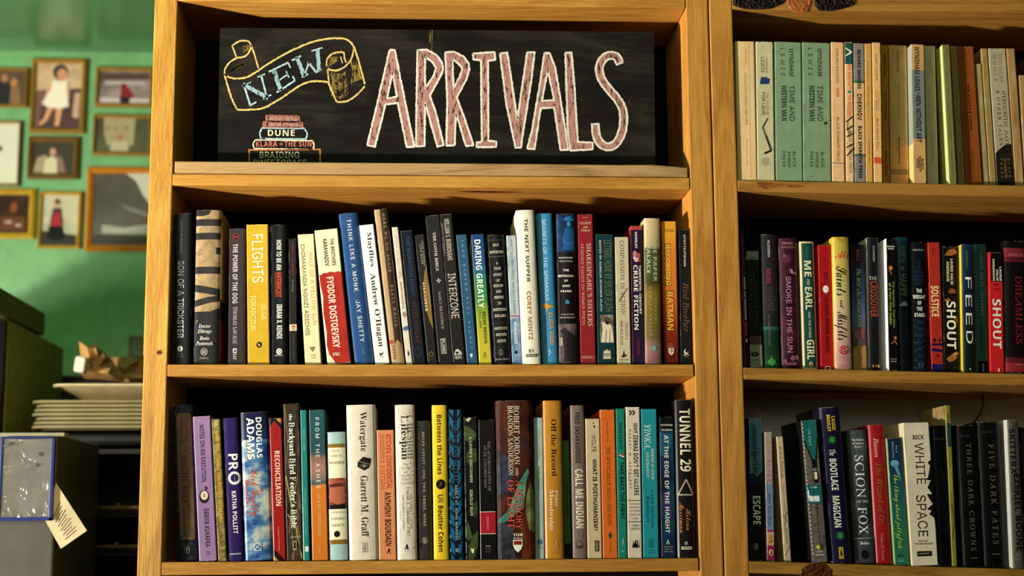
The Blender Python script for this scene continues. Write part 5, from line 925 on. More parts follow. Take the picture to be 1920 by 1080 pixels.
            for a_, b_ in zip(P2, P2[1:]):
                d_ = (b_-a_)
                if d_.length < 1e-7: continue
                d_.normalize(); q_ = Vector((-d_.y, d_.x))*wl*s_/2; i0_ = len(vv)
                vv += [tuple(a_+q_), tuple(b_+q_), tuple(b_-q_), tuple(a_-q_)]; ff.append((i0_, i0_+1, i0_+2, i0_+3))
            put([(cl(x), z) for x, z in vv], ff, mat_of(c_))
    if wear:
        vv = []; ff = []
        def q4(x0, z0, x1, z1):
            i_ = len(vv); vv.extend([(cl(x0), z0), (cl(x1), z0), (cl(x1), z1), (cl(x0), z1)]); ff.append((i_, i_+1, i_+2, i_+3))
        for _ in range(wear*3):
            l_ = brnd.uniform(.002, .016); z_ = brnd.uniform(0, h-l_); s2 = brnd.choice((0, 0, 1)); t_ = brnd.uniform(.0002, .0005)
            q4(0 if s2 == 0 else wd-t_, z_, t_ if s2 == 0 else wd, z_+l_)
        x_ = .0005
        while x_ < wd-.001:
            l_ = brnd.uniform(.001, .005)
            if brnd.random() < .28+.08*wear: q4(x_, h-brnd.uniform(.0003, .0008), min(x_+l_, wd), h-.00001)
            if brnd.random() < .15+.05*wear: q4(x_, .00001, min(x_+l_, wd), brnd.uniform(.0003, .0007))
            x_ += l_
        wb = lin(base, g) if isinstance(base, str) else (.08, .08, .08, 1)
        lum = (wb[0]+wb[1]+wb[2])/3
        put(vv, ff, ink('#8f8370' if lum < .25 else '#f4ead2', g*.8), cut=False)
    cov = mb.build('cover', root)
    pb = MB(); gp = .0035 if hard else .0004
    pb.box((t+.0001, (.004 if hard else .002)+t, gp), (wd-t-.0001, dep-gp-.0008, h-gp), PAPER(g))
    pb.build('page_block', root)
    return root
SL = lambda z: (lambda x: z)
s3 = 1/3.375; s36 = 1/3.6; s31 = 320/1016.

# ---- middle shelf of the left bookcase
GA = 'books on the middle shelf under the chalkboard'
A = Row(300, 380, s3, 1023, SL(Z['Z2']), .012, 1.0, GA)
book(A, 'glossy black hardcover with white lettering, beside the left upright under the chalkboard', 'h', 95, 206, 85, 203, 68, '#161a1c', [
 ('t','EDEN ROBINSON','T','#93a9b0',.40,.15,115,325), ('t','SON OF A TRiCKSTER','R','#dfe2dc',.38,.34,370,855), ('e',.36,922,17,19,'#ece9dd'), ('t','ed','B','#222222',.36,.1,914,930), ('h','KNOPF','T','#8f8b80',.36,.32,950,958), ('h','CANADA','T','#8f8b80',.36,.40,965,973)], wear=5)
tan = mottle('kraft_tan', ['#8b7450','#a98f66','#b89c70'], 90, .6)
book(A, 'very thick hardcover in tan and charcoal blocks under the left of the chalkboard', 'h', 225, 390, 211, 372, 47, '#2c2a2a', [
 ('r',0,1,47,690,tan), ('p',[(.0,47),(.62,47),(.52,75),(.30,85),(0,85)],'#2c2a2a'), ('r',0,1,105,148,'#2f2c2b'), ('r',0,1,192,235,'#2f2c2b'),
 ('r',.82,1,285,328,'#2f2c2b'), ('r',0,1,408,452,'#2f2c2b'), ('p',[(0,520),(.9,548),(1,548),(1,590),(.9,590),(0,565)],'#2f2c2b'),
 ('p',[(.0,620),(.5,600),(1,588),(1,625),(.6,635),(0,660)],'#2f2c2b'), ('p',[(0,700),(.15,694),(.62,690),(1,665),(1,700)],'#2c2a2a'),
 ('p',[(.0,770),(.13,742),(.16,748)],tan),
 ('h','Doctor','I','#efe9da',.42,.48,770,792), ('h','Zhivago','I','#efe9da',.42,.55,802,824), ('h','Boris','I','#efe9da',.42,.38,846,868), ('h','Pasternak','I','#efe9da',.43,.66,878,900),
 ('o',.42,942,23,23,'#b5aa98',.14), ('r',.33,.51,930,955,'#8c8374'), ('h','Pantheon','I','#b5aa98',.42,.36,974,986)], side='#2c2a2a', rside=grad('tan_over_red', [(.0,'#7d1512'),(.30,'#7d1512'),(.31,'#1d1614'),(.44,'#1d1614'),(.45,'#a5885c'),(1,'#a5885c')], .235), wear=4)
book(A, 'slim dark brown paperback with pale capitals and a red ring, beside the yellow book', 'p', 434, 538, 432, 526, 165, '#3a3033', [
 ('e',.43,218,23,23,'#2a1d1f'), ('o',.43,218,23,23,'#b03a34',.12), ('h','NETFLIX','S','#c8453a',.43,.32,213,223),
 ('t','THE POWER OF THE DOG','S','#cfc0bb',.40,.32,262,638), ('t','THOMAS SAVAGE','T','#cfc0bb',.42,.26,660,893), ('r',.30,.55,920,950,'#d9cfc6'), ('p',[(.33,948),(.45,922),(.52,940)],'#3a3033'), ('t','LIT','B','#d9cfc6',.42,.2,955,990)], side='#d6ccb6')
book(A, 'bright yellow paperback with big white capitals down the spine, near the left end', 'p', 546, 687, 556, 696, 140, '#cca60c', [
 ('t','FLIGHTS','R','#f8efd2',.50,.50,203,508), ('t','OLGA','R','#f2dfa0',.76,.22,645,742), ('t','TOKARCZUK','R','#f2dfa0',.28,.24,586,810),
 ('e',.52,899,17,18,'#1d1708'), ('l',[(.47,893),(.56,897),(.48,902),(.57,906)],4,'#e8d9a0'), ('h','RIVERHEAD','R','#c79a12',.52,.48,934,940), ('h','BOOKS','R','#c79a12',.52,.30,952,958)], wear=2)
book(A, 'black hardcover with white bold lettering and one orange word, right beside the bright yellow book', 'h', 697, 806, 703, 806, 140, '#181818', [
 ('t','HOW TO BE AN','S','#ece6da',.50,.30,238,428), ('t','ANTIRACIST','S','#e0562c',.50,.30,440,600), ('l',[(.28,440),(.28,600)],3,'#c8452a'),
 ('t','IBRAM X. KENDI','S','#ece6da',.52,.33,645,860), ('e',.5,940,19,20,'#dcd7cb'), ('o',.5,940,12,12,'#8d8a84',.4), ('h','ONE WORLD','S','#dcd7cb',.5,.5,962,968)], wear=4)
book(A, 'short thin black paperback with red lettering and a small cream band near its foot', 'p', 814, 866, 821, 873, 230, '#17120f', [
 ('t','JORGE LUIS BORGES','R','#a63122',.5,.22,262,462), ('t','On Writing','I','#8c8478',.5,.25,488,565), ('r',0,1,770,810,'#d8c4a4'), ('e',.5,790,11,14,'#b5302a'), ('e',.5,792,4,8,'#efe5d0'), ('t','PENGUIN CLASSICS','R','#7d756a',.5,.14,838,990)])
fol = mottle('foliage_edge', ['#3c3a18','#8c8438','#d9c888'], 60, .5, (1,1,.5))
book(A, 'cream paperback with orange and black capitals, leaning left of the red and cream one', 'p', 870, 976, 919, 1022, 203, '#e9d7a6', [
 ('t','HALF OF A YELLOW SUN','R','#d9813a',.74,.24,323,778), ('t','CHIMAMANDA NGOZI ADICHIE','R','#2b2926',.26,.24,266,842),
 ('p',[(.32,915),(.62,912),(.66,925),(.5,945),(.36,925)],'#5f8a72'), ('e',.49,925,7,9,'#c85a3c'), ('h','VINTAGE','B','#7d7460',.5,.32,962,970), ('h','CANADA','B','#7d7460',.5,.32,978,986)], side='#cbb98c', rside=fol)
A2 = Row(560, 380, s3, 1023, SL(Z['Z2']), .012, 1.0, GA)
redw = mottle('red_cloth', ['#9c1f12','#b52a18','#bf3220'], 40, .45)
book(A2, 'leaning paperback, cream on top and red below, with white and black condensed lettering', 'p', 97, 250, 183, 332, 177, '#e6d8b4', [
 ('p',[(0.02,455),(.1,462),(.2,450),(.35,452),(.5,445),(.68,452),(.85,447),(1,455),(1,1020),(.35,1020),(.3,1000),(.12,960),(.05,900),(.10,820),(.04,700),(.1,600),(.03,520)],redw),
 ('t','THE BROTHERS','S','#2b2622',.70,.15,236,408), ('t','KARAMAZOV','S','#2b2622',.40,.16,236,408), ('t','FYODOR DOSTOEVSKY','S','#f0e2c6',.46,.30,478,922), ('h','FSG','B','#f0e2c6',.42,.30,952,972)], side='#efe3c8')
book(A2, 'tall leaning plain blue hardcover with widely spaced white capitals', 'h', 246, 375, 356, 474, 72, '#28507f', [
 ('t','THINK LIKE A MONK','R','#efede0',.50,.21,112,568), ('t','JAY SHETTY','R','#efede0',.52,.22,626,885), ('l',[(.44,912),(.56,925),(.46,940),(.58,950),(.44,962)],4,'#4c9a86')], wear=1)
book(A2, 'white leaning paperback with heavy black serif lettering, beside the plain blue hardcover', 'p', 381, 477, 486, 579, 145, '#f2ece2', [
 ('t','Mayflies','B','#1f1b1a',.62,.30,192,412), ('t','Andrew O’Hagan'.replace('’',"'"),'B','#1f1b1a',.55,.34,455,915), ('p',[(.34,950),(.5,958),(.64,945),(.56,966),(.4,968)],'#26211f'), ('h','M&S','B','#26211f',.48,.26,972,979)], side='#f6f1e6')
brn = '#4a3326'
book(A2, 'tall leaning hardcover, tan at its left edge and brown along the spine', 'h', 471, 562, 588, 668, 46, '#b3966c', [
 ('p',[(.42,46),(.98,46),(.98,905),(.75,880),(.62,870),(.42,905),(.42,60)],brn), ('t','HERE WE GO AGAIN','T','#c4a67e',.70,.22,74,446), ('t','BETTY WHITE','T','#c4a67e',.72,.22,528,790), ('e',.16,882,13,14,'#b8402c'), ('t','SCRIBNER','B','#8a3a28',.3,.16,905,990)], side='#c9b184')
birds = mottle('pale_birds', ['#d8c8ae','#e6dac4','#c9b79c'], 60, .5)
book(A2, 'thin pale pink and cream leaning paperback with a small blue bird shape', 'p', 588, 632, 682, 723, 156, birds, [
 ('t','BIRDS OF OTTAWA','R','#d48f84',.5,.34,212,452), ('t','Gerald McKeating','S','#a8505a',.5,.24,505,672), ('p',[(.2,700),(.6,690),(.9,715),(.5,728),(.25,722)],'#a98a80'), ('p',[(.1,790),(.6,782),(1,788),(1,800),(.5,812),(.1,808)],'#4d6c8c'), ('p',[(.35,958),(.6,958),(.48,930)],'#1f2426'), ('r',.42,.55,958,968,'#1f2426')])
wavy = mottle('night_waves', ['#0c0e14','#10161f','#161f30'], 45, .45, (1,1,3), dist=2)
book(A2, 'dark navy leaning paperback with faint blue and dull red hand lettering', 'p', 642, 722, 727, 806, 181, wavy, [
 ('t','THE MORAVIAN NIGHT','R','#2b4a78',.55,.34,215,595), ('t','PETER HANDKE','R','#5c2a30',.55,.34,632,888), ('o',.5,948,22,28,'#2a3c58',.16)], wear=6)
book(A2, 'black leaning paperback with a big gold half circle and cream lettering', 'p', 736, 798, 820, 884, 207, '#14100c', [
 ('p',[(.9,400),(.62,440),(.42,500),(.34,570),(.34,640),(.45,700),(.66,760),(.98,815),(.98,700),(.9,600),(.88,500)],'#8d6c20'), ('p',[(.98,480),(.86,540),(.84,600),(.90,680),(.98,730)],'#a89a70'),
 ('t','JOHN GARDNER','R','#d6c49c',.72,.18,245,405), ('t','JOHN MAIER','R','#d6c49c',.48,.18,262,392), ('t','GILGAMESH','B','#efe0ae',.42,.26,508,688), ('o',.42,957,16,16,'#7d5f1c',.35), ('h','VINTAGE','B','#6d5220',.42,.6,984,992)], wear=5)
book(A2, 'tall black leaning paperback with small white capitals and a cross ornament', 'p', 797, 893, 889, 975, 84, '#141210', [
 ('t','THE GOTH BIBLE','B','#cfc6b4',.50,.20,192,438), ('e',.52,490,4,6,'#cfc6b4'), ('e',.52,508,4,6,'#cfc6b4'), ('e',.42,499,6,4,'#cfc6b4'), ('e',.62,499,6,4,'#cfc6b4'),
 ('t','NANCY KILPATRICK','T','#b9b09c',.50,.18,568,805), ('r',.25,.62,862,955,'#cfc6b4'), ('r',.28,.59,867,950,'#1a1714'), ('t','PLUME','S','#cfc6b4',.44,.22,872,945)], wear=6)
book(A2, 'tall black leaning paperback with scratchy elongated white lettering near the row centre', 'p', 896, 972, 979, 1063, 76, '#15120f', [
 ('t','WILLIAM S. BURROUGHS','S','#b9b09c',.52,.40,105,370), ('t','EDITED BY JAMES GRAUERHOLZ','R','#b9b09c',.14,.10,135,335), ('t','INTERZONE','R','#cfc6b4',.52,.62,452,735), ('p',[(.12,962),(.3,930),(.5,925),(.72,945),(.8,962)],'#c9c0ae'), ('e',.4,950,10,8,'#15120f'), ('h','VIKING','B','#d6cdba',.45,.62,968,988)], wear=5)
A3 = Row(740, 380, s3, 1023, SL(Z['Z2']), .012, 1.0, GA)
book(A3, 'slim steel blue paperback with pale widely spaced capitals', 'p', 389, 459, 461, 528, 205, '#255a78', [
 ('t','JOAN DIDION','T','#a9c4cc',.52,.22,240,560), ('t','BLUE NIGHTS','T','#7fb4cc',.52,.24,600,920), ('e',.45,964,9,12,'#cfdcd8'), ('p',[(.36,968),(.54,968),(.45,984)],'#cfdcd8')], side='#efe6d2')
dg_ = grad('blue_green_yellow', [(0,'#d3c01c'),(.20,'#c9bd22'),(.40,'#9cae2a'),(.52,'#3d8f44'),(.66,'#2c8a5c'),(.80,'#14609c'),(1,'#0f4a80')], .2, 1, .38, .12, 25)
book(A3, 'paperback fading from blue through green to yellow, with bold white capitals', 'p', 484, 567, 536, 616, 203, dg_, [
 ('t','DARING GREATLY','S','#f2eedc',.44,.48,236,668), ('t','BRENE BROWN.','S','#2f3a1c',.62,.24,692,898), ('t','PH.D., LMSW','S','#5f6c2a',.28,.13,692,795), ('l',[(.35,975),(.5,945),(.55,975)],3,'#6c6a20'), ('h','AVERY','R','#6c6a20',.46,.34,978,984)], side='#d8d2b0', wear=2)
book(A3, 'black hardcover with small centred white typewriter words stacked down the spine', 'h', 585, 693, 632, 741, 206, '#171513',
 [('h',s_,'M','#e6ddc8',.5,w_,y_,y_+16) for s_, w_, y_ in (('SAY',.36,262),('NOTHING',.82,307),('A',.09,378),('TRUE',.40,412),('STORY',.5,451),('OF',.2,488),('MURDER',.58,521),('AND',.3,557),('MEMORY',.58,594),('IN',.2,631),('NORTHERN',.78,671),('IRELAND',.66,710),('PATRICK',.76,789),('RADDEN',.64,828),('KEEFE',.52,868))]+
 [('r',.05,.95,238,240,'#4d6a4c'), ('r',.05,.95,343,345,'#8a8474'), ('r',.05,.95,765,767,'#7d3a34'), ('r',.05,.95,912,914,'#4c463e'), ('o',.42,946,15,19,'#8f8674',.16), ('r',.40,.44,932,960,'#8f8674'), ('h','Anchor Books','I','#c9c0ac',.46,.85,984,994)], wear=6)
rain = mottle('sky_wash', ['#8ca6b8','#b9c4c2','#6c8aa6'], 35, .4, (1,1,.6))
book(A3, 'thin pale blue paperback with tiny capitals, tucked beside the tall white hardcover', 'p', 702, 768, 746, 802, 208, rain, [
 ('t','WHAT I TALK ABOUT WHEN I TALK ABOUT RUNNING','R','#3d4a5a',.5,.24,232,700), ('r',0,1,715,722,'#a84c7c'), ('p',[(0,740),(1,725),(1,1020),(0,1020)],mottle('deep_sky', ['#3d5f8c','#6c8fb4','#a9bcc4'], 40, .4)), ('t','MURAKAMI','S','#e6e6d8',.5,.34,757,892), ('e',.45,944,10,10,'#161616'), ('h','VINTAGE','R','#c4ccc8',.45,.6,985,992)])
book(A3, 'tall white hardcover with black and brown capitals, its left cover showing', 'h', 767, 884, 810, 929, 48, '#efe4d0', [
 ('t','THE NEXT SUPPER','S','#26221f',.52,.19,105,508), ('t','COREY MINTZ','S','#a8713c',.50,.22,566,872), ('r',.36,.48,930,952,'#8a8070'), ('r',.52,.62,928,950,'#b9ae9a'), ('r',.20,.80,960,978,'#2a2623'), ('h','PUBLICAFFAIRS','S','#efe4d0',.5,.5,965,973)], rec=.004, side='#e6d8c0', wear=3)
book(A3, 'tall sky blue hardcover with pale lettering, orange name and a gold compass rose', 'h', 890, 998, 936, 1034, 70, '#3f93bf', [
 ('t','SECRETS OF THE SPRAKKAR','R','#cfe0e2',.46,.24,108,622), ('t','ELIZA REID','S','#e0a23c',.66,.26,698,900), ('t','THE FIRST LADY OF ICELAND','S','#1f4f6c',.28,.10,710,895),
 ('p',[(.02,652),(.38,640),(.40,628),(.48,645),(.98,660),(.5,672),(.44,700),(.36,670)],'#d99c34'), ('l',[(.46,925),(.54,945),(.42,965)],4,'#cfe0e2'), ('l',[(.42,940),(.60,945)],3,'#cfe0e2')], wear=2)
A4 = Row(1000, 380, s3, 1020, SL(Z['Z2']), .012, .95, GA)
indigo = mottle('blue_portrait_ground', ['#081e38','#0e3c66','#1a5a8c'], 60, .45)
hse = mottle('dusk_house', ['#241c1e','#5c4a4c','#8f7474'], 40, .5)
book(A4, 'tall black hardcover with a blue portrait at its head and dusky house below', 'h', 143, 265, 163, 283, 72, '#151414', [
 ('r',0,1,72,312,indigo), ('e',.66,122,20,26,'#0a1c2c'), ('p',[(.38,105),(.55,88),(.78,88),(.95,112),(.8,116),(.5,116)],'#2f80b4'), ('e',.66,135,14,17,'#3f93c4'), ('p',[(.45,165),(.58,155),(.80,158),(.96,190),(.98,300),(.36,300),(.32,240),(.38,200)],'#1f6294'), ('l',[(.36,240),(.6,262),(.92,250)],7,'#2f80b4'),
 ('h','ROSEMARY','B','#e6ddc8',.48,.76,345,354), ('h','SULLIVAN','B','#e6ddc8',.48,.70,367,376), ('h','THE','S','#f0e8d4',.46,.32,422,436), ('h','BETRAYAL','S','#f0e8d4',.47,.84,458,471), ('h','OF','S','#f0e8d4',.46,.2,488,501), ('h','ANNE','S','#f0e8d4',.46,.42,521,534), ('h','FRANK','S','#f0e8d4',.46,.58,554,567),
 ('p',[(.40,620),(.5,615),(.6,622),(.6,640),(.4,640)],'#3f93bf'), ('h','A COLD CASE','S','#cfc6b4',.5,.7,702,710), ('h','INVESTIGATION','S','#cfc6b4',.5,.82,722,730), ('r',0,1,765,1018,hse), ('r',.06,.20,850,900,'#b9a898'), ('r',.09,.12,852,898,'#3c3030'), ('p',[(.05,810),(.3,790),(1,850),(1,1018),(.3,1018),(.25,830)],'#2c2224'), ('h','HARPER','B','#8f8070',.4,.4,1000,1006)], wear=2)
book(A4, 'tall crimson paperback with cream roman capitals in two lines', 'p', 278, 378, 301, 396, 74, '#96222c', [
 ('h','MP 283','B','#d8a890',.5,.34,92,98), ('h','GILBERT','T','#e6c8a4',.5,.76,122,137), ('h','and','T','#e6c8a4',.5,.30,148,160), ('h','GUBAR','T','#e6c8a4',.5,.64,169,184),
 ('t',"SHAKESPEARE'S SISTERS",'T','#e8ccaa',.68,.28,260,778), ('t','FEMINIST ESSAYS ON WOMEN POETS','T','#dcb894',.24,.18,262,772), ('h','INDIANA','T','#e0c09c',.5,.86,964,980)], wear=3)
book(A4, 'dark teal paperback with a black and white photo of a small dog', 'p', 391, 508, 409, 520, 201, '#0f3c40', [
 ('t','LETTERS HOME BY SYLVIA PLATH','R','#7d7a4c',.66,.40,238,686), ('t','EDITED BY AURELIA SCHOBER PLATH','S','#cfc8b4',.24,.11,238,685),
 ('r',.16,.92,708,882,mottle('dog_photo_ground',['#2c2620','#7d7060','#b9ac94'],70,.5)), ('p',[(.2,878),(.3,800),(.24,745),(.45,755),(.62,760),(.8,775),(.88,830),(.92,878)],'#e0d2b4'), ('e',.58,745,20,24,'#5c4c3c'), ('e',.56,758,9,8,'#16110d'), ('p',[(.36,735),(.24,722),(.28,765)],'#8f7c64'), ('l',[(.5,800),(.44,878)],3,'#8f7c64'), ('l',[(.7,800),(.66,878)],3,'#8f7c64'),
 ('r',.30,.74,955,982,'#d6c8a8'), ('p',[(.30,950),(.36,928),(.45,935),(.50,920),(.60,934),(.68,926),(.74,950)],'#d6c8a8'), ('r',.30,.74,962,966,'#0f3c40')], wear=4)
book(A4, 'short cream paperback with thin swash capitals, between a dark teal and a purple book', 'p', 514, 605, 531, 619, 218, '#cfc0a0', [
 ('t','COMPASSION IN ACTION','T','#3c342c',.50,.30,240,708), ('t','RAM DASS &','T','#3c342c',.72,.18,757,862), ('t','MIRABAI BUSH','T','#3c342c',.36,.18,745,895), ('l',[(.82,540),(.40,600),(.2,625)],4,'#3c342c'),
 ('p',[(.38,972),(.48,925),(.56,972)],'#4a1f2a'), ('p',[(.30,962),(.66,955),(.66,965),(.34,974)],'#4a1f2a'), ('h','Bell Tower','T','#3c342c',.48,.68,982,992)], wear=3)
book(A4, 'purple paperback with pink head band, flowers and bold white capitals', 'p', 608, 688, 629, 697, 148, '#2e1838', [
 ('r',0,1,148,172,'#c0404c'), ('t','HORSLEY','S','#f0e6d6',.48,.20,186,290), ('e',.35,325,14,20,'#c48a84'), ('e',.65,335,14,18,'#a8504c'), ('e',.5,362,18,14,'#e0b4a4'), ('e',.75,365,10,12,'#8c3c48'), ('e',.3,350,9,8,'#f0d8c4'),
 ('t','TWENTIETH-CENTURY','S','#f0e6d6',.76,.19,398,704), ('t','CRIME FICTION','S','#f0e6d6',.38,.36,396,802), ('t','OXFORD','R','#a03a4c',.52,.22,862,960)], rside='#2e1838', side='#b04a30')
lake = grad('lake_picture', [(0,'#8c5c5c'),(.12,'#a87878'),(.20,'#7a6434'),(.38,'#7d6a1c'),(.52,'#8c7420'),(.60,'#4a4a20'),(.78,'#5c6038'),(.84,'#4d5236'),(.87,'#c4ac80'),(1,'#d0b98c')], .22, 1, .4, .05, 30)
book(A4, 'tall hardcover painted like a lake at dusk in olive and tan, with pale green capitals', 'h', 702, 804, 712, 814, 98, lake, [
 ('t','THE PAPER','S','#a9c09a',.66,.24,230,500), ('t','PALACE','S','#a9c09a',.24,.22,266,450), ('t','MIRANDA','R','#a9b48a',.68,.16,604,766), ('t','COWLEY HELLER','R','#a9b48a',.34,.16,534,840), ('e',.54,919,17,19,'#5fa08c'), ('h','?','S','#e0e0c8',.54,.1,910,928), ('h','RIVERHEAD','R','#b99a94',.54,.62,948,955), ('h','BOOKS','R','#b99a94',.54,.38,968,974)], rec=.006, side='#d0b98c')
orng = grad('orange_flame', [(0,'#5c1408'),(.25,'#8c2a0c'),(.42,'#c25a14'),(.6,'#d9791c'),(.86,'#dd861e'),(1,'#e8a228')], .21, 1, .4, .08, 20)
book(A4, 'orange paperback darkening to maroon at its foot, with outlined yellow comic lettering', 'p', 811, 905, 829, 921, 118, orng, [
 ('h','ZEHR','R','#6c1a10',.5,.66,168,186), ('t','BECOMING','S','#2a140a',.38,.42,261,527), ('t','BECOMING','S','#e8b83c',.40,.34,265,523), ('t','BATMAN','S','#2a140a',.46,.52,558,808), ('t','BATMAN','S','#e8b83c',.48,.43,563,804),
 ('h','Johns','R','#d8a878',.46,.34,886,893), ('h','Hopkins','R','#d8a878',.46,.46,901,909), ('p',[(.30,916),(.68,916),(.68,938),(.6,952),(.49,960),(.37,952),(.30,938)],'#efe0c4'), ('r',.38,.42,922,940,'#8c2a14'), ('r',.56,.60,922,940,'#8c2a14'), ('r',.47,.51,918,950,'#8c2a14')], wear=2)
book(A4, 'slim black paperback with faint brown script, last book beside the right upright', 'p', 921, 991, 934, 1004, 170, '#20201e', [
 ('t','STOTTS/PIPKIN','S','#cfc8b8',.50,.20,203,403), ('t','Bird Brother','I','#7d5c3c',.56,.52,505,815), ('e',.5,938,15,17,'#e0d8c4'), ('e',.55,933,10,12,'#20201e'), ('h','ISLAND','B','#e0d8c4',.5,.6,955,962), ('h','PRESS','B','#a09888',.5,.4,967,972)], wear=3)

# ---- lowest visible shelf of the left bookcase
GB = 'books on the lower shelf of the left bookcase'
Bq = Row(310, 740, s3, 1052, SL(Z['Z3']), .010, 1.02, GB)
deco = mottle('night_flowers', ['#0c1220','#16223c','#2c3c34','#5c5230'], 110, .5, dist=.6, spread=(.36,.74))
book(Bq, 'navy flowered hardcover with a long brown spine label, in shade by the left upright', 'h', 42, 172, 76, 204, 68, deco, [
 ('p',[(.18,135),(.26,120),(.86,120),(.92,135),(.92,905),(.86,920),(.24,920),(.18,900)],mottle('brown_label',['#6d5338','#7d6142','#86694a'],40,.6)), ('t','A New History of','I','#1f1712',.68,.13,160,315), ('t','Medieval Europe','I','#1f1712',.44,.13,155,312),
 ('t','The','T','#1f1712',.62,.12,338,372), ('t','BRIGHT AGES','T','#1f1712',.50,.30,388,690), ('t','MATTHEW GABRIELE','T','#1f1712',.68,.12,704,908), ('t','& DAVID M. PERRY','T','#1f1712',.40,.12,710,898),
 ('o',.5,982,19,24,'#a88c6c',.14), ('p',[(.42,972),(.58,972),(.5,1000)],'#a88c6c')], rec=.022, wear=4)
book(Bq, 'lilac paperback with black capitals and a small round numbered ball printed halfway', 'p', 174, 287, 216, 330, 141, '#96789e', [
 ('t','NOTES ON AN EXECUTION','S','#2a2430',.48,.26,196,556), ('t','DANYA KUKAFKA','S','#2a2430',.52,.28,726,966), ('e',.44,650,33,42,'#2c2626'), ('e',.45,642,24,28,'#d8c8b4'), ('t','8','B','#a83c3c',.45,.1,630,655), ('l',[(.52,610),(.60,595),(.5,588)],8,'#2a2430'), ('l',[(.38,1004),(.5,992),(.58,1010),(.40,1016)],3,'#4a3c54')], wear=2)
book(Bq, 'thin worn olive gold paperback with mustard capitals', 'p', 291, 348, 336, 390, 157, mottle('worn_gold',['#4a3c1c','#7d6c34','#b09c5c'],120,.5,spread=(.25,.65)), [
 ('r',.3,.75,165,200,'#b8a468'), ('t','MAO TSE-TUNG','S','#d6a81c',.55,.42,235,455), ('t','ON','S','#c49a1c',.62,.24,463,485), ('t','GUERRILLA WARFARE','S','#d6a81c',.55,.42,495,808), ('o',.55,943,14,17,'#2a2212',.16), ('h','PRAEGER','S','#2a2212',.5,.7,984,990)], wear=7)
book(Bq, 'dark purple hardcover with oversized white block letters ending in a ring', 'h', 359, 462, 403, 496, 151, '#2f1f5c', [
 ('t','PR','S','#efe9df',.56,.62,380,482), ('o',.60,533,42,42,'#efe9df',.38), ('t','reclaiming','R','#b9b0d0',.62,.06,515,552), ('t','KATHA POLLITT','S','#e6e0d6',.52,.30,615,882), ('h','PICADOR','S','#d8d2c8',.45,.74,1004,1012)], wear=2)
skym = mottle('cloudy_sky', ['#0f2c58','#1f4f8c','#5a86ac','#b9c0b4','#e0dcc8'], 17, .35, (1,1,1.6), spread=(.34,.64), detail=6)
book(Bq, 'thick glossy hardcover printed with a blue cloudy sky, white capitals and orange script', 'h', 466, 655, 503, 677, 115, '#1c2c50', [
 ('r',0,1,250,1050,skym), ('r',0,1,115,290,grad('night_to_sky',[(0,'#16305c'),(.83,'#1c3460'),(.88,'#16204c'),(1,'#10163c')],.235)),
 ('t','DOUGLAS','S','#f4efe4',.64,.20,150,408), ('t','ADAMS','S','#1c1a20',.32,.27,153,421), ('t','ADAMS','S','#f4efe4',.34,.26,150,417), ('t','The','C','#c4502c',.66,.12,590,640), ('t','Dirk Gently','C','#d0562c',.42,.26,478,775), ('t','Omnibus','C','#d0562c',.17,.17,545,715),
 ('r',.34,.60,945,992,'#b9c4cc'), ('r',.37,.57,951,986,'#1f4a80'), ('l',[(.38,985),(.46,965),(.56,953)],5,'#cfd6d6'), ('l',[(.38,955),(.56,984)],4,'#cfd6d6')], wear=3)
book(Bq, 'dark red paperback with pale capitals and black triangles, right of the cloudy sky book', 'p', 657, 738, 686, 765, 151, '#a01c14', [
 ('p',[(0,151),(.5,155),(0,205)],'#1c1210'), ('p',[(.4,151),(1,151),(1,190)],'#c88a24'), ('p',[(.2,151),(.5,151),(1,200),(1,225)],'#1c1210'), ('t','PUBERTY','T','#5c1410',.5,.14,210,310), ('t','RECONCILIATION','S','#e6cdb4',.55,.42,360,708), ('t','FIRST NATIONS TREATY MAKING IN BRITISH COLUMBIA','R','#c46050',.16,.08,405,790), ('t','Douglas & McIntyre','T','#d0907c',.5,.12,838,990), ('p',[(0,980),(.9,1052),(.4,1052),(0,1010)],'#1c1210'), ('p',[(0,1015),(.4,1052),(0,1052)],'#c88a24')], wear=2)
twig = mottle('twigs', ['#1c140e','#4a3826','#3a2a1c','#8f7c5c'], 130, .5, (1.4,1,.14), dist=1.4, rot=(0,.12,0), spread=(.36,.68))
book(Bq, 'paperback printed with a tangle of brown twigs and white serif lettering', 'p', 736, 848, 771, 863, 59, twig, [
 ('l',[(.08,60),(.25,300),(.1,420)],9,'#6c5c40'), ('l',[(.9,90),(.6,260),(.75,420)],7,'#2c2018'), ('l',[(.05,520),(.35,700),(.7,900),(.95,1040)],8,'#a8a044'), ('l',[(.8,520),(.3,760),(.2,880)],6,'#8c7450'), ('l',[(.1,760),(.6,840)],5,'#c4b088'), ('l',[(.5,860),(.9,1000)],6,'#5c4a30'),
 ('t','the','T','#f0e9da',.46,.22,126,168), ('t',"Backyard Bird Feeder's Bible",'T','#f4eede',.50,.36,178,850), ('h','ADAMS','T','#cfc4a8',.55,.68,898,910), ('r',.40,.62,930,985,'#b9ac90'), ('r',.44,.58,936,978,'#3a2a1c')], wear=2)
book(Bq, 'thin plain teal green paperback, shorter than the twig printed book on its left', 'p', 854, 897, 874, 917, 99, '#178478', [
 ('t','Animals: a keeper','S','#7cc4b4',.5,.22,222,362), ('t','GOLDEN METEORITE PRESS','R','#2fa090',.5,.2,412,562), ('t','Enright, Cohen, Descharmes, Tang, & Martin','R','#8ccabc',.5,.22,602,892), ('r',.30,.85,962,995,'#cfe0d4')], wear=1)
fa = grad('teal_clouds_orange', [(0,'#cc7412'),(.486,'#d07a16'),(.494,'#2f5c5c'),(.53,'#7d7468'),(.60,'#a8806c'),(.66,'#8f6c60'),(.70,'#2a5254'),(1,'#22585c')], .235, 1.15, .4, .03, 40)
fa2 = fa
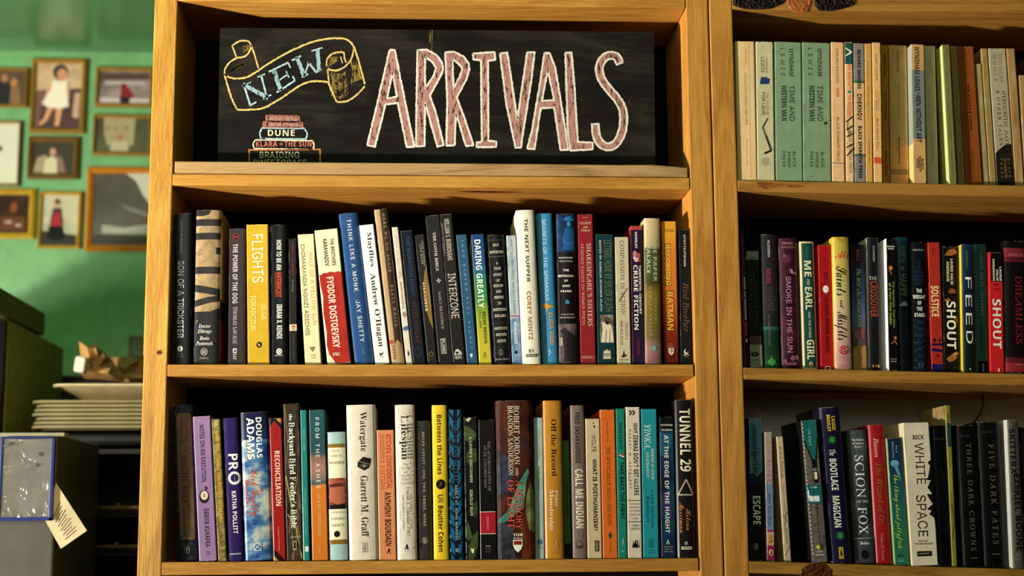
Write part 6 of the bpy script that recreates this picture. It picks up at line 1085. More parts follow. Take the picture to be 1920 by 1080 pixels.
book(Bq, 'slim paperback, teal at its head, pink clouds halfway and orange below, with spaced white capitals', 'p', 906, 1012, 931, 1031, 98, fa2, [
 ('t','FROM THE ASHES','R','#f0e6d8',.48,.25,148,598), ('t','JESSE THISTLE','R','#d8c090',.50,.20,632,898), ('l',[(.40,965),(.52,975),(.44,995),(.58,1000)],4,'#d8a860')], wear=1)
B2 = Row(570, 740, s3, 1049, SL(Z['Z3']), .010, 1.02, GB)
redrock = mottle('red_rocks', ['#2c1a14','#6c3020','#c06a48','#8c4430'], 35, .4, (.6,1,2), spread=(.35,.7))
book(B2, 'short guide book with pale blue ends, gold bands and a red rock picture', 'h', 138, 261, 161, 274, 238, '#a9c4c0', [
 ('r',0,1,314,338,'#8c6c1c'), ('r',0,1,338,532,'#efe4c4'), ('h','FIELD','T','#6c5c40',.42,.45,352,365), ('h','GUIDE TO','T','#6c5c40',.47,.70,384,396), ('h','WEATHER','T','#3c3022',.5,.86,426,442), ('r',0,1,532,728,redrock), ('r',0,1,700,728,'#1c1412'), ('p',[(.1,590),(.9,585),(.94,690),(.5,700),(.1,680)],'#b8684c'), ('r',0,1,728,920,'#efe4c4'), ('h','NATIONAL','T','#6c5c40',.5,.86,741,755), ('h','AUDUBON','T','#6c5c40',.5,.80,781,795), ('h','SOCIETY','T','#6c5c40',.5,.72,822,837), ('e',.44,885,19,20,'#1c1712'), ('r',0,1,920,948,'#8c6c1c')], wear=2)
book(B2, 'very thick white hardcover with black serif lettering and a small case drawing', 'h', 258, 452, 288, 466, 67, '#dccfba', [
 ('t','Watergate','B','#16120f',.58,.22,113,367), ('t','Garrett M. Graff','B','#16120f',.56,.24,520,905), ('p',[(.36,430),(.54,400),(.82,412),(.78,450),(.74,470),(.58,488),(.34,462)],'#1f1c1a'), ('p',[(.40,455),(.56,440),(.74,455),(.58,475)],'#5c554c'), ('l',[(.36,428),(.80,448)],4,'#8f8678'), ('e',.58,458,5,5,'#cfc6b4'),
 ('r',.44,.62,944,947,'#4c463e'), ('r',.44,.62,952,955,'#8f8678'), ('r',.44,.62,975,978,'#4c463e'), ('r',.44,.62,998,1001,'#4c463e'), ('r',.47,.50,956,996,'#8f8678'), ('r',.56,.58,956,996,'#8f8678')], rec=.006, wear=4)
book(B2, 'salmon orange paperback with red capitals over black capitals', 'p', 458, 570, 476, 585, 226, '#d98c5c', [
 ('t','KITCHEN CONFIDENTIAL','S','#b03a1c',.68,.30,254,602), ('t',"INSIDER'S EDITION",'R','#b8582c',.30,.22,256,602), ('t','ANTHONY BOURDAIN','S','#1c1512',.55,.34,622,962), ('l',[(.45,1010),(.55,990),(.66,1012)],4,'#1c1512'), ('e',.58,985,7,7,'#1c1512')], wear=2)
book(B2, 'white hardcover with thin black serif lettering and a scatter of tiny red dots', 'h', 570, 700, 592, 714, 66, '#dbd0be',
 [('e',brnd.uniform(.1,.9) if q<8 else brnd.uniform(.72,.95),brnd.uniform(95,230) if q<22 else brnd.uniform(230,600),2.6,2.6,'#c4503c') for q in range(44)]+[
 ('t','Lifespan','T','#1f1b18',.50,.38,135,418), ('h','Why','T','#3c362f',.5,.28,440,454), ('h','We Age','T','#3c362f',.5,.5,465,479), ('h','and','T','#3c362f',.5,.22,490,501), ('h','Why We','T','#3c362f',.5,.5,513,527), ('h',"Don't",'T','#3c362f',.5,.4,536,550), ('h','Have To','T','#3c362f',.5,.54,560,574),
 ('t','David A. Sinclair, PhD,','T','#1f1b18',.60,.17,592,910), ('t','with Matthew D. LaPlante','T','#4c463e',.36,.10,640,862), ('p',[(.36,985),(.48,950),(.52,950),(.60,985),(.50,985),(.46,970),(.42,985)],'#1f1b18'), ('h','ATRIA','T','#1f1b18',.48,.24,992,999)], rec=.006, wear=3)
book(B2, 'charcoal grey hardcover with small pale spaced capitals and a round monogram', 'h', 708, 800, 723, 818, 168, '#3a3632', [
 ('t','HELEN LEVITT','B','#b9b0a0',.50,.15,238,445), ('e',.5,466,3,3,'#b9b0a0'), ('t','ONE, TWO, THREE, MORE','B','#b9b0a0',.50,.16,482,838), ('o',.5,928,18,20,'#a89f90',.14), ('t','pH','B','#b9b0a0',.5,.2,915,942)], wear=4)
book(B2, 'bright lemon yellow hardcover with bold black sans lettering and a black disc', 'h', 806, 905, 823, 917, 67, '#e8c416', [
 ('t','Between the Lines','S','#1c190f',.48,.34,130,512), ('t','Uli Beutter Cohen','S','#1c190f',.48,.34,640,1000), ('e',.52,574,30,32,'#1c190f'), ('l',[(.44,590),(.54,560),(.60,575)],3,'#8c7c2c')], rec=.006, wear=1)
book(B2, 'black and bright blue chevron patterned paperback with thin grey capitals', 'p', 914, 998, 926, 1012, 96, '#0f6c98',
 [q for k in range(11) for q in (('p',[(.12,118+k*88),(.42,150+k*88),(.42,170+k*88),(.12,138+k*88)],'#0c0e10'),('p',[(.88,118+k*88),(.62,150+k*88),(.62,170+k*88),(.88,138+k*88)],'#0c0e10'),('p',[(.0,96+k*88),(.14,118+k*88),(.14,138+k*88),(0,116+k*88)],'#0c0e10'),('p',[(1,96+k*88),(.86,118+k*88),(.86,138+k*88),(1,116+k*88)],'#0c0e10'))]+[
 ('r',.36,.66,96,1045,'#0d1012'), ('t','THE GLASS HOTEL','R','#3c6070',.50,.44,165,560), ('t','EMILY ST. JOHN MANDEL','S','#9aa4a0',.52,.20,582,930), ('r',.42,.62,978,1002,'#8ca0a8'), ('r',.50,.53,978,1002,'#0d1012')], wear=1)
B3 = Row(800, 740, s3, 1044, SL(Z['Z3']), .010, 1.06, GB)
leafm = mottle('dark_green_ground', ['#080a08','#0e120c','#182010'], 30, .35)
book(B3, 'black paperback with big green leaves and small pale capitals', 'p', 230, 320, 249, 334, 143, leafm, [
 ('p',[(.02,205),(.3,200),(.7,225),(.95,250),(.8,290),(.4,300),(.05,290)],'#47582a'), ('p',[(.2,370),(.5,340),(.9,345),(.98,420),(.5,448),(.15,430)],'#3c4c24'), ('p',[(.0,790),(.3,830),(.5,905),(.2,930),(.0,900)],'#47582a'), ('p',[(.2,960),(.5,900),(.95,860),(.9,960),(.6,1040),(.2,1040)],'#3f5026'), ('p',[(.5,700),(.9,680),(1,740),(.7,790)],'#34441f'), ('p',[(.1,160),(.4,145),(.6,150),(.35,175)],'#c4b898'), ('l',[(.05,260),(.5,245),(.9,262)],3,'#6c7c40'), ('l',[(.2,400),(.6,385),(.95,380)],3,'#6c7c40'), ('l',[(.2,1030),(.5,960),(.9,880)],3,'#6c7c40'),
 ('t',"A LOVER'S DISCOURSE",'S','#c4bca4',.50,.20,268,560), ('t','XIAOLU GUO','S','#c4bca4',.48,.22,604,770), ('p',[(.36,972),(.5,980),(.64,972),(.56,1005),(.46,1005)],'#e0d8c4')], wear=2)
book(B3, 'black paperback with small grey capitals and a square red label near its foot', 'p', 328, 432, 341, 447, 160, '#121010', [
 ('t','THE AUTOBIOGRAPHY OF','T','#8c867c',.62,.16,296,614), ('t','AN EX-COLORED MAN','T','#8c867c',.38,.15,320,594), ('r',0,1,744,748,'#cfc4b0'), ('r',0,1,748,882,'#a8142c'), ('r',0,1,882,886,'#cfc4b0'), ('t','JOHNSON','T','#d89c98',.48,.14,775,862), ('h','VINTAGE','T','#6c665c',.48,.38,975,984), ('r',.34,.62,958,966,'#8c867c'), ('h','BOOKS','T','#6c665c',.48,.34,992,1001)], wear=3)
fant = mottle('fantasy_painting', ['#140c0a','#3a1a12','#5c2a1a','#2c2a34'], 26, .4, (1,1,.6), dist=.8, spread=(.34,.68))
book(B3, 'thick glossy dark red painted hardcover with white and red capitals and shield badge', 'h', 438, 670, 452, 689, 39, fant, [
 ('p',[(.0,460),(.12,370),(.3,400),(.42,520),(.4,620),(.0,640)],mottle('violet_rocks',['#1c1c28','#3a3a4c','#54546c'],50,.4)), ('p',[(.0,800),(.3,740),(.6,560),(.85,470),(.98,560),(.98,700),(.6,740),(.1,830)],mottle('teal_mist',['#1f5c54','#4a8c78','#7fa890'],25,.4)), ('p',[(.0,820),(.2,810),(.42,850),(.46,1042),(.0,1042)],mottle('dark_crags',['#17161c','#34343e','#4c4c54'],60,.4,dist=1)), ('p',[(.62,900),(.8,560),(.9,480),(1,470),(1,1042),(.66,1042)],mottle('red_rock_column',['#2a0f0a','#5c2214','#7d3a20'],40,.4,(1,1,.4),dist=1)), ('p',[(.80,640),(.92,560),(1,620),(1,880),(.86,860),(.78,760)],mottle('olive_light',['#5c5c2c','#8c8c4c','#a8a86c'],40,.4)),
 ('t','ROBERT JORDAN','T','#e8d8bc',.56,.145,72,448), ('t','AND','T','#e8d8bc',.55,.08,466,518), ('t','BRANDON SANDERSON','T','#e8d8bc',.39,.135,72,516), ('t','A MEMORY','T','#8c1a14',.585,.19,543,862), ('t','A MEMORY','T','#d85c48',.59,.165,546,858), ('t','OF LIGHT','T','#8c1a14',.37,.19,543,855), ('t','OF LIGHT','T','#d85c48',.375,.165,546,851),
 ('h','TOR','S','#efe6d2',.55,.27,884,900), ('h','fantasy','I','#efe6d2',.55,.26,906,918), ('p',[(.41,924),(.67,924),(.67,960),(.62,985),(.54,1003),(.46,985),(.41,960)],'#efe6d2'), ('p',[(.43,930),(.65,930),(.65,955),(.43,955)],'#8c2418'), ('p',[(.47,985),(.54,950),(.60,985),(.54,998)],'#f4ecd8')], rec=.002, wear=4)
book(B3, 'thin pale grey-green paperback, shorter than the mustard hardcover on its right', 'p', 678, 737, 689, 749, 146, '#9fb4ac', [
 ('t','In Search of April Raintree','I','#a84c3c',.5,.20,218,418), ('t','Beatrice Mosionier','I','#34342c',.5,.22,455,612), ('e',.5,937,16,18,'#3c6c9c'), ('h','HIGH','B','#2c4c6c',.5,.5,962,969), ('h','WATER','B','#2c4c6c',.5,.55,974,981)], side='#c9c030', wear=3)
book(B3, 'tall mustard hardcover with black slab lettering above and cream lettering below', 'h', 735, 855, 753, 873, 38, '#b8801c', [
 ('t','Off the Record','B','#1c150c',.55,.27,158,522), ('t','Peter','B','#d8cfb4',.66,.18,612,718), ('t','Mansbridge','B','#d8cfb4',.38,.20,610,868), ('r',.45,.75,925,927,'#c49a54'), ('r',.45,.75,985,987,'#c49a54'), ('l',[(.52,975),(.60,945),(.70,975)],4,'#cfa860'), ('e',.62,938,5,5,'#cfa860')], rec=.006, wear=1)
book(B3, 'very small green paperback with black lettering, the lowest on its shelf', 'p', 861, 905, 873, 918, 291, '#4c7c28', [
 ('r',0,1,291,318,'#5c6c38'), ('t','How to Know the','R','#141c0c',.52,.34,362,540), ('t','AMERICAN MAMMALS','S','#141c0c',.52,.36,555,785), ('t','Ivan T. Sanderson','I','#2c3c1c',.5,.2,808,925), ('r',0,1,948,1044,'#16140e')], rec=.03, wear=3)
book(B3, 'tall taupe grey hardcover with condensed dark capitals above bigger cream ones', 'h', 906, 997, 928, 1014, 68, '#7d6c66', [
 ('t','FRED SASAKAMOOSE','S','#1f1a18',.48,.36,114,440), ('t','CALL ME INDIAN','S','#e6d6bc',.55,.58,478,852), ('o',.45,958,22,26,'#4a3c38',.12), ('p',[(.2,965),(.72,960),(.66,975),(.3,975)],'#4a3c38'), ('l',[(.4,870),(.3,895),(.6,915),(.75,885)],4,'#8f8078')], wear=2)
B4 = Row(1000, 740, s3, 1037, SL(Z['Z3']), .010, 1.08, GB)
book(B4, 'cream paperback with condensed black sans capitals and a tiny leaf mark at its head', 'p', 328, 422, 345, 437, 153, '#c4b08c', [
 ('p',[(.52,195),(.7,200),(.6,215)],'#1c1a16'), ('e',.55,182,4,4,'#1c1a16'), ('t','WOLFE','R','#4c4436',.55,.30,256,364), ('t','WHAT IS POSTHUMANISM?','S','#1c1a16',.58,.28,410,864), ('r',.50,.78,925,992,'#1c1a16'), ('t','MINNE','S','#c4b08c',.64,.14,932,985)], wear=1)
book(B4, 'plain orange paperback with thin dark small capitals, between cream and green spines', 'p', 419, 517, 442, 534, 96, '#d06a1c', [
 ('r',0,1,155,157,'#a8501c'), ('t','Hazrat Inayat Khan','T','#8c3c14',.48,.12,170,305), ('t','THE MYSTICISM OF SOUND AND MUSIC','T','#5c2410',.48,.24,334,836), ('p',[(.38,895),(.5,868),(.62,895),(.5,918)],'#1f4a3c'), ('t','Shambhala','I','#a8501c',.5,.14,932,1005)], wear=1)
book(B4, 'slim jade green paperback with black capitals and three slanted red and white bars', 'p', 521, 580, 538, 596, 89, '#12806c', [
 ('t','NORA LORETO','S','#16281f',.5,.34,180,346), ('p',[(.3,372),(.85,385),(.85,392),(.3,379)],'#c4302c'), ('p',[(.3,382),(.85,395),(.85,402),(.3,389)],'#e6dccc'), ('p',[(.3,394),(.85,407),(.85,413),(.3,400)],'#1c2420'), ('t','TAKE BACK THE FIGHT','S','#16281f',.55,.40,428,792), ('p',[(.45,965),(.5,920),(.62,905),(.62,940)],'#8cc4b4'), ('h','FP','B','#8cc4b4',.5,.36,988,1000)], wear=1)
book(B4, 'pale paperback with dense black capitals and a winged beast emblem at its foot', 'p', 584, 675, 600, 690, 79, '#cfc2ac', [
 ('l',[(.25,100),(.4,115),(.25,130)],9,'#1c1915'), ('l',[(.48,100),(.63,115),(.48,130)],9,'#1c1915'), ('t',"WHY ZEBRAS DON'T GET ULCERS",'S','#1f1b17',.66,.32,180,642), ('t','ROBERT M. SAPOLSKY','R','#3c362e',.24,.16,224,600), ('r',0,1,672,676,'#2a2622'),
 ('h','The Acclaimed','T','#7d5c54',.5,.8,690,700), ('h','Guide to Stress,','T','#7d5c54',.5,.9,712,722), ('h','Stress-Related','T','#7d5c54',.5,.85,734,744), ('h','Diseases, and','T','#7d5c54',.5,.8,757,767), ('h','Coping','T','#7d5c54',.5,.4,780,790), ('r',0,1,806,810,'#2a2622'), ('h','THIRD','B','#6c6254',.5,.48,826,838), ('h','EDITION','B','#6c6254',.5,.66,847,859),
 ('p',[(.28,970),(.36,945),(.34,925),(.46,945),(.52,925),(.62,922),(.56,945),(.70,955),(.72,972)],'#16130f'), ('l',[(.62,948),(.74,930)],5,'#16130f')], wear=2)
book(B4, 'turquoise paperback with cream handwritten capitals and black lettering below', 'p', 681, 782, 697, 796, 91, '#1a8c94', [
 ('t','YINKA,','I','#e0dcb8',.38,.38,190,352), ('t','WHERE IS YOUR','I','#e0dcb8',.68,.17,345,540), ('t','HUZBAND?','I','#e0dcb8',.36,.18,365,530), ('t','Lizzie Damilola','R','#123c44',.62,.17,608,845), ('t','Blackburn','R','#123c44',.32,.17,650,810), ('o',.5,945,19,26,'#0f4a54',.1), ('l',[(.44,965),(.5,930),(.56,965)],3,'#0f4a54'), ('h','Anchors','I','#0f4a54',.5,.5,985,993), ('h','Canada','I','#0f4a54',.5,.4,1001,1008)], wear=1)
fog = mottle('night_sea', ['#0b1424','#162c50','#1a4a60','#101a2c'], 25, .35, (1,1,.5), spread=(.34,.66))
book(B4, 'dark blue glossy paperback with palm shadows and pale stencil capitals', 'p', 799, 890, 812, 906, 141, fog, [
 ('r',0,1,141,235,'#10140f'), ('p',[(.0,240),(.9,250),(.8,330),(.2,400),(0,380)],'#1f5c74'), ('p',[(.2,620),(.7,630),(.8,800),(.1,700)],'#3a3a6c'), ('h','KATHERINE','S','#cfccb8',.5,.84,188,199), ('h','SELIGMAN','S','#cfccb8',.5,.78,219,231), ('t','AT THE EDGE OF THE HAIGHT','S','#d6d4c4',.45,.30,258,880), ('p',[(.34,952),(.46,918),(.58,952),(.52,952),(.46,935),(.40,952)],'#cfccb8'), ('h','ALGONQUIN','S','#a8a898',.48,.62,964,970), ('h','BOOKS OF','S','#a8a898',.48,.50,979,985), ('h','CHAPEL HILL','S','#a8a898',.48,.66,994,1000)], wear=3)
book(B4, 'tall black hardcover with heavy cream capitals, a pale triangle and orange script', 'h', 895, 1007, 916, 1028, 34, '#1c1916', [
 ('t','TUNNEL 29','S','#efdcc0',.56,.62,90,492), ('l',[(.56,542),(.96,640),(.08,640),(.56,542)],9,'#b9a890'), ('t','Helena','C','#c07840',.66,.30,728,865), ('t','Merriman','C','#c07840',.28,.30,690,880), ('r',.40,.56,935,955,'#a89c88'), ('r',.20,.82,966,984,'#d8c8ac'), ('h','PUBLICAFFAIRS','S','#2a2622',.5,.54,971,979)], rec=.004, wear=2)

# ---- top shelf of the right bookcase
GC = 'pale paperbacks on the top shelf of the right bookcase'
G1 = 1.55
r1 = Row(1360, 60, s36, 998, lambda x: rz(R1, x), .004, G1, GC)
lf = mottle('laid_cream', ['#b59868','#c0a474','#c8ac7c'], 90, .7, (1,1,.06), G1)
book(r1, 'wide buff paperback with faint orange and grey lettering, touching the upright', 'p', 63, 198, 85, 211, 63, lf, [
 ('t','Paul Bowles','I','#b07a3c',.55,.12,112,225), ('t','COLLECTED STORIES 1939-1976','T','#66705c',.50,.12,280,625), ('t','Black Sparrow Press','I','#b07a3c',.50,.10,720,905), ('l',[(.68,70),(.66,980)],2,'#a8845a')], side='#e0c896', wear=3)
book(r1, 'grey-beige paperback with a blue kite shape and a black jagged line', 'p', 206, 323, 218, 337, 68, '#a39c7a', [
 ('t','WYNDHAM','R','#2c2a22',.62,.11,172,275), ('t','LEWIS','R','#2c2a22',.38,.20,172,275), ('p',[(.28,305),(.58,312),(.78,348),(.22,356),(.20,350)],'#22345c'), ('p',[(.28,340),(.5,304),(.78,318),(.72,352),(.2,356)],'#22345c'), ('t','THE REVENGE','R','#4c483a',.62,.11,412,562), ('t','FOR LOVE','R','#2c2a22',.38,.20,410,562),
 ('l',[(.62,582),(.32,645),(.78,798)],6,'#1c1814'), ('l',[(.78,798),(.40,818)],13,'#1c1814'), ('l',[(.50,700),(.80,800)],7,'#1c1814'), ('t','BLACK','R','#3c382c',.60,.09,852,890), ('t','SPARROW','R','#3c382c',.44,.09,846,905), ('t','PRESS','R','#3c382c',.29,.09,852,892)], wear=4)
for lab, tl, tr, bl, br, yt, u in (('green paperback, left one of the matching pair, beside the beige jagged line book', 331, 514, 343, 521, 70, 0), ('green paperback, right one of the matching pair, with a small dark fleck', 519, 708, 527, 716, 75, 1)):
    el = [('t','WYNDHAM','S','#2a3424',.62,.17,110,298), ('t','LEWIS','R','#2a3424',.28,.15,112,298), ('t','TIME AND','R','#2a3424',.62,.19,362,600), ('t','WESTERN MAN','S','#2a3424',.32,.19,362,600), ('t','BLACK','R','#2a3424',.68,.11,804,905), ('t','SPARROW','R','#2a3424',.48,.11,804,908), ('t','PRESS','R','#2a3424',.28,.11,804,905)]
    if u: el += [('e',.80,613,8,9,'#2c2016'), ('l',[(.78,605),(.83,600)],3,'#2c2016'), ('e',.28,970,3,3,'#3c4a30')]
    book(r1, lab, 'p', tl, tr, bl, br, yt, '#6c8064', el, side='#8a9c78', wear=6, rough=.6)
book(r1, 'pinkish cream paperback with black capitals, red numerals and a thin blue rule', 'p', 714, 800, 721, 809, 71, '#c29a70', [
 ('t','EDWARD SANDERS','T','#2c241c',.48,.20,112,345), ('t','1968','T','#b0341c',.48,.22,374,437), ('t','BLACK SPARROW PRESS','T','#2c241c',.48,.20,570,862), ('r',0,1,872,876,'#2c4c5c')], wear=4)
book(r1, 'slim cream paperback with orange lettering and slanted black strokes', 'p', 804, 860, 816, 869, 71, '#c4a074', [
 ('r',0,1,74,216,'#1f4a44'), ('p',[(.1,105),(.9,130),(.9,142),(.1,165),(.1,155),(.7,135),(.1,115)],'#d8c8a0'), ('t','EVE SHELNUTT','S','#c8501c',.55,.34,220,388), ('p',[(.5,392),(.8,402),(.5,412),(.25,402)],'#1f6c64'), ('t','THE MUSICIAN','S','#c8501c',.50,.34,418,572),
 ('l',[(.05,600),(.95,565)],8,'#26261f'), ('l',[(.05,655),(.95,625)],8,'#26261f'), ('l',[(.05,700),(.95,675)],6,'#26261f'), ('l',[(.0,770),(.95,745)],8,'#26261f'), ('l',[(.0,825),(.95,775)],7,'#26261f'), ('l',[(.1,600),(.4,700)],5,'#26261f'), ('t','BLACK SPARROW PRESS','R','#26261f',.5,.30,662,936)], wear=4)
book(r1, 'grey and cream paperback with heavy black capitals and green bars', 'p', 863, 940, 874, 946, 78, '#77706a', [
 ('r',0,1,342,812,'#b8966c'), ('r',0,1,328,342,'#2c5a3c'), ('r',0,1,812,824,'#2c5a3c'), ('t','EDWARD SANDERS','S','#1a1714',.48,.30,122,382), ('t','CHEKHOV','S','#1a1714',.48,.40,415,590), ('t','BLACK SPARROW PRESS','S','#1a1714',.50,.32,628,970)], wear=3)
book(r1, 'narrow tan paperback with faint brown lettering, between a mauve spine and a cream one', 'p', 942, 990, 949, 1000, 80, '#b08644', [
 ('t','D.H. LAWRENCE','T','#6c4a20',.48,.22,200,330), ('t','The Escaped Cock','I','#6c4a20',.48,.22,365,490), ('t','BLACK SPARROW PRESS','T','#6c4a20',.48,.18,715,865)], wear=2)
book(r1, 'narrow cream paperback with black uneven lettering and a red band', 'p', 991, 1050, 1003, 1062, 73, '#c09860', [
 ('t','LARRY LAYACHI','I','#2c2218',.48,.24,150,325), ('t','YESTERDAY','I','#2c2218',.66,.18,392,518), ('t','AND TODAY','I','#2c2218',.38,.18,392,520), ('t','Black Sparrow Press','I','#2c2218',.48,.20,575,780), ('r',0,1,832,872,'#b04e2c')], wear=3)
r1b = Row(1620, 60, s36, 1018, lambda x: rz(R1, x), .014, G1, GC)
book(r1b, 'narrow ochre paperback with dark condensed lettering in three groups', 'p', 120, 163, 128, 177, 88, '#94691c', [
 ('t','WYNDHAM LEWIS','S','#2a1c0c',.5,.32,145,292), ('t',"THE CALIPH'S DESIGN",'S','#2a1c0c',.5,.32,402,592), ('t','Black Sparrow Press','S','#2a1c0c',.5,.32,795,965)], wear=2)
book(r1b, 'wide pale tan paperback with a triple blue line near its foot', 'p', 168, 290, 180, 304, 92, '#a88654', [
 ('t','Wyndham Lewis','S','#2c241c',.50,.10,130,272), ('t','THE COMPLETE WILD BODY','R','#8c4c34',.50,.10,338,596), ('t','Black Sparrow Press','S','#2c241c',.50,.10,702,878), ('r',0,1,914,918,'#22303c'), ('r',0,1,926,930,'#22303c'), ('r',0,1,938,942,'#22303c')], wear=4, rec=.022)
book(r1b, 'cream paperback with a grey-blue block behind very large black capitals', 'p', 318, 408, 335, 424, 85, mottle('cream_dark',['#a88450','#b8945c'],80,.6,(1,1,.1),G1), [
 ('r',0,1,258,722,'#666e68'), ('t','WYNDHAM LEWIS','S','#16120e',.42,.36,100,402), ('e',.48,418,5,5,'#16120e'), ('t','MEN WITHOUT ART','S','#16120e',.46,.38,432,745), ('t','BLACK','S','#2c241a',.70,.16,855,925), ('t','SPARROW','S','#2c241a',.50,.16,838,942), ('t','PRESS','S','#2c241a',.30,.16,855,918)], side=grad('cream_blue_side',[(0,'#c4a468'),(.30,'#c4a468'),(.31,'#7c8478'),(1,'#868c7e')],.22,G1), rec=.002, wear=4)
book(r1b, 'pale grey-cream paperback with faded letters, reddish in the middle', 'p', 413, 480, 432, 510, 95, '#a2967c', [
 ('t','EDWARD','T','#6c6452',.64,.16,188,295), ('t','DORN','T','#6c6452',.32,.28,188,295), ('t','BY THE','T','#9c6c5c',.66,.16,375,500), ('t','SOUND','T','#9c6c5c',.34,.28,372,502), ('t','BLACK SPARROW PRESS','T','#6c6452',.50,.18,655,885)], wear=3, rec=.012)
book(r1b, 'very narrow dark green paperback squeezed between two lighter books', 'p', 482, 494, 514, 529, 100, '#42482c', [
 ('t','PAUL BOWLES','T','#1c2014',.5,.3,130,305), ('t','Up Above','I','#1c2014',.5,.3,460,580), ('t','Black Sparrow','I','#1c2014',.5,.3,835,970)], wear=2, rec=.034)
book(r1b, 'olive paperback with faint dark title and a bright lime cream left cover showing', 'p', 537, 580, 578, 640, 86, '#6c6840', [
 ('t','THE EDUCATION & OTHER STORIES','R','#2f3420',.5,.22,110,555), ('t','Joyce Carol Oates','I','#2f3420',.5,.20,560,715), ('t','BLACK SPARROW PRESS','R','#2f3420',.5,.16,790,980)], side='#a9ac70', rec=.001, wear=2)
book(r1b, 'narrow khaki paperback with faded lettering, left of the rust brown book', 'p', 584, 630, 641, 686, 95, '#84703f', [
 ('t','CLAYTON','T','#4a3f22',.5,.22,160,310), ('t','Eshleman','I','#4a3f22',.5,.2,350,470), ('t','Black Sparrow Press','I','#4a3f22',.5,.18,800,960)], wear=2, rec=.012)
book(r1b, 'rust brown paperback with dark slanted title, widest of the dark spines on this shelf', 'p', 634, 741, 690, 804, 98, '#7d4214', [
 ('t','PAUL BOWLES','I','#4c240a',.50,.12,122,290), ('t',"THE SPIDER'S HOUSE",'S','#241208',.52,.13,348,655), ('t','Black Sparrow Press','I','#4c240a',.50,.10,790,985)], wear=3, rec=.012)
book(r1b, 'short narrow grey paperback, lower than the pale books around it', 'p', 755, 793, 809, 847, 216, '#968258', [
 ('t','Fielding Dawson','I','#5c4c34',.5,.22,290,415), ('t','FIRST LOVE A Novel','T','#9c5c44',.5,.22,505,690), ('t','Black Sparrow','I','#5c4c34',.5,.2,790,935)], wear=2)
book(r1b, 'narrow beige paperback with small capitals, right of the short narrow grey one', 'p', 790, 835, 850, 895, 112, '#8f7846', [
 ('t','Nathaniel Tarn','I','#4c3c24',.5,.2,165,302), ('t','THE HOUSE OF LEAVES','T','#4c3c24',.5,.22,402,685), ('t','BLACK SPARROW PRESS','T','#4c3c24',.5,.16,790,975)], wear=2)
book(r1b, 'wide grey paperback with large faint capitals and a dark mountain shape at its foot', 'p', 838, 958, 900, 1020, 112, '#968c70', [
 ('p',[(0,800),(.3,770),(.6,745),(.95,740),(1,1028),(0,1028)],mottle('dark_mountain',['#14100c','#241a10','#3a2c1a'],50,.5,g=1.0)), ('t','DOUGLAS','T','#6c6450',.64,.20,148,335), ('t','WOOLF','T','#6c6450',.30,.20,150,330), ('t','HYPOCRITIC DAYS','T','#2c281e',.70,.20,392,748), ('t','& OTHER TALES','T','#2c281e',.36,.18,392,748), ('t','BLACK','T','#7d6c44',.74,.14,835,960), ('t','SPARROW','T','#7d6c44',.52,.14,835,965), ('t','PRESS','T','#7d6c44',.30,.14,835,960)], wear=4)
book(r1b, 'tan grained paperback with faint red capitals, near the right edge of the photo', 'p', 963, 1021, 1023, 1084, 112, mottle('grained_tan',['#7d6034','#98784a','#a8885a'],140,.7,(1,1,.1),G1), [
 ('t','WHAT SHE MEANS','T','#8c4c30',.45,.22,398,615)], wear=3)
book(r1b, 'short tan paperback cut off by the right edge of the photo', 'p', 1045, 1110, 1088, 1150, 292, '#947448', [], wear=2)
book(r1b, 'plain dark brown paperback standing last on the top right shelf', 'p', 1125, 1200, 1165, 1240, 150, '#4c3824', [], wear=2)

# ---- middle shelf of the right bookcase
GD = 'young readers novels on the middle shelf of the right bookcase'
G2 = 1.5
q = Row(1370, 420, s36, 972, lambda x: rz(R2, x), .014, G2, GD)
book(q, 'thin black paperback with red edge and white lettering, beside the upright', 'p', 62, 96, 95, 129, 53, '#15110e', [
 ('r',.0,.25,300,968,'#6c2414'), ('t','ESCAPE THE UNDERDARK','S','#d8cfb9',.6,.36,360,652), ('r',0,1,660,690,'#7d3418'), ('t','ENDLESS QUEST','S','#7d2c1c',.5,.4,90,300), ('t','FIGHTER','S','#c4503c',.55,.45,690,755), ('p',[(.4,780),(.8,775),(.7,800),(.5,802)],'#cfc6b4'), ('r',0,1,308,345,'#5c2010')], wear=3)
book(q, 'short dark green paperback with a pale foot and an oval logo', 'p', 100, 190, 134, 217, 182, '#0c1710', [
 ('r',0,1,182,242,mottle('misty_grass',['#3c3a34','#7d786c','#55523c'],50,.5,g=G2)), ('t','RICHARD ADAMS','B','#243a2c',.28,.24,372,640), ('t','Watership Down','B','#2c4434',.66,.22,400,678), ('t','40th','I','#2c4434',.55,.14,318,395), ('r',0,1,755,815,mottle('brown_meadow',['#241c10','#4c4024'],50,.5,g=G2)), ('r',0,1,815,966,'#7d7a68'), ('e',.38,878,28,16,'#0c0c0a'), ('l',[(.28,880),(.4,872),(.5,882)],4,'#9c9880'), ('h','SCRIBNER','B','#3c3a30',.42,.62,912,920)], wear=2)
muse = grad('muse_dark', [(0,'#1c4a2c'),(.12,'#16301c'),(.26,'#123424'),(.28,'#2c6c4c'),(.29,'#182420'),(.45,'#2c2628'),(1,'#1c181c')], .235, G2)
book(q, 'tall dark grey hardcover turning green at its foot, with dull pink lettering', 'h', 205, 320, 222, 342, 72, muse, [
 ('t','ACEVEDO','S','#a89c98',.45,.14,108,225), ('t','MUSE','S','#8c2c44',.42,.26,305,402), ('t','SQUAD','R','#4a4448',.50,.30,425,582), ('t','The Cassandra Curse','R','#6c5c5c',.40,.14,605,820), ('l',[(.3,582),(.75,582)],3,'#5c3430'), ('o',.5,925,24,18,'#5c8c5c',.2), ('p',[(.2,930),(.4,905),(.5,880),(.55,915),(.75,930),(.5,960)],'#3c7c3c')], wear=2)
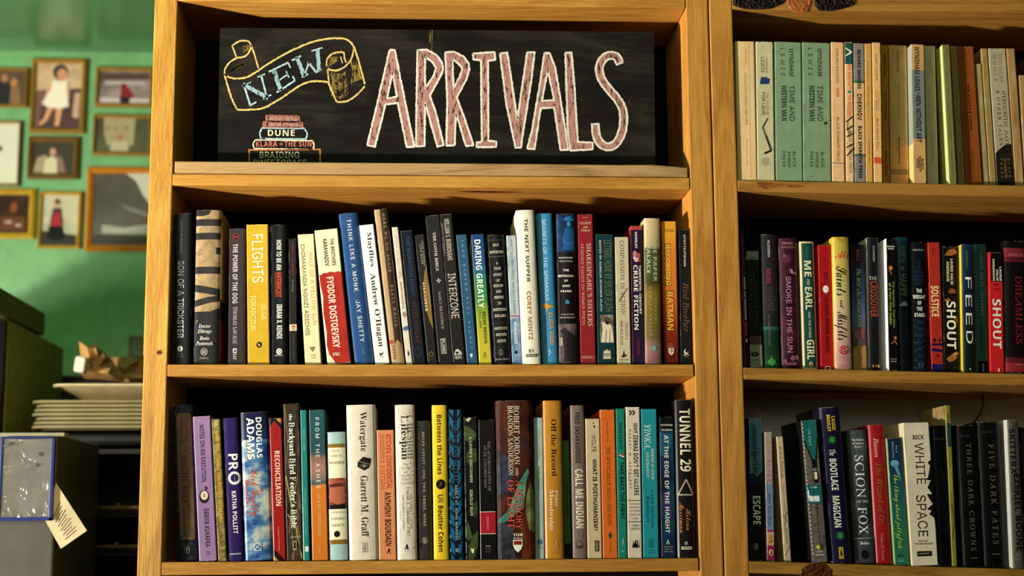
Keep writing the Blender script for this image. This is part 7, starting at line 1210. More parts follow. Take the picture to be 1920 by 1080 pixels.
smoke = mottle('plum_roses', ['#240c1c','#3c1428','#54202f'], 50, .35, g=G2, dist=1)
book(q, 'tall plum hardcover with spaced mauve capitals and pale petals', 'h', 322, 447, 347, 470, 97, smoke, [
 ('h','RENEE','R','#a87c7c',.50,.60,122,137), ('h','AHDIEH','R','#a87c7c',.50,.70,150,163), ('t','SMOKE IN THE SUN','R','#a8808c',.48,.28,355,862), ('e',.5,235,22,30,'#54283c'), ('e',.3,215,12,14,'#6c3c4c'), ('p',[(.55,300),(.75,310),(.8,340),(.6,330)],'#9c7478'), ('p',[(.75,330),(.95,318),(.98,350)],'#8c646c'), ('e',.62,900,16,18,'#7d4c5c'), ('e',.85,895,12,18,'#8c5c64'), ('e',.72,935,14,12,'#6c3c4c'), ('e',.2,920,12,12,'#6c3c4c'), ('h','PUTNAM','R','#a87c7c',.5,.58,932,945)], wear=2)
book(q, 'dark teal hardcover with cream border and big cream capitals', 'h', 458, 565, 491, 586, 118, '#b59c74', [
 ('r',.12,.90,130,958,'#0f403c'), ('t','Andrews','I','#2c6c64',.52,.22,150,235), ('t','ME','S','#d0bc94',.52,.48,248,355), ('t','AND','R','#d0bc94',.52,.20,370,412), ('t','EARL','S','#d0bc94',.52,.48,425,575), ('t','AND THE DYING','R','#d0bc94',.52,.16,588,762), ('t','GIRL','S','#d0bc94',.54,.50,775,905), ('r',.40,.66,922,952,'#a87c4c'), ('p',[(.45,950),(.53,930),(.62,950)],'#3c2c1c')], wear=2)
book(q, 'bright red paperback with a white speech bubble and dark hand lettering', 'p', 589, 679, 611, 697, 143, '#8c1019', [
 ('t','BECKY ALBERTALLI','S','#5c1014',.5,.14,235,255), ('t','SIMON VS.','S','#3c0c10',.55,.30,325,405), ('e',.5,438,20,24,'#e6dccc'), ('p',[(.35,455),(.55,475),(.4,462)],'#e6dccc'), ('t','vs','R','#3c3430',.55,.14,428,448), ('t','THE HOMO SAPIENS AGENDA','S','#4c0c12',.52,.28,475,862), ('o',.5,960,22,12,'#e0c0b0',.25)], wear=3, side='#a8141c')
saint = grad('lemon_to_pink', [(0,'#a87c74'),(.15,'#b08a80'),(.3,'#b59a80'),(.55,'#b5a46c'),(.8,'#ac9c3c'),(1,'#a89424')], .235, G2)
book(q, 'yellow and pink hardcover with black brush lettering and a red name on top', 'h', 688, 800, 710, 822, 88, saint, [
 ('h','Ali','C','#b8202c',.54,.84,178,232), ('t','Saints','C','#14100e',.48,.62,285,485), ('t','and','C','#14100e',.48,.26,512,565), ('t','Misfits','C','#14100e',.48,.62,590,780)]+
 [('e',.5+.24*math.cos(a*.628),845+27*math.sin(a*.628),6,6,'#a83040') for a in range(10)]+[('o',.5,845,18,18,'#a83040',.4), ('h','SALAAM','S','#a85c60',.5,.6,890,898), ('h','READS','S','#a85c60',.5,.36,908,914), ('o',.5,985,48,42,'#7d5450',.06), ('o',.5,985,34,28,'#7d5450',.08), ('o',.5,75,46,34,'#6c5c1c',.06), ('o',.5,80,34,45,'#6c5c1c',.06)], rec=.004, side='#a8952c', wear=1)
boy = grad('dusk_sky_sand', [(0,'#8c6434'),(.14,'#8c6434'),(.18,'#5c4430'),(.20,'#54404c'),(.3,'#5c4c5c'),(.40,'#4c5c74'),(.6,'#2c3c4c'),(.85,'#1c1c24'),(1,'#1c1a20')], .215, G2, .35, .05, 40)
book(q, 'dusky blue to sand coloured paperback with white hand lettering and a pink bush', 'p', 812, 905, 829, 925, 135, boy, [
 ('t','BALL','S','#a8502c',.5,.20,175,252), ('t','The BOY who SWAM WITH PIRANHAS','I','#c4bcb0',.50,.26,300,855), ('e',.55,720,26,30,'#7d4c50'), ('e',.35,740,20,24,'#8c5c5c'), ('e',.7,745,20,22,'#6c4448'), ('p',[(.05,830),(.3,812),(.9,806),(1,830),(1,970),(.05,970)],'#94703c'), ('l',[(.55,890),(.6,905),(.5,915)],3,'#3c2c18')], wear=2)
book(q, 'black hardcover with thin orange title and three tiny orange shapes at its foot', 'h', 921, 1003, 932, 1017, 94, '#141618', [
 ('t','ALEXANDER','R','#a8a498',.55,.16,145,252), ('h','THE','R','#a8a498',.46,.66,352,376), ('t','CROSSOVER','S','#8c4420',.54,.60,385,622), ('p',[(.30,948),(.36,930),(.42,948)],'#c4942c'), ('p',[(.52,932),(.66,936),(.62,950)],'#c46c2c'), ('e',.82,942,8,9,'#d8a83c')], rec=.012, side='#a8a498', wear=2)
qb = Row(1620, 420, s36, 988, lambda x: rz(R2, x), .014, G2, GD)
book(qb, 'black paperback with bright white left cover showing and yellow-green hand lettering', 'p', 150, 214, 170, 234, 98, '#0f0d0c', [
 ('h','SHERMAN','S','#d8cfb9',.48,.84,148,157), ('h','ALEXIE','S','#d8cfb9',.48,.70,164,173), ('t','The Absolutely True Diary','R','#8ca04c',.68,.20,388,702), ('t','of a Part-Time Indian','R','#a8b43c',.30,.26,402,682), ('e',.4,300,14,16,'#a8642c'), ('l',[(.2,320),(.5,330),(.35,345)],6,'#a8642c'), ('e',.75,770,10,12,'#a8642c'), ('l',[(.3,810),(.7,790),(.9,815)],6,'#a8642c'), ('h','LITTLE','R','#a8a498',.5,.7,908,916), ('h','BROWN','R','#a8a498',.5,.6,924,932)], rec=.002, side='#f2ecda', wear=2)
book(qb, 'dark blue hardcover with bright blue head and olive hand-cut capitals', 'h', 222, 297, 243, 322, 90, grad('blue_head_dark',[(0,'#0c1c28'),(.6,'#0f2838'),(.9,'#124460'),(.95,'#156c94'),(1,'#1a7ca8')],.235,G2), [
 ('t','NORTH','S','#5c7044',.45,.58,148,262), ('t','OF','S','#7d7c54',.45,.3,285,318), ('t','HAPPY','S','#5c7044',.50,.60,338,488), ('p',[(.1,548),(.4,525),(.6,518),(.9,545),(.6,552),(.2,555)],'#7d949c'), ('t','ADI ALSAID','S','#2a2c34',.5,.42,590,862), ('o',.45,925,14,20,'#3c5464',.2)], wear=2)
hills = mottle('night_stars', ['#06080c','#0c1018','#0a0c12'], 60, .4, g=G2)
book(qb, 'near-black hardcover with centred white stacked capitals and dim blue book-stack pattern', 'h', 312, 418, 327, 436, 127, hills,
 [('r',.22+.12*math.sin(k*1.7),.80+.12*math.sin(k*2.3),640+k*15,652+k*15,('#16283a','#1c3448','#122030')[k%3]) for k in range(23)]+[('r',.5+.05*math.sin(k*1.7)-.3*min(1,k/9),.5+.05*math.sin(k*2.3)+.3*min(1,k/9),220+k*14,232+k*14,('#101c28','#16283a')[k%2]) for k in range(14)]+
 [('h','ANCRUM','R','#a8a498',.48,.70,173,185), ('h','THE','S','#d0cabc',.48,.36,440,466), ('h','WEIGHT','S','#d0cabc',.48,.80,481,506), ('h','OF','S','#d0cabc',.48,.24,521,547), ('h','THE','S','#d0cabc',.48,.36,561,587), ('h','STARS','S','#d0cabc',.48,.66,602,627), ('h','::','S','#7d8c94',.5,.3,930,955)], wear=1)
book(qb, 'orange red paperback with jagged cream title, palm trees and navy stripes', 'p', 426, 512, 459, 534, 125, '#982a1c', [
 ('t','Hoover','C','#3c1410',.45,.22,160,212), ('t','SOLSTICE','S','#d8c48c',.45,.62,415,622), ('p',[(.1,772),(.3,762),(.5,775),(.35,780),(.3,795)],'#2c0f14'), ('p',[(.6,776),(.75,768),(.9,780),(.75,782),(.72,795)],'#2c0f14'), ('p',[(0,800),(1,795),(1,812),(0,812)],'#1c1440'), ('p',[(0,830),(1,838),(1,855),(0,850)],'#1c1440'), ('r',0,1,935,996,'#1c1850'), ('e',.5,880,8,10,'#5c1414'), ('l',[(.2,905),(.8,905)],3,'#7d1c18'), ('l',[(.2,920),(.8,920)],3,'#7d1c18')], wear=2)
lv = mottle('dark_twigs', ['#0c0907','#14100b','#241a0e'], 90, .4, (1,1,.4), G2, 1)
book(qb, 'black paperback with amber leaves and large cream capitals reading down', 'p', 534, 636, 540, 650, 157, lv, [
 ('t','LAURIE HALSE','S','#c4b896',.58,.17,236,408), ('t','ANDERSON','S','#c4b896',.32,.17,254,388), ('p',[(.1,215),(.4,175),(.8,165),(.95,195),(.6,215)],'#8c5a24'), ('p',[(.3,460),(.5,432),(.75,440),(.85,460),(.5,470)],'#7d4a1c'), ('p',[(.05,510),(.4,500),(.5,518),(.2,528)],'#8c5a24'), ('p',[(.65,640),(.85,615),(.95,650),(.8,665)],'#6c4418'), ('p',[(.15,900),(.5,870),(.9,885),(.6,915),(.3,920)],'#8c5a24'), ('p',[(.5,870),(.8,850),(.95,862),(.7,885)],'#a87030'),
 ('t','SHOUT','S','#cfc8b0',.50,.58,520,835), ('o',.55,955,20,26,'#1f2624',.2)], wear=2)
feed = grad('navy_green', [(0,'#0c1a10'),(.25,'#0f2416'),(.45,'#101e30'),(.8,'#122840'),(1,'#143644')], .235, G2)
book(qb, 'navy to green hardcover with yellow left cover edge and thin spaced white letters', 'h', 658, 742, 673, 755, 139, feed, [
 ('t','Anderson','I','#5c6c30',.45,.22,178,300), ('t','F','R','#cfcac0',.52,.52,358,436), ('t','E','R','#cfcac0',.52,.52,478,556), ('t','E','R','#cfcac0',.52,.52,598,676), ('t','D','R','#cfcac0',.54,.55,718,800), ('p',[(.45,965),(.6,958),(.55,980)],'#b09a3c')], rec=.002, side='#b5a00f', wear=1)
book(qb, 'grey-teal paperback with pale spaced capitals and black script, black foot', 'p', 747, 828, 766, 842, 138, '#2c5450', [
 ('t','LAURIE HALSE ANDERSON','R','#9cb0a4',.52,.20,193,605), ('t','wintergirls','C','#0c1412',.50,.34,665,850), ('r',0,1,908,1000,'#0c0c0c'), ('t','SPEAK','S','#8ca09a',.5,.14,925,980)], wear=3, side='#5c8480')
book(qb, 'short scarlet paperback with big grey capitals and a black name block', 'p', 841, 937, 853, 949, 194, '#b01c20', [
 ('r',.14,1,196,388,'#0f0d0c'), ('t','LAURIE','S','#cfc6b4',.84,.15,288,382), ('t','HALSE','S','#cfc6b4',.60,.15,308,382), ('t','ANDERSON','S','#cfc6b4',.34,.15,236,382), ('h','ME','S','#7d1418',.5,.4,400,418), ('h','TOO','S','#7d1418',.5,.5,430,446), ('t','SHOUT','S','#cfc6b4',.52,.60,503,828), ('e',.6,968,7,12,'#cfa8a0')], wear=2, rec=.008)
dk = mottle('dark_dream', ['#0c0808','#140c0e','#1c1014'], 30, .3, g=G2)
book(qb, 'thick black hardcover with dull red bands and red capitals at the photo edge', 'h', 944, 1110, 957, 1120, 118, dk, [
 ('r',0,1,165,230,'#6c2028'), ('r',0,1,235,258,'#541820'), ('h','ANGELINI','T','#b0707c',.48,.62,203,218), ('t','DREAMLESS','T','#7d1c20',.58,.28,350,795), ('r',0,1,888,915,'#541820'), ('r',0,1,918,980,'#7d2028'), ('h','HARPER','T','#b08080',.56,.34,928,936)], rec=.006, wear=4)

# ---- lower shelf of the right bookcase
GE = 'books on the lowest shelf of the right bookcase'
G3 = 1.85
t1 = Row(1380, 740, s31, 997, lambda x: rz(R3, x), .012, G3, GE)
wat = mottle('teal_water', ['#0c1a24','#1c4450','#3c6c78'], 30, .4, (1,1,.7), G3)
book(t1, 'navy paperback with misty blue head and white stencil capitals, beside the upright', 'p', 76, 155, 90, 172, 139, '#0a0d12', [
 ('r',0,1,139,500,mottle('misty_blue',['#16303c','#3c6070','#5c7c84'],26,.4,(1,1,.6),G3)), ('p',[(0,480),(.3,470),(.6,495),(1,460),(1,560),(0,540)],'#101c28'), ('t','LINWOOD BARCLAY','S','#0c0f12',.42,.30,182,475), ('t','ESCAPE','S','#c4bca8',.50,.56,612,782), ('o',.38,914,13,20,'#8c7c54',.2), ('p',[(.32,925),(.42,900),(.48,915)],'#8c7c54')], wear=2)
book(t1, 'narrow paperback with red letters, a printed cookie and a magenta foot', 'p', 166, 217, 186, 231, 223, '#7d746c', [
 ('t','JOAN','R','#a8303c',.5,.34,255,352), ('t','BAUER','R','#a8303c',.5,.38,392,520), ('r',0,1,540,812,'#56687c'), ('t','Hope Was Here','I','#16161c',.5,.36,590,785), ('r',0,1,812,824,'#7d1c44'), ('r',0,1,824,905,'#8c7c64'), ('e',.5,872,24,33,'#96743c'), ('e',.4,862,3,4,'#3c2810'), ('e',.6,852,3,4,'#3c2810'), ('e',.55,880,3,4,'#3c2810'), ('e',.35,885,3,4,'#3c2810'), ('e',.7,875,3,4,'#3c2810'), ('r',0,1,905,992,'#6c143c'), ('e',.5,946,14,20,'#a89054'), ('p',[(.38,962),(.5,932),(.66,940),(.56,960)],'#0f0c0c')], wear=3)
book(t1, 'very narrow cream paperback with black handwriting, leaning a little', 'p', 240, 283, 291, 332, 250, mottle('cream_pink',['#8c7c64','#9c8c70','#98806c'],30,.5,g=G3), [
 ('t','It is I, Patricia','I','#1c1a18',.5,.42,308,498), ('t','Birds I Counted','T','#6c5c4c',.5,.22,545,700), ('l',[(.2,720),(.8,770)],3,'#4c4438'), ('l',[(.7,700),(.3,790)],3,'#4c4438'), ('t','HEDGEROW','T','#1c1a18',.5,.30,800,895), ('l',[(.1,960),(.9,900)],3,'#2c2820')], wear=2, rec=.012)
zipm = mottle('grey_felt', ['#3c3630','#56504a','#605a52'], 160, .8, g=G3)
book(t1, 'paperback printed with a zipper on teal and grey, its black cover showing', 'p', 385, 482, 452, 549, 155, zipm, [
 ('p',[(.08,155),(1,155),(.98,260),(.75,385),(.55,385),(.12,275)],'#12504e'), ('t','cris beam','R','#6c9c94',.48,.20,205,305), ('l',[(.08,275),(.55,400)],7,'#16120f'), ('l',[(.96,262),(.75,400)],7,'#16120f'), ('r',.50,.78,388,440,'#0f0d0c'), ('r',.56,.74,440,460,'#5c554c'), ('r',.54,.80,460,530,'#0f0d0c'), ('r',.58,.76,465,508,'#b0a490'), ('r',0,1,540,652,'#12504e'), ('h','I AM','S','#c4bca8',.48,.36,550,560), ('t','J','S','#d8cfb9',.50,.56,570,640)]+
 [('l',[(.50,658+k*14),(.64,664+k*14)],4,'#1c1815') for k in range(18)]+[('e',.42,908,12,13,'#b09a14'), ('h','LITTLE','S','#b0a490',.5,.36,930,938), ('h','BROWN','S','#b0a490',.5,.55,950,958)]+[('r',.02,.05,170+k*24,182+k*24,'#a89c88') for k in range(33)],
 side=mottle('black_cover',['#0a0908','#100e0c'],30,.5,g=1.5), rec=.002, wear=1)
book(t1, 'tall thick dark purple hardcover with ragged white title and green bursts', 'h', 505, 619, 570, 702, 78, '#14102c', [
 ('t','CASSIE','S','#b8961c',.64,.17,130,215), ('t','BEASLEY','S','#b8961c',.40,.17,122,222), ('t','The','I','#c4b8a4',.46,.28,330,368), ('t','BOOTLACE','S','#c4b8a4',.46,.34,385,572), ('t','MAGICIAN','S','#c4b8a4',.46,.34,605,790), ('r',.38,.62,905,975,'#8c7424'), ('p',[(.44,955),(.5,915),(.56,955)],'#1c1630')]+
 [('p',[(.50+(.22 if k%2 else .12)*math.cos(k*.3142), 272+(26 if k%2 else 15)*math.sin(k*.3142)) for k in range(20)],'#1c6c2c'), ('p',[(.52+(.22 if k%2 else .12)*math.cos(k*.3142), 838+(28 if k%2 else 16)*math.sin(k*.3142)) for k in range(20)],'#1c6c2c')], rec=.004, side='#0f0d1c', wear=2)
fox = mottle('silver_forest', ['#1c1e20','#34383a','#4c5254'], 50, .35, (1,1,.3), G3, .8)
book(t1, 'silvery grey hardcover with large white capitals and a dark round mark', 'h', 652, 783, 713, 829, 212, fox, [
 ('h','The Realms','B','#b8b4a8',.52,.62,264,276), ('h','of Ancient','B','#b8b4a8',.52,.58,286,297), ('h','Book 1','B','#b8b4a8',.52,.4,306,317), ('t','SCION','T','#d0ccc0',.50,.42,362,612), ('h','OF THE','T','#b8b4a8',.54,.56,628,642), ('t','FOX','T','#d0ccc0',.50,.42,668,825), ('r',0,1,848,851,'#8c8c84'), ('r',0,1,851,1003,'#34383a'), ('h','Beiko','B','#b8b4a8',.50,.44,870,886), ('e',.48,945,24,26,'#0f1012')], wear=2)
book(t1, 'deep red hardcover with thin olive handwriting down the spine', 'h', 790, 886, 835, 936, 181, '#7d0f18', [
 ('t','Baum','I','#c49a8c',.42,.28,258,372), ('t','The Wizard of Oz','I','#6c5c24',.50,.34,405,765), ('t','Vernon Oz Vectors','I','#a87068',.45,.18,815,975)], wear=2)
jel = grad('sea_green', [(0,'#1f5c44'),(.25,'#1f5848'),(.5,'#1c4c50'),(.75,'#15304a'),(1,'#101c38')], .2, G3)
book(t1, 'short blue to sea green paperback with yellow handwriting and a pale jellyfish', 'p', 897, 986, 948, 1034, 260, jel, [
 ('t','ALI','R','#8c9ca0',.62,.12,300,345), ('t','BENJAMIN','R','#8c9ca0',.36,.12,282,375), ('e',.42,408,26,20,'#5c8490'), ('p',[(.3,415),(.6,415),(.75,470),(.8,520),(.6,480),(.45,450)],'#4c7480'), ('t','the thing about jellyfish','C','#8ca024',.46,.34,475,902), ('e',.3,944,5,6,'#0f1c18'), ('e',.5,944,5,6,'#4c2420'), ('h','LITTLE','R','#8cac9c',.4,.4,960,966), ('h','BROWN','R','#8cac9c',.4,.4,972,978)], side='#7d8c5c', wear=4, rec=.006)
t2 = Row(1620, 740, s31, 1022, lambda x: rz(R3, x), .012, G3, GE)
book(t2, 'thick pale paperback with thin spaced black capitals and black torn marks at its right', 'p', 224, 388, 286, 438, 168, '#aaa08c', [
 ('h','BICK','S','#16130f',.56,.42,243,270), ('t','WHITE','R','#1c1915',.56,.34,292,540), ('t','SPACE','R','#1c1915',.50,.36,605,852), ('h','BOOK I OF','S','#3c3830',.48,.34,873,883), ('h','THE DARK PASSAGES','S','#3c3830',.48,.72,889,899),
 ('p',[(1,390),(.85,410),(.93,430),(.8,520),(.98,500),(.78,560),(.95,600),(.74,600),(.86,640),(.94,660),(.70,690),(.88,700),(.78,720),(.95,740),(1,770)],'#0f0d0b'), ('p',[(.66,510),(.99,495),(.99,520)],'#0f0d0b'), ('r',.22,.76,938,968,'#0f0d0b'), ('h','EGMONT','S','#8c8474',.49,.42,948,956)], rec=.002, side='#a89c80', wear=3)
book(t2, 'nearly black hardcover with barely visible lettering, right of the white torn marks', 'h', 397, 487, 444, 527, 184, '#0a0c12', [
 ('r',.1,.9,258,272,'#3c3424'), ('r',.1,.9,200,202,'#1c2430'), ('r',.1,.9,220,222,'#1c2430'), ('t','THE','R','#141c28',.5,.4,330,420), ('t','BRONZE KEY','S','#1c1a1c',.5,.52,500,820), ('l',[(.4,440),(.7,470),(.5,500)],5,'#2c3440'), ('t','Black','S','#14161c',.5,.4,880,970)], wear=0)
book(t2, 'thin yellow green book with a black slanted name, its picture cover showing', 'p', 488, 515, 527, 560, 64, '#6c6814', [
 ('t','KHALED HOSSEINI','I','#14120c',.5,.42,110,310), ('r',0,1,170,312,'#1c3c3c'), ('t','KHALED HOSSEINI','I','#0c0c08',.5,.42,110,312), ('t','SEA PRAYER','S','#94902c',.5,.5,440,580), ('l',[(.3,650),(.8,760)],4,'#3c3c10'), ('l',[(.7,760),(.2,860)],4,'#3c3c10')], rec=.010, side=mottle('sunset_picture',['#7d6c34','#8c7c50','#5c3c2c'],14,.4,g=G3), wear=1)
book(t2, 'black hardcover with thin silver capitals, left one of the dark pair', 'h', 546, 672, 592, 712, 181, '#070707', [
 ('h','BLAKE','T','#3c3c3a',.42,.5,240,251), ('t','THREE DARK CROWNS','T','#5a564e',.55,.24,290,925), ('r',.4,.72,966,972,'#4c4842'), ('r',.0,.02,190,1015,'#4c4a46')], wear=1)
book(t2, 'black hardcover with thin silver capitals, right one of the dark pair', 'h', 676, 812, 719, 858, 162, '#070707', [
 ('h','BLAKE','T','#3c3c3a',.42,.5,216,228), ('t','FIVE DARK FATES','T','#5a564e',.55,.24,295,885), ('r',.36,.70,940,946,'#4c4842')], wear=1)
book(t2, 'grey hardcover with heavy black capitals and a whitish left side showing', 'h', 850, 924, 889, 956, 150, mottle('grey_shred',['#34302a','#4c4640','#403a34'],60,.5,g=G3), [
 ('t','SKITTER','S','#0c0a09',.35,.55,205,430), ('t','X','S','#0c0a09',.4,.5,435,470), ('t','EZEKIEL BOONE','S','#0c0a09',.60,.5,470,920), ('o',.45,955,16,20,'#6c665c',.2)], rec=.000, side='#a09c94', wear=2)
book(t2, 'dark blue-black hardcover cut off by the right edge of the photo', 'h', 930, 1010, 962, 1040, 195, '#0a0c10', [], wear=1)
book(t2, 'plain brown hardcover standing last on the lowest right shelf', 'h', 1015, 1090, 1045, 1125, 190, '#3c2818', [], wear=1)

# ------------------------------------------------------------------ framed photographs on the green wall
FY = WY-.022
brass = lambda: plain('brass_frame', '#a5802c', .32, .6)
gold = lambda: plain('orange_gold_frame', '#c8820c', .3, .6)
yel = lambda: plain('yellow_gold_frame', '#c9a224', .3, .6)
bronze = lambda: plain('bronze_frame', '#7d5c24', .35, .6)
def frame(label, x0, y0, x1, y1, mat, bar, art, tilt=0, group='framed photographs on the green wall'):
    a = W(x0, y0, FY); b_ = W(x1, y1, FY); w_, h_ = b_.x-a.x, a.z-b_.z; cx, cz = (a.x+b_.x)/2, (a.z+b_.z)/2
    t = thing('picture_frame', label, 'picture frame', (cx, WY, cz), group); t.rotation_euler = (0, tilt, 0)
    bw = bar*w_/(x1-x0); X, Z_ = w_/2, h_/2
    for nm, quad in (('top', [(-X,Z_),(X,Z_),(X-bw,Z_-bw),(-X+bw,Z_-bw)]), ('bottom', [(-X,-Z_),(-X+bw,-Z_+bw),(X-bw,-Z_+bw),(X,-Z_)]), ('left', [(-X,-Z_),(-X,Z_),(-X+bw,Z_-bw),(-X+bw,-Z_+bw)]), ('right', [(X,-Z_),(X-bw,-Z_+bw),(X-bw,Z_-bw),(X,Z_)])):
        pass
    mb = MB(); o4 = [(-X,Z_),(X,Z_),(X,-Z_),(-X,-Z_)]; m4 = [(-X+bw*.45,Z_-bw*.45),(X-bw*.45,Z_-bw*.45),(X-bw*.45,-Z_+bw*.45),(-X+bw*.45,-Z_+bw*.45)]; i4 = [(-X+bw,Z_-bw),(X-bw,Z_-bw),(X-bw,-Z_+bw),(-X+bw,-Z_+bw)]
    vs = [(x, -.001, z) for x, z in o4]+[(x, -.014, z) for x, z in o4]+[(x, -.022, z) for x, z in m4]+[(x, -.012, z) for x, z in i4]+[(x, -.006, z) for x, z in i4]
    fs = []
    for L in range(4):
        for k in range(4): fs.append((L*4+k, L*4+(k+1) % 4, L*4+4+(k+1) % 4, L*4+4+k))
    mb.add(vs, fs, mat); mb.build('frame', t)
    pm = MB(); pm.box((-X+bw*.8, -.009, -Z_+bw*.8), (X-bw*.8, -.003, Z_-bw*.8), art['ground'])
    iw, ih = w_-2*bw, h_-2*bw; L = 0
    for s_ in art['shapes']:
        L += 1; kind, c = s_[0], s_[-1]
        pt = lambda u, v: ((u-.5)*iw, -.009-.0003*L, (.5-v)*ih)
        mt = c if not isinstance(c, str) else ink(c, 1.0, .3)
        if kind == 'e':
            _, u, v, ru, rv, _ = s_; pm.add([pt(u+ru*math.cos(k*.3927), v+rv*math.sin(k*.3927)) for k in range(16)], [tuple(range(16))[::-1]], mt)
        else:
            P = s_[1]; pv, tr_ = fill2d([P]); pm.add([pt(u, v) for u, v in pv], tr_, mt)
    pm.build('picture', t)
def art(cols, scale, shapes, name): return dict(ground=mottle('photo_'+name, cols, scale, .28, (1, 1, 1)), shapes=shapes)
frame('small brass framed dark photo of two figures, topmost at the left edge', -42, 124, 50, 199, brass(), 6, art(['#3c3020','#5c4a30','#7d6440'], 8, [('p',[(.40,.30),(.62,.35),(.78,.7),(.72,1),(.2,1)],'#16201c'),('e',.52,.22,.07,.13,'#b07c54'),('e',.74,.36,.08,.14,'#b5804c'),('p',[(.68,.5),(.86,.5),(.92,1),(.66,1)],'#8c6a44')], 'two'))
frame('tall brass framed photo of a child in a white dress', 59, 107, 157, 248, brass(), 9, art(['#b89c74','#d0b48c','#8c6a50'], 9, [('p',[(0,.42),(.25,.40),(.25,1),(0,1)],'#7d5c50'),('p',[(.55,.4),(1,.38),(1,1),(.1,1),(.1,.7)],'#5c4440'),('p',[(.86,.45),(.98,.45),(.96,.85),(.82,.82)],'#c4a488'),
 ('e',.52,.13,.17,.12,'#4c3a38'),('e',.56,.17,.11,.09,'#d09470'),('p',[(.34,.28),(.24,.40),(.20,.55),(.26,.56),(.36,.42)],'#d8a078'),('p',[(.68,.28),(.74,.4),(.74,.55),(.68,.56),(.64,.42)],'#d8a078'),('p',[(.36,.26),(.46,.28),(.58,.28),(.68,.26),(.68,.45),(.74,.66),(.56,.70),(.30,.69),(.14,.62),(.32,.42)],'#ece4cc'),('p',[(.28,.68),(.40,.69),(.28,.88),(.14,.96),(.10,.92),(.2,.86)],'#d8a078'),('p',[(.46,.70),(.60,.70),(.56,.88),(.54,.97),(.44,.96),(.46,.86)],'#d8a078')], 'child'), .004)
frame('brass framed wide photo of a figure in red before snowy ground', 179, 123, 286, 199, brass(), 8, art(['#5c5450','#8c8078','#b0a49c'], 14, [('p',[(0,.05),(1,.05),(1,.25),(0,.3)],'#5c4a40'),('p',[(.0,.84),(1,.86),(1,1),(0,1)],'#c4bcb4'),('p',[(.1,.3),(.9,.3),(.9,.42),(.1,.44)],'#b0a8a0'),('p',[(.42,.4),(.5,.38),(.62,.6),(.70,.8),(.64,.86),(.42,.82)],'#8c2c30'),('p',[(.40,.8),(.62,.84),(.6,1),(.42,1)],'#262432')], 'snow'), .006)
frame('brass framed wide pale green photo of a small seated figure', 174, 212, 285, 290, brass(), 7, art(['#3c402c','#5c5c40','#6c6c4c'], 7, [('p',[(.12,0),(.72,0),(.70,.8),(.2,.82),(.14,.5)],'#a89c74'),('p',[(.28,.72),(.5,.6),(.62,.78),(.60,.97),(.26,.97)],'#b8b090'),('e',.44,.58,.07,.12,'#b08060'),('e',.2,.3,.04,.05,'#8c845c'),('e',.36,.32,.04,.05,'#8c845c'),('e',.54,.3,.04,.05,'#8c845c')], 'seated'), .012)
frame('thin gold framed white print, cut by the left edge of the photo', -46, 224, 34, 347, brass(), 5, art(['#cfcdb4','#d8d6c0'], 5, [('e',.55,.42,.06,.05,'#5c5c34')], 'white'))
frame('bronze framed small photo of a pale group on a dark ground', 52, 254, 145, 334, bronze(), 10, art(['#3c3a30','#54503f'], 6, [('p',[(.1,.5),(.3,.4),(.4,.6),(.3,.96),(.0,.96)],'#a89878'),('p',[(.30,.55),(.46,.44),(.62,.55),(.6,.98),(.25,.98)],'#cfc8a4'),('p',[(.58,.42),(.72,.5),(.82,.95),(.6,.98)],'#8c7464'),('e',.48,.32,.08,.13,'#c49878')], 'group'))
frame('thick yellow framed square dark photo of a cluttered table', -34, 352, 62, 446, yel(), 11, art(['#241812','#3c281c','#5c3c24'], 12, [('e',.62,.33,.09,.14,'#8c4c28'),('p',[(.3,.6),(.9,.58),(.92,.94),(.3,.94)],'#6c4028'),('e',.5,.72,.1,.05,'#b09080'),('e',.75,.8,.08,.04,'#b0a090')], 'table'))
frame('narrow gold framed photo of a person in a red top and black skirt', 73, 357, 149, 465, yel(), 7, art(['#a8a488','#c4c0a0','#8c8c74'], 7, [('p',[(0,.72),(1,.8),(1,1),(0,1)],'#3c3c34'),('e',.40,.14,.09,.07,'#4c3430'),('e',.40,.2,.06,.05,'#c49078'),('p',[(.28,.26),(.52,.26),(.6,.6),(.20,.6)],'#4a3430'),('p',[(.32,.36),(.48,.34),(.54,.62),(.24,.62)],'#b02c34'),('p',[(.2,.62),(.58,.62),(.66,.86),(.4,.92),(.12,.86)],'#161412')], 'redtop'), .006)
frame('large orange gold framed grey photo of misty hills beside the bookcase', 163, 311, 302, 470, gold(), 12, art(['#4a4a40','#5c5a4c','#6c6a5c'], 6, [('p',[(.5,0),(1,0),(1,.55),(.78,.3),(.66,.1)],'#c4c2ac'),('p',[(.15,.72),(.5,.76),(1,.7),(1,.86),(.15,.84)],'#a8a694'),('p',[(.0,.86),(1,.88),(1,1),(0,1)],'#4a4a44'),('p',[(.4,.42),(.7,.5),(1,.6),(1,.64),(.6,.54)],'#7d7c6c')], 'hills'))
frame('small pale print with a round drawing, low on the wall beside the bookcase edge', 239, 628, 300, 668, plain('white_frame','#b5b09a',.5), 6, art(['#7d8468','#8c9074'], 8, [('o' if 0 else 'e',.36,.5,.2,.36,'#4a5034'),('e',.36,.5,.15,.27,'#7d8060')], 'round'))

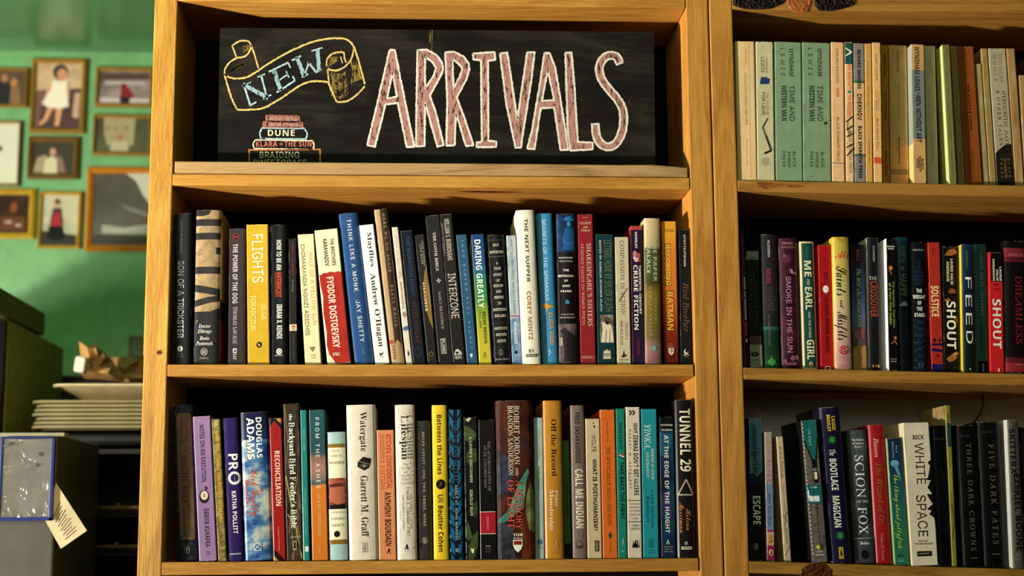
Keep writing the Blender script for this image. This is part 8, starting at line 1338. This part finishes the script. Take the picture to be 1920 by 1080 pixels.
# ------------------------------------------------------------------ things at the left
def rbox(name, label, cat, px_r, py_t, yfar, ynear, width, zbot, mat, front=None, lid=None):
    p = W(px_r, py_t, yfar); t = thing(name, label, cat, (p.x, yfar, zbot))
    mb = MB(); mb.box((-width, ynear-yfar, 0), (0, 0, p.z-zbot), mat); mb.build('body', t, .006, 2)
    return t, p
olive = plain('olive_cardboard', '#7c7a40', .7, .2); olive2 = plain('olive_metal', '#9a9650', .65, .2); blk = plain('black_metal', '#12110f', .45, .4)
zB = W(120, 652, 1.3).z
t, p = rbox('storage_box', 'dark olive box standing on the bigger olive cabinet at the left edge', 'box', 82, 590, 1.1, .60, .5, zB+.003, olive)
mb = MB(); mb.box((-.503, -.503, p.z-zB-.05), (.003, .003, p.z-zB+.0), olive); mb.build('lid', t, .003)
t, p = rbox('storage_cabinet', 'olive cabinet behind the tray stack at the left edge, under a dark box', 'cabinet', 120, 652, 1.3, .80, .62, 0, olive2)
mb = MB(); mb.box((-.615, -.512, .3), (-.002, -.501, p.z-.003), plain('matt_black', '#0a0908', .8, .1)); mb.build('front_panel', t, .002)
# black rack with trays
RY = .78
zt_ = W(160, 808, RY).z
xl = W(100, 900, RY).x
rk = thing('tray_rack', 'tall black metal rack under the stacked baking trays', 'rack', (xl, RY, 0))
xr = .03
mb = MB(); 
mb.box((0, .42, 0), (xr-xl, .44, zt_-.02), blk); mb.build('back_panel', rk)
mb = MB(); mb.box((-.02, 0, 0), (0.0, .44, zt_-.02), blk); mb.build('side_panel', rk, .003)
mb = MB(); mb.box((xr-xl-.02, 0, 0), (xr-xl, .44, zt_-.02), blk); mb.build('side_panel', rk, .003)
mb = MB(); mb.box((-.002, -.02, -.03), (xr-xl, .44, 0), blk); o = mb.build('top_shelf', rk, .012, 3, loc=(0, 0, zt_-.004))
mb = MB(); mb.box((.0, -.008, W(150, 848, RY).z-.004), (xr-xl, .01, W(150, 843, RY).z), plain('black_lip', '#2a2820', .4)); mb.build('lip', rk)
bw_ = plain('brass_wire', '#7d6c34', .35, .6, .6)
for py_ in (951, 1024):
    z_ = W(200, py_, RY).z; mb = MB(); mb.box((0.0, 0, z_-.0035), (xr-xl-.02, .006, z_+.0025), bw_)
    x = .05
    while x < xr-xl-.03: mb.box((x, -.004, z_), (x+.007, .004, z_+.008), bw_); x += .078
    mb.build('wire_rail', rk)
mb = MB(); mb.box((.005, .05, W(150, 951, RY).z-.02), (xr-xl-.022, .4, W(150, 951, RY).z-.006), blk); mb.build('shelf', rk)
mb = MB(); mb.box((.005, .05, W(150, 1024, RY).z-.02), (xr-xl-.022, .4, W(150, 1024, RY).z-.006), blk); mb.build('shelf', rk)
t = thing('black_cabinet', 'low black cabinet behind the tray stack, beside the olive cabinet', 'cabinet', (W(26, 760, 1.33).x, 1.33, 0))
mb = MB(); mb.box((0, 0, 0), (.62, .3, W(60, 706, 1.33).z), blk); mb.build('body', t, .01)
mb = MB(); mb.box((-.01, -.01, W(60, 712, 1.33).z), (.63, .31, W(60, 704, 1.33).z), plain('black_top', '#2c2a26', .4)); mb.build('top', t, .004)
# baking trays: flat flared trays with rolled rims
alu = plain('worn_aluminium', '#c4b288', .36, .6, .15)
def tray(xa, xb, ya, yb, z0, h, flare, mat, label, group=None, tilt=0):
    t = thing('baking_tray', label, 'tray', ((xa+xb)/2, (ya+yb)/2, z0), group)
    X, Y = (xb-xa)/2, (yb-ya)/2; mb = MB()
    def ring(dx, z, n=5, r=.03):
        P = []
        for cx, cy, a0 in ((X-r+dx, Y-r+dx, 0), (-X+r-dx, Y-r+dx, 90), (-X+r-dx, -Y+r-dx, 180), (X-r+dx, -Y+r-dx, 270)):
            for k in range(n): a = math.radians(a0+90*k/(n-1)); P.append((cx+r*math.cos(a), cy+r*math.sin(a), z))
        return P
    prof = [(-flare, 0), (0, h), (.006, h), (.007, h-.004), (.004, h-.006), (.001, h-.003), (-flare+.0015, .0015)]
    rings = [ring(dx, z) for dx, z in prof]; n = len(rings[0]); vs = [v for r_ in rings for v in r_]; fs = []
    order = [0, 1, 2, 3, 4]
    for i in range(4):
        for k in range(n): fs.append((i*n+k, i*n+(k+1) % n, (i+1)*n+(k+1) % n, (i+1)*n+k))
    fs.append(tuple(range(n))[::-1])
    mb.add(vs[:5*n], fs, mat)
    inner = [ring(-.001, h-.0002), ring(-flare-.001, .0018)]; vi = inner[0]+inner[1]
    mb.add(vi, [((k+1) % n, k, n+k, n+(k+1) % n) for k in range(n)]+[tuple(n+k for k in range(n))], mat)
    o = mb.build('pan', t, smooth=False)
    t.rotation_euler = (0, tilt, 0); return t
TX0 = W(57, 780, .74).x
ys_ = [753+7.6*k for k in range(8)]
n_t = 7
for k in range(n_t):
    z_ = zt_+.001+k*.0086
    names = ['lowest', 'second from the bottom', 'third from the bottom', 'fourth from the bottom', 'fifth from the bottom', 'sixth from the bottom', 'topmost']
    tray(TX0+.004*((k*7) % 3), .02, .76, 1.2, z_,   .0078 if k else .0082, .012, alu, 'flat tarnished baking tray, '+names[k]+' in the stack of seven', 'stacked baking trays on the black rack')
zz = zt_+.001+n_t*.0086
pT = W(97, 716, .70)
tray(pT.x, .02, .72, 1.18, zz+.001, W(97, 717, .70).z-zz-.002, .045, alu, 'deep flared shiny baking tray on top of the stack, holding a paper bag')
# crumpled paper bag
kraft = plain('kraft_paper', '#b08850', .6, .25); kraft2 = plain('kraft_paper_dark', '#94703c', .6, .25)
def crumple(name, label, cat, pts, y0, depth, mat, seed, amp=.006, step=.016):
    rnd = random.Random(seed); P = [W(x, y, y0) for x, y in pts]
    bm = bmesh.new(); vf = [bm.verts.new((p.x, y0, p.z)) for p in P]; bm.faces.new(vf)
    xs = [p.x for p in P]; zs = [p.z for p in P]
    xm, zm = sum(xs)/len(xs), sum(zs)/len(zs)
    x = min(xs)+step
    while x < max(xs): bmesh.ops.bisect_plane(bm, geom=bm.verts[:]+bm.edges[:]+bm.faces[:], plane_co=(x, 0, zm), plane_no=(1, 0, rnd.uniform(-.6, .6))); x += step*rnd.uniform(.6, 1.4)
    z = min(zs)+step
    while z < max(zs): bmesh.ops.bisect_plane(bm, geom=bm.verts[:]+bm.edges[:]+bm.faces[:], plane_co=(xm, 0, z), plane_no=(rnd.uniform(-.4, .4), 0, 1)); z += step*rnd.uniform(.6, 1.4)
    fr = {v: (v.is_boundary, rnd.uniform(-1, 1)) for v in bm.verts}
    verts = list(bm.verts); idx = {v: i for i, v in enumerate(verts)}
    V1 = []; V2 = []
    for v in verts:
        b_, r_ = fr[v]; bul = 0 if b_ else depth*(.38+.12*r_)
        V1.append((v.co.x, v.co.y+depth/2-bul-.001, v.co.z)); V2.append((v.co.x, v.co.y+depth/2+(0 if b_ else depth*(.38-.12*r_)), v.co.z))
    F = [tuple(idx[v] for v in f.verts) for f in bm.faces]; n = len(V1)
    F2 = [tuple(n+i for i in f[::-1]) for f in F]; bm.free()
    mb = MB(); mb.add(V1+V2, F+F2, mat); o = mb.build(name); return tag(o, label, cat)
crumple('paper_bag', 'crumpled brown paper bag standing up in the top baking tray', 'bag', [(138,634),(146,642),(168,641),(183,652),(200,668),(215,690),(236,712),(222,712),(185,708),(150,706),(141,690),(142,665)], .84, .10, kraft, 3)
crumple('paper_wrap', 'flattened crumpled brown wrapping paper lying behind the standing paper bag', 'paper', [(196,665),(230,664),(272,665),(276,690),(272,717),(250,719),(236,714),(222,700)], .95, .10, kraft2, 5, step=.013)
t = thing('small_box', 'small white box with rounded corners in front of the paper bag', 'box', (W(147, 697, .80).x, .80, W(147, 698, .80).z))
a = W(137, 667, .80); b_ = W(158, 698, .80)
mb = MB(); mb.box((-(b_.x-a.x)/2, 0, 0), ((b_.x-a.x)/2, .03, a.z-b_.z), plain('white_card', '#cfc8b0', .5)); mb.build('body', t, .006, 3); t.rotation_euler = (0, .12, 0)
# grey panel with clear sign holder and a paper slip
PY = .30
pa_ = W(102, 980, PY)
gp_ = thing('metal_panel', 'grey metal side panel at the lower left under the blue-edged holder', 'panel', (pa_.x, PY, 0))
mb = MB(); mb.box((-.6, 0, 0), (0, .35, W(60, 812, PY).z), plain('grey_enamel', '#56544a', .4, .5)); mb.build('body', gp_, .004)
mb = MB(); mb.box((-.6, -.002, W(60, 820, PY).z), (.012, .03, W(60, 811, PY).z), plain('pale_edge', '#9c947c', .5)); mb.build('top_edge', gp_, .002)
hy = PY-.012
a = W(2, 819, hy); b_ = W(97, 976, hy)
sh = thing('sign_holder', 'blue edged clear plastic holder with a blank sheet on the grey panel', 'sign holder', ((a.x+b_.x)/2, hy, b_.z)); w2 = (b_.x-a.x)/2; hh = a.z-b_.z
mb = MB(); bl_ = plain('blue_plastic', '#16307a', .35, .5)
mb.box((-w2, 0, 0), (w2, .008, .006), bl_); mb.box((-w2, 0, hh-.003), (w2, .008, hh), bl_); mb.box((w2-.006, 0, 0), (w2, .008, hh), bl_); mb.box((-w2, 0, 0), (-w2+.004, .008, hh), bl_); mb.build('border', sh, .001)
mb = MB(); mb.box((-w2+.003, .003, .004), (w2-.004, .007, hh-.002), plain('blank_sheet', '#c8c4b8', .6)); mb.build('sheet', sh)
m, N, b = nt('clear_plastic', .12, .8); b.inputs['Transmission Weight'].default_value = 1; b.inputs['IOR'].default_value = 1.3
f = noise(N, coords(N, (1, 1, 1)), 16, 2, .5, 1.0); bump(N, b, f, 1.0, .03)
mb = MB(); mb.box((-w2+.003, .0006, .004), (w2-.004, .0022, hh-.002), m); mb.build('clear_cover', sh)
for dx, dz in ((-.030, hh-.012), (.022, hh-.030), (.018, hh-.048)):
    mb = MB(); mb.tube([(dx, -.002, dz), (dx, .001, dz)], .003, plain('steel_pin', '#c8c8c0', .2, .5, 1)); mb.build('pin', sh)
# receipt slip
sy = PY-.003
Q = [W(105, 905, sy), W(163, 995, sy), W(114, 1029, sy), W(84, 975, sy)]
mb = MB(); slipm = plain('slip_paper', '#c9bf98', .7, .2)
mb.prism([(p.x, sy, p.z) for p in Q], (0, .0012, 0), slipm)
for k in range(11):
    u = .24+k*.062
    p1 = Q[0].lerp(Q[1], u); p2 = Q[3].lerp(Q[2], u); e1 = p1.lerp(p2, .22+.05*(k % 3)); e2 = p1.lerp(p2, .72-.08*(k % 2)); d = (Q[1]-Q[0]).normalized()*.0016
    mb.add([(e1.x, sy-.0006, e1.z), (e2.x, sy-.0006, e2.z), ((e2+d).x, sy-.0006, (e2+d).z), ((e1+d).x, sy-.0006, (e1+d).z)], [(0, 1, 2, 3)], ink('#8c6c64' if k > 3 else '#5c5444'))
o = mb.build('paper_slip'); tag(o, 'tilted cream paper slip with faint printed lines, tucked beside the sign holder', 'paper')
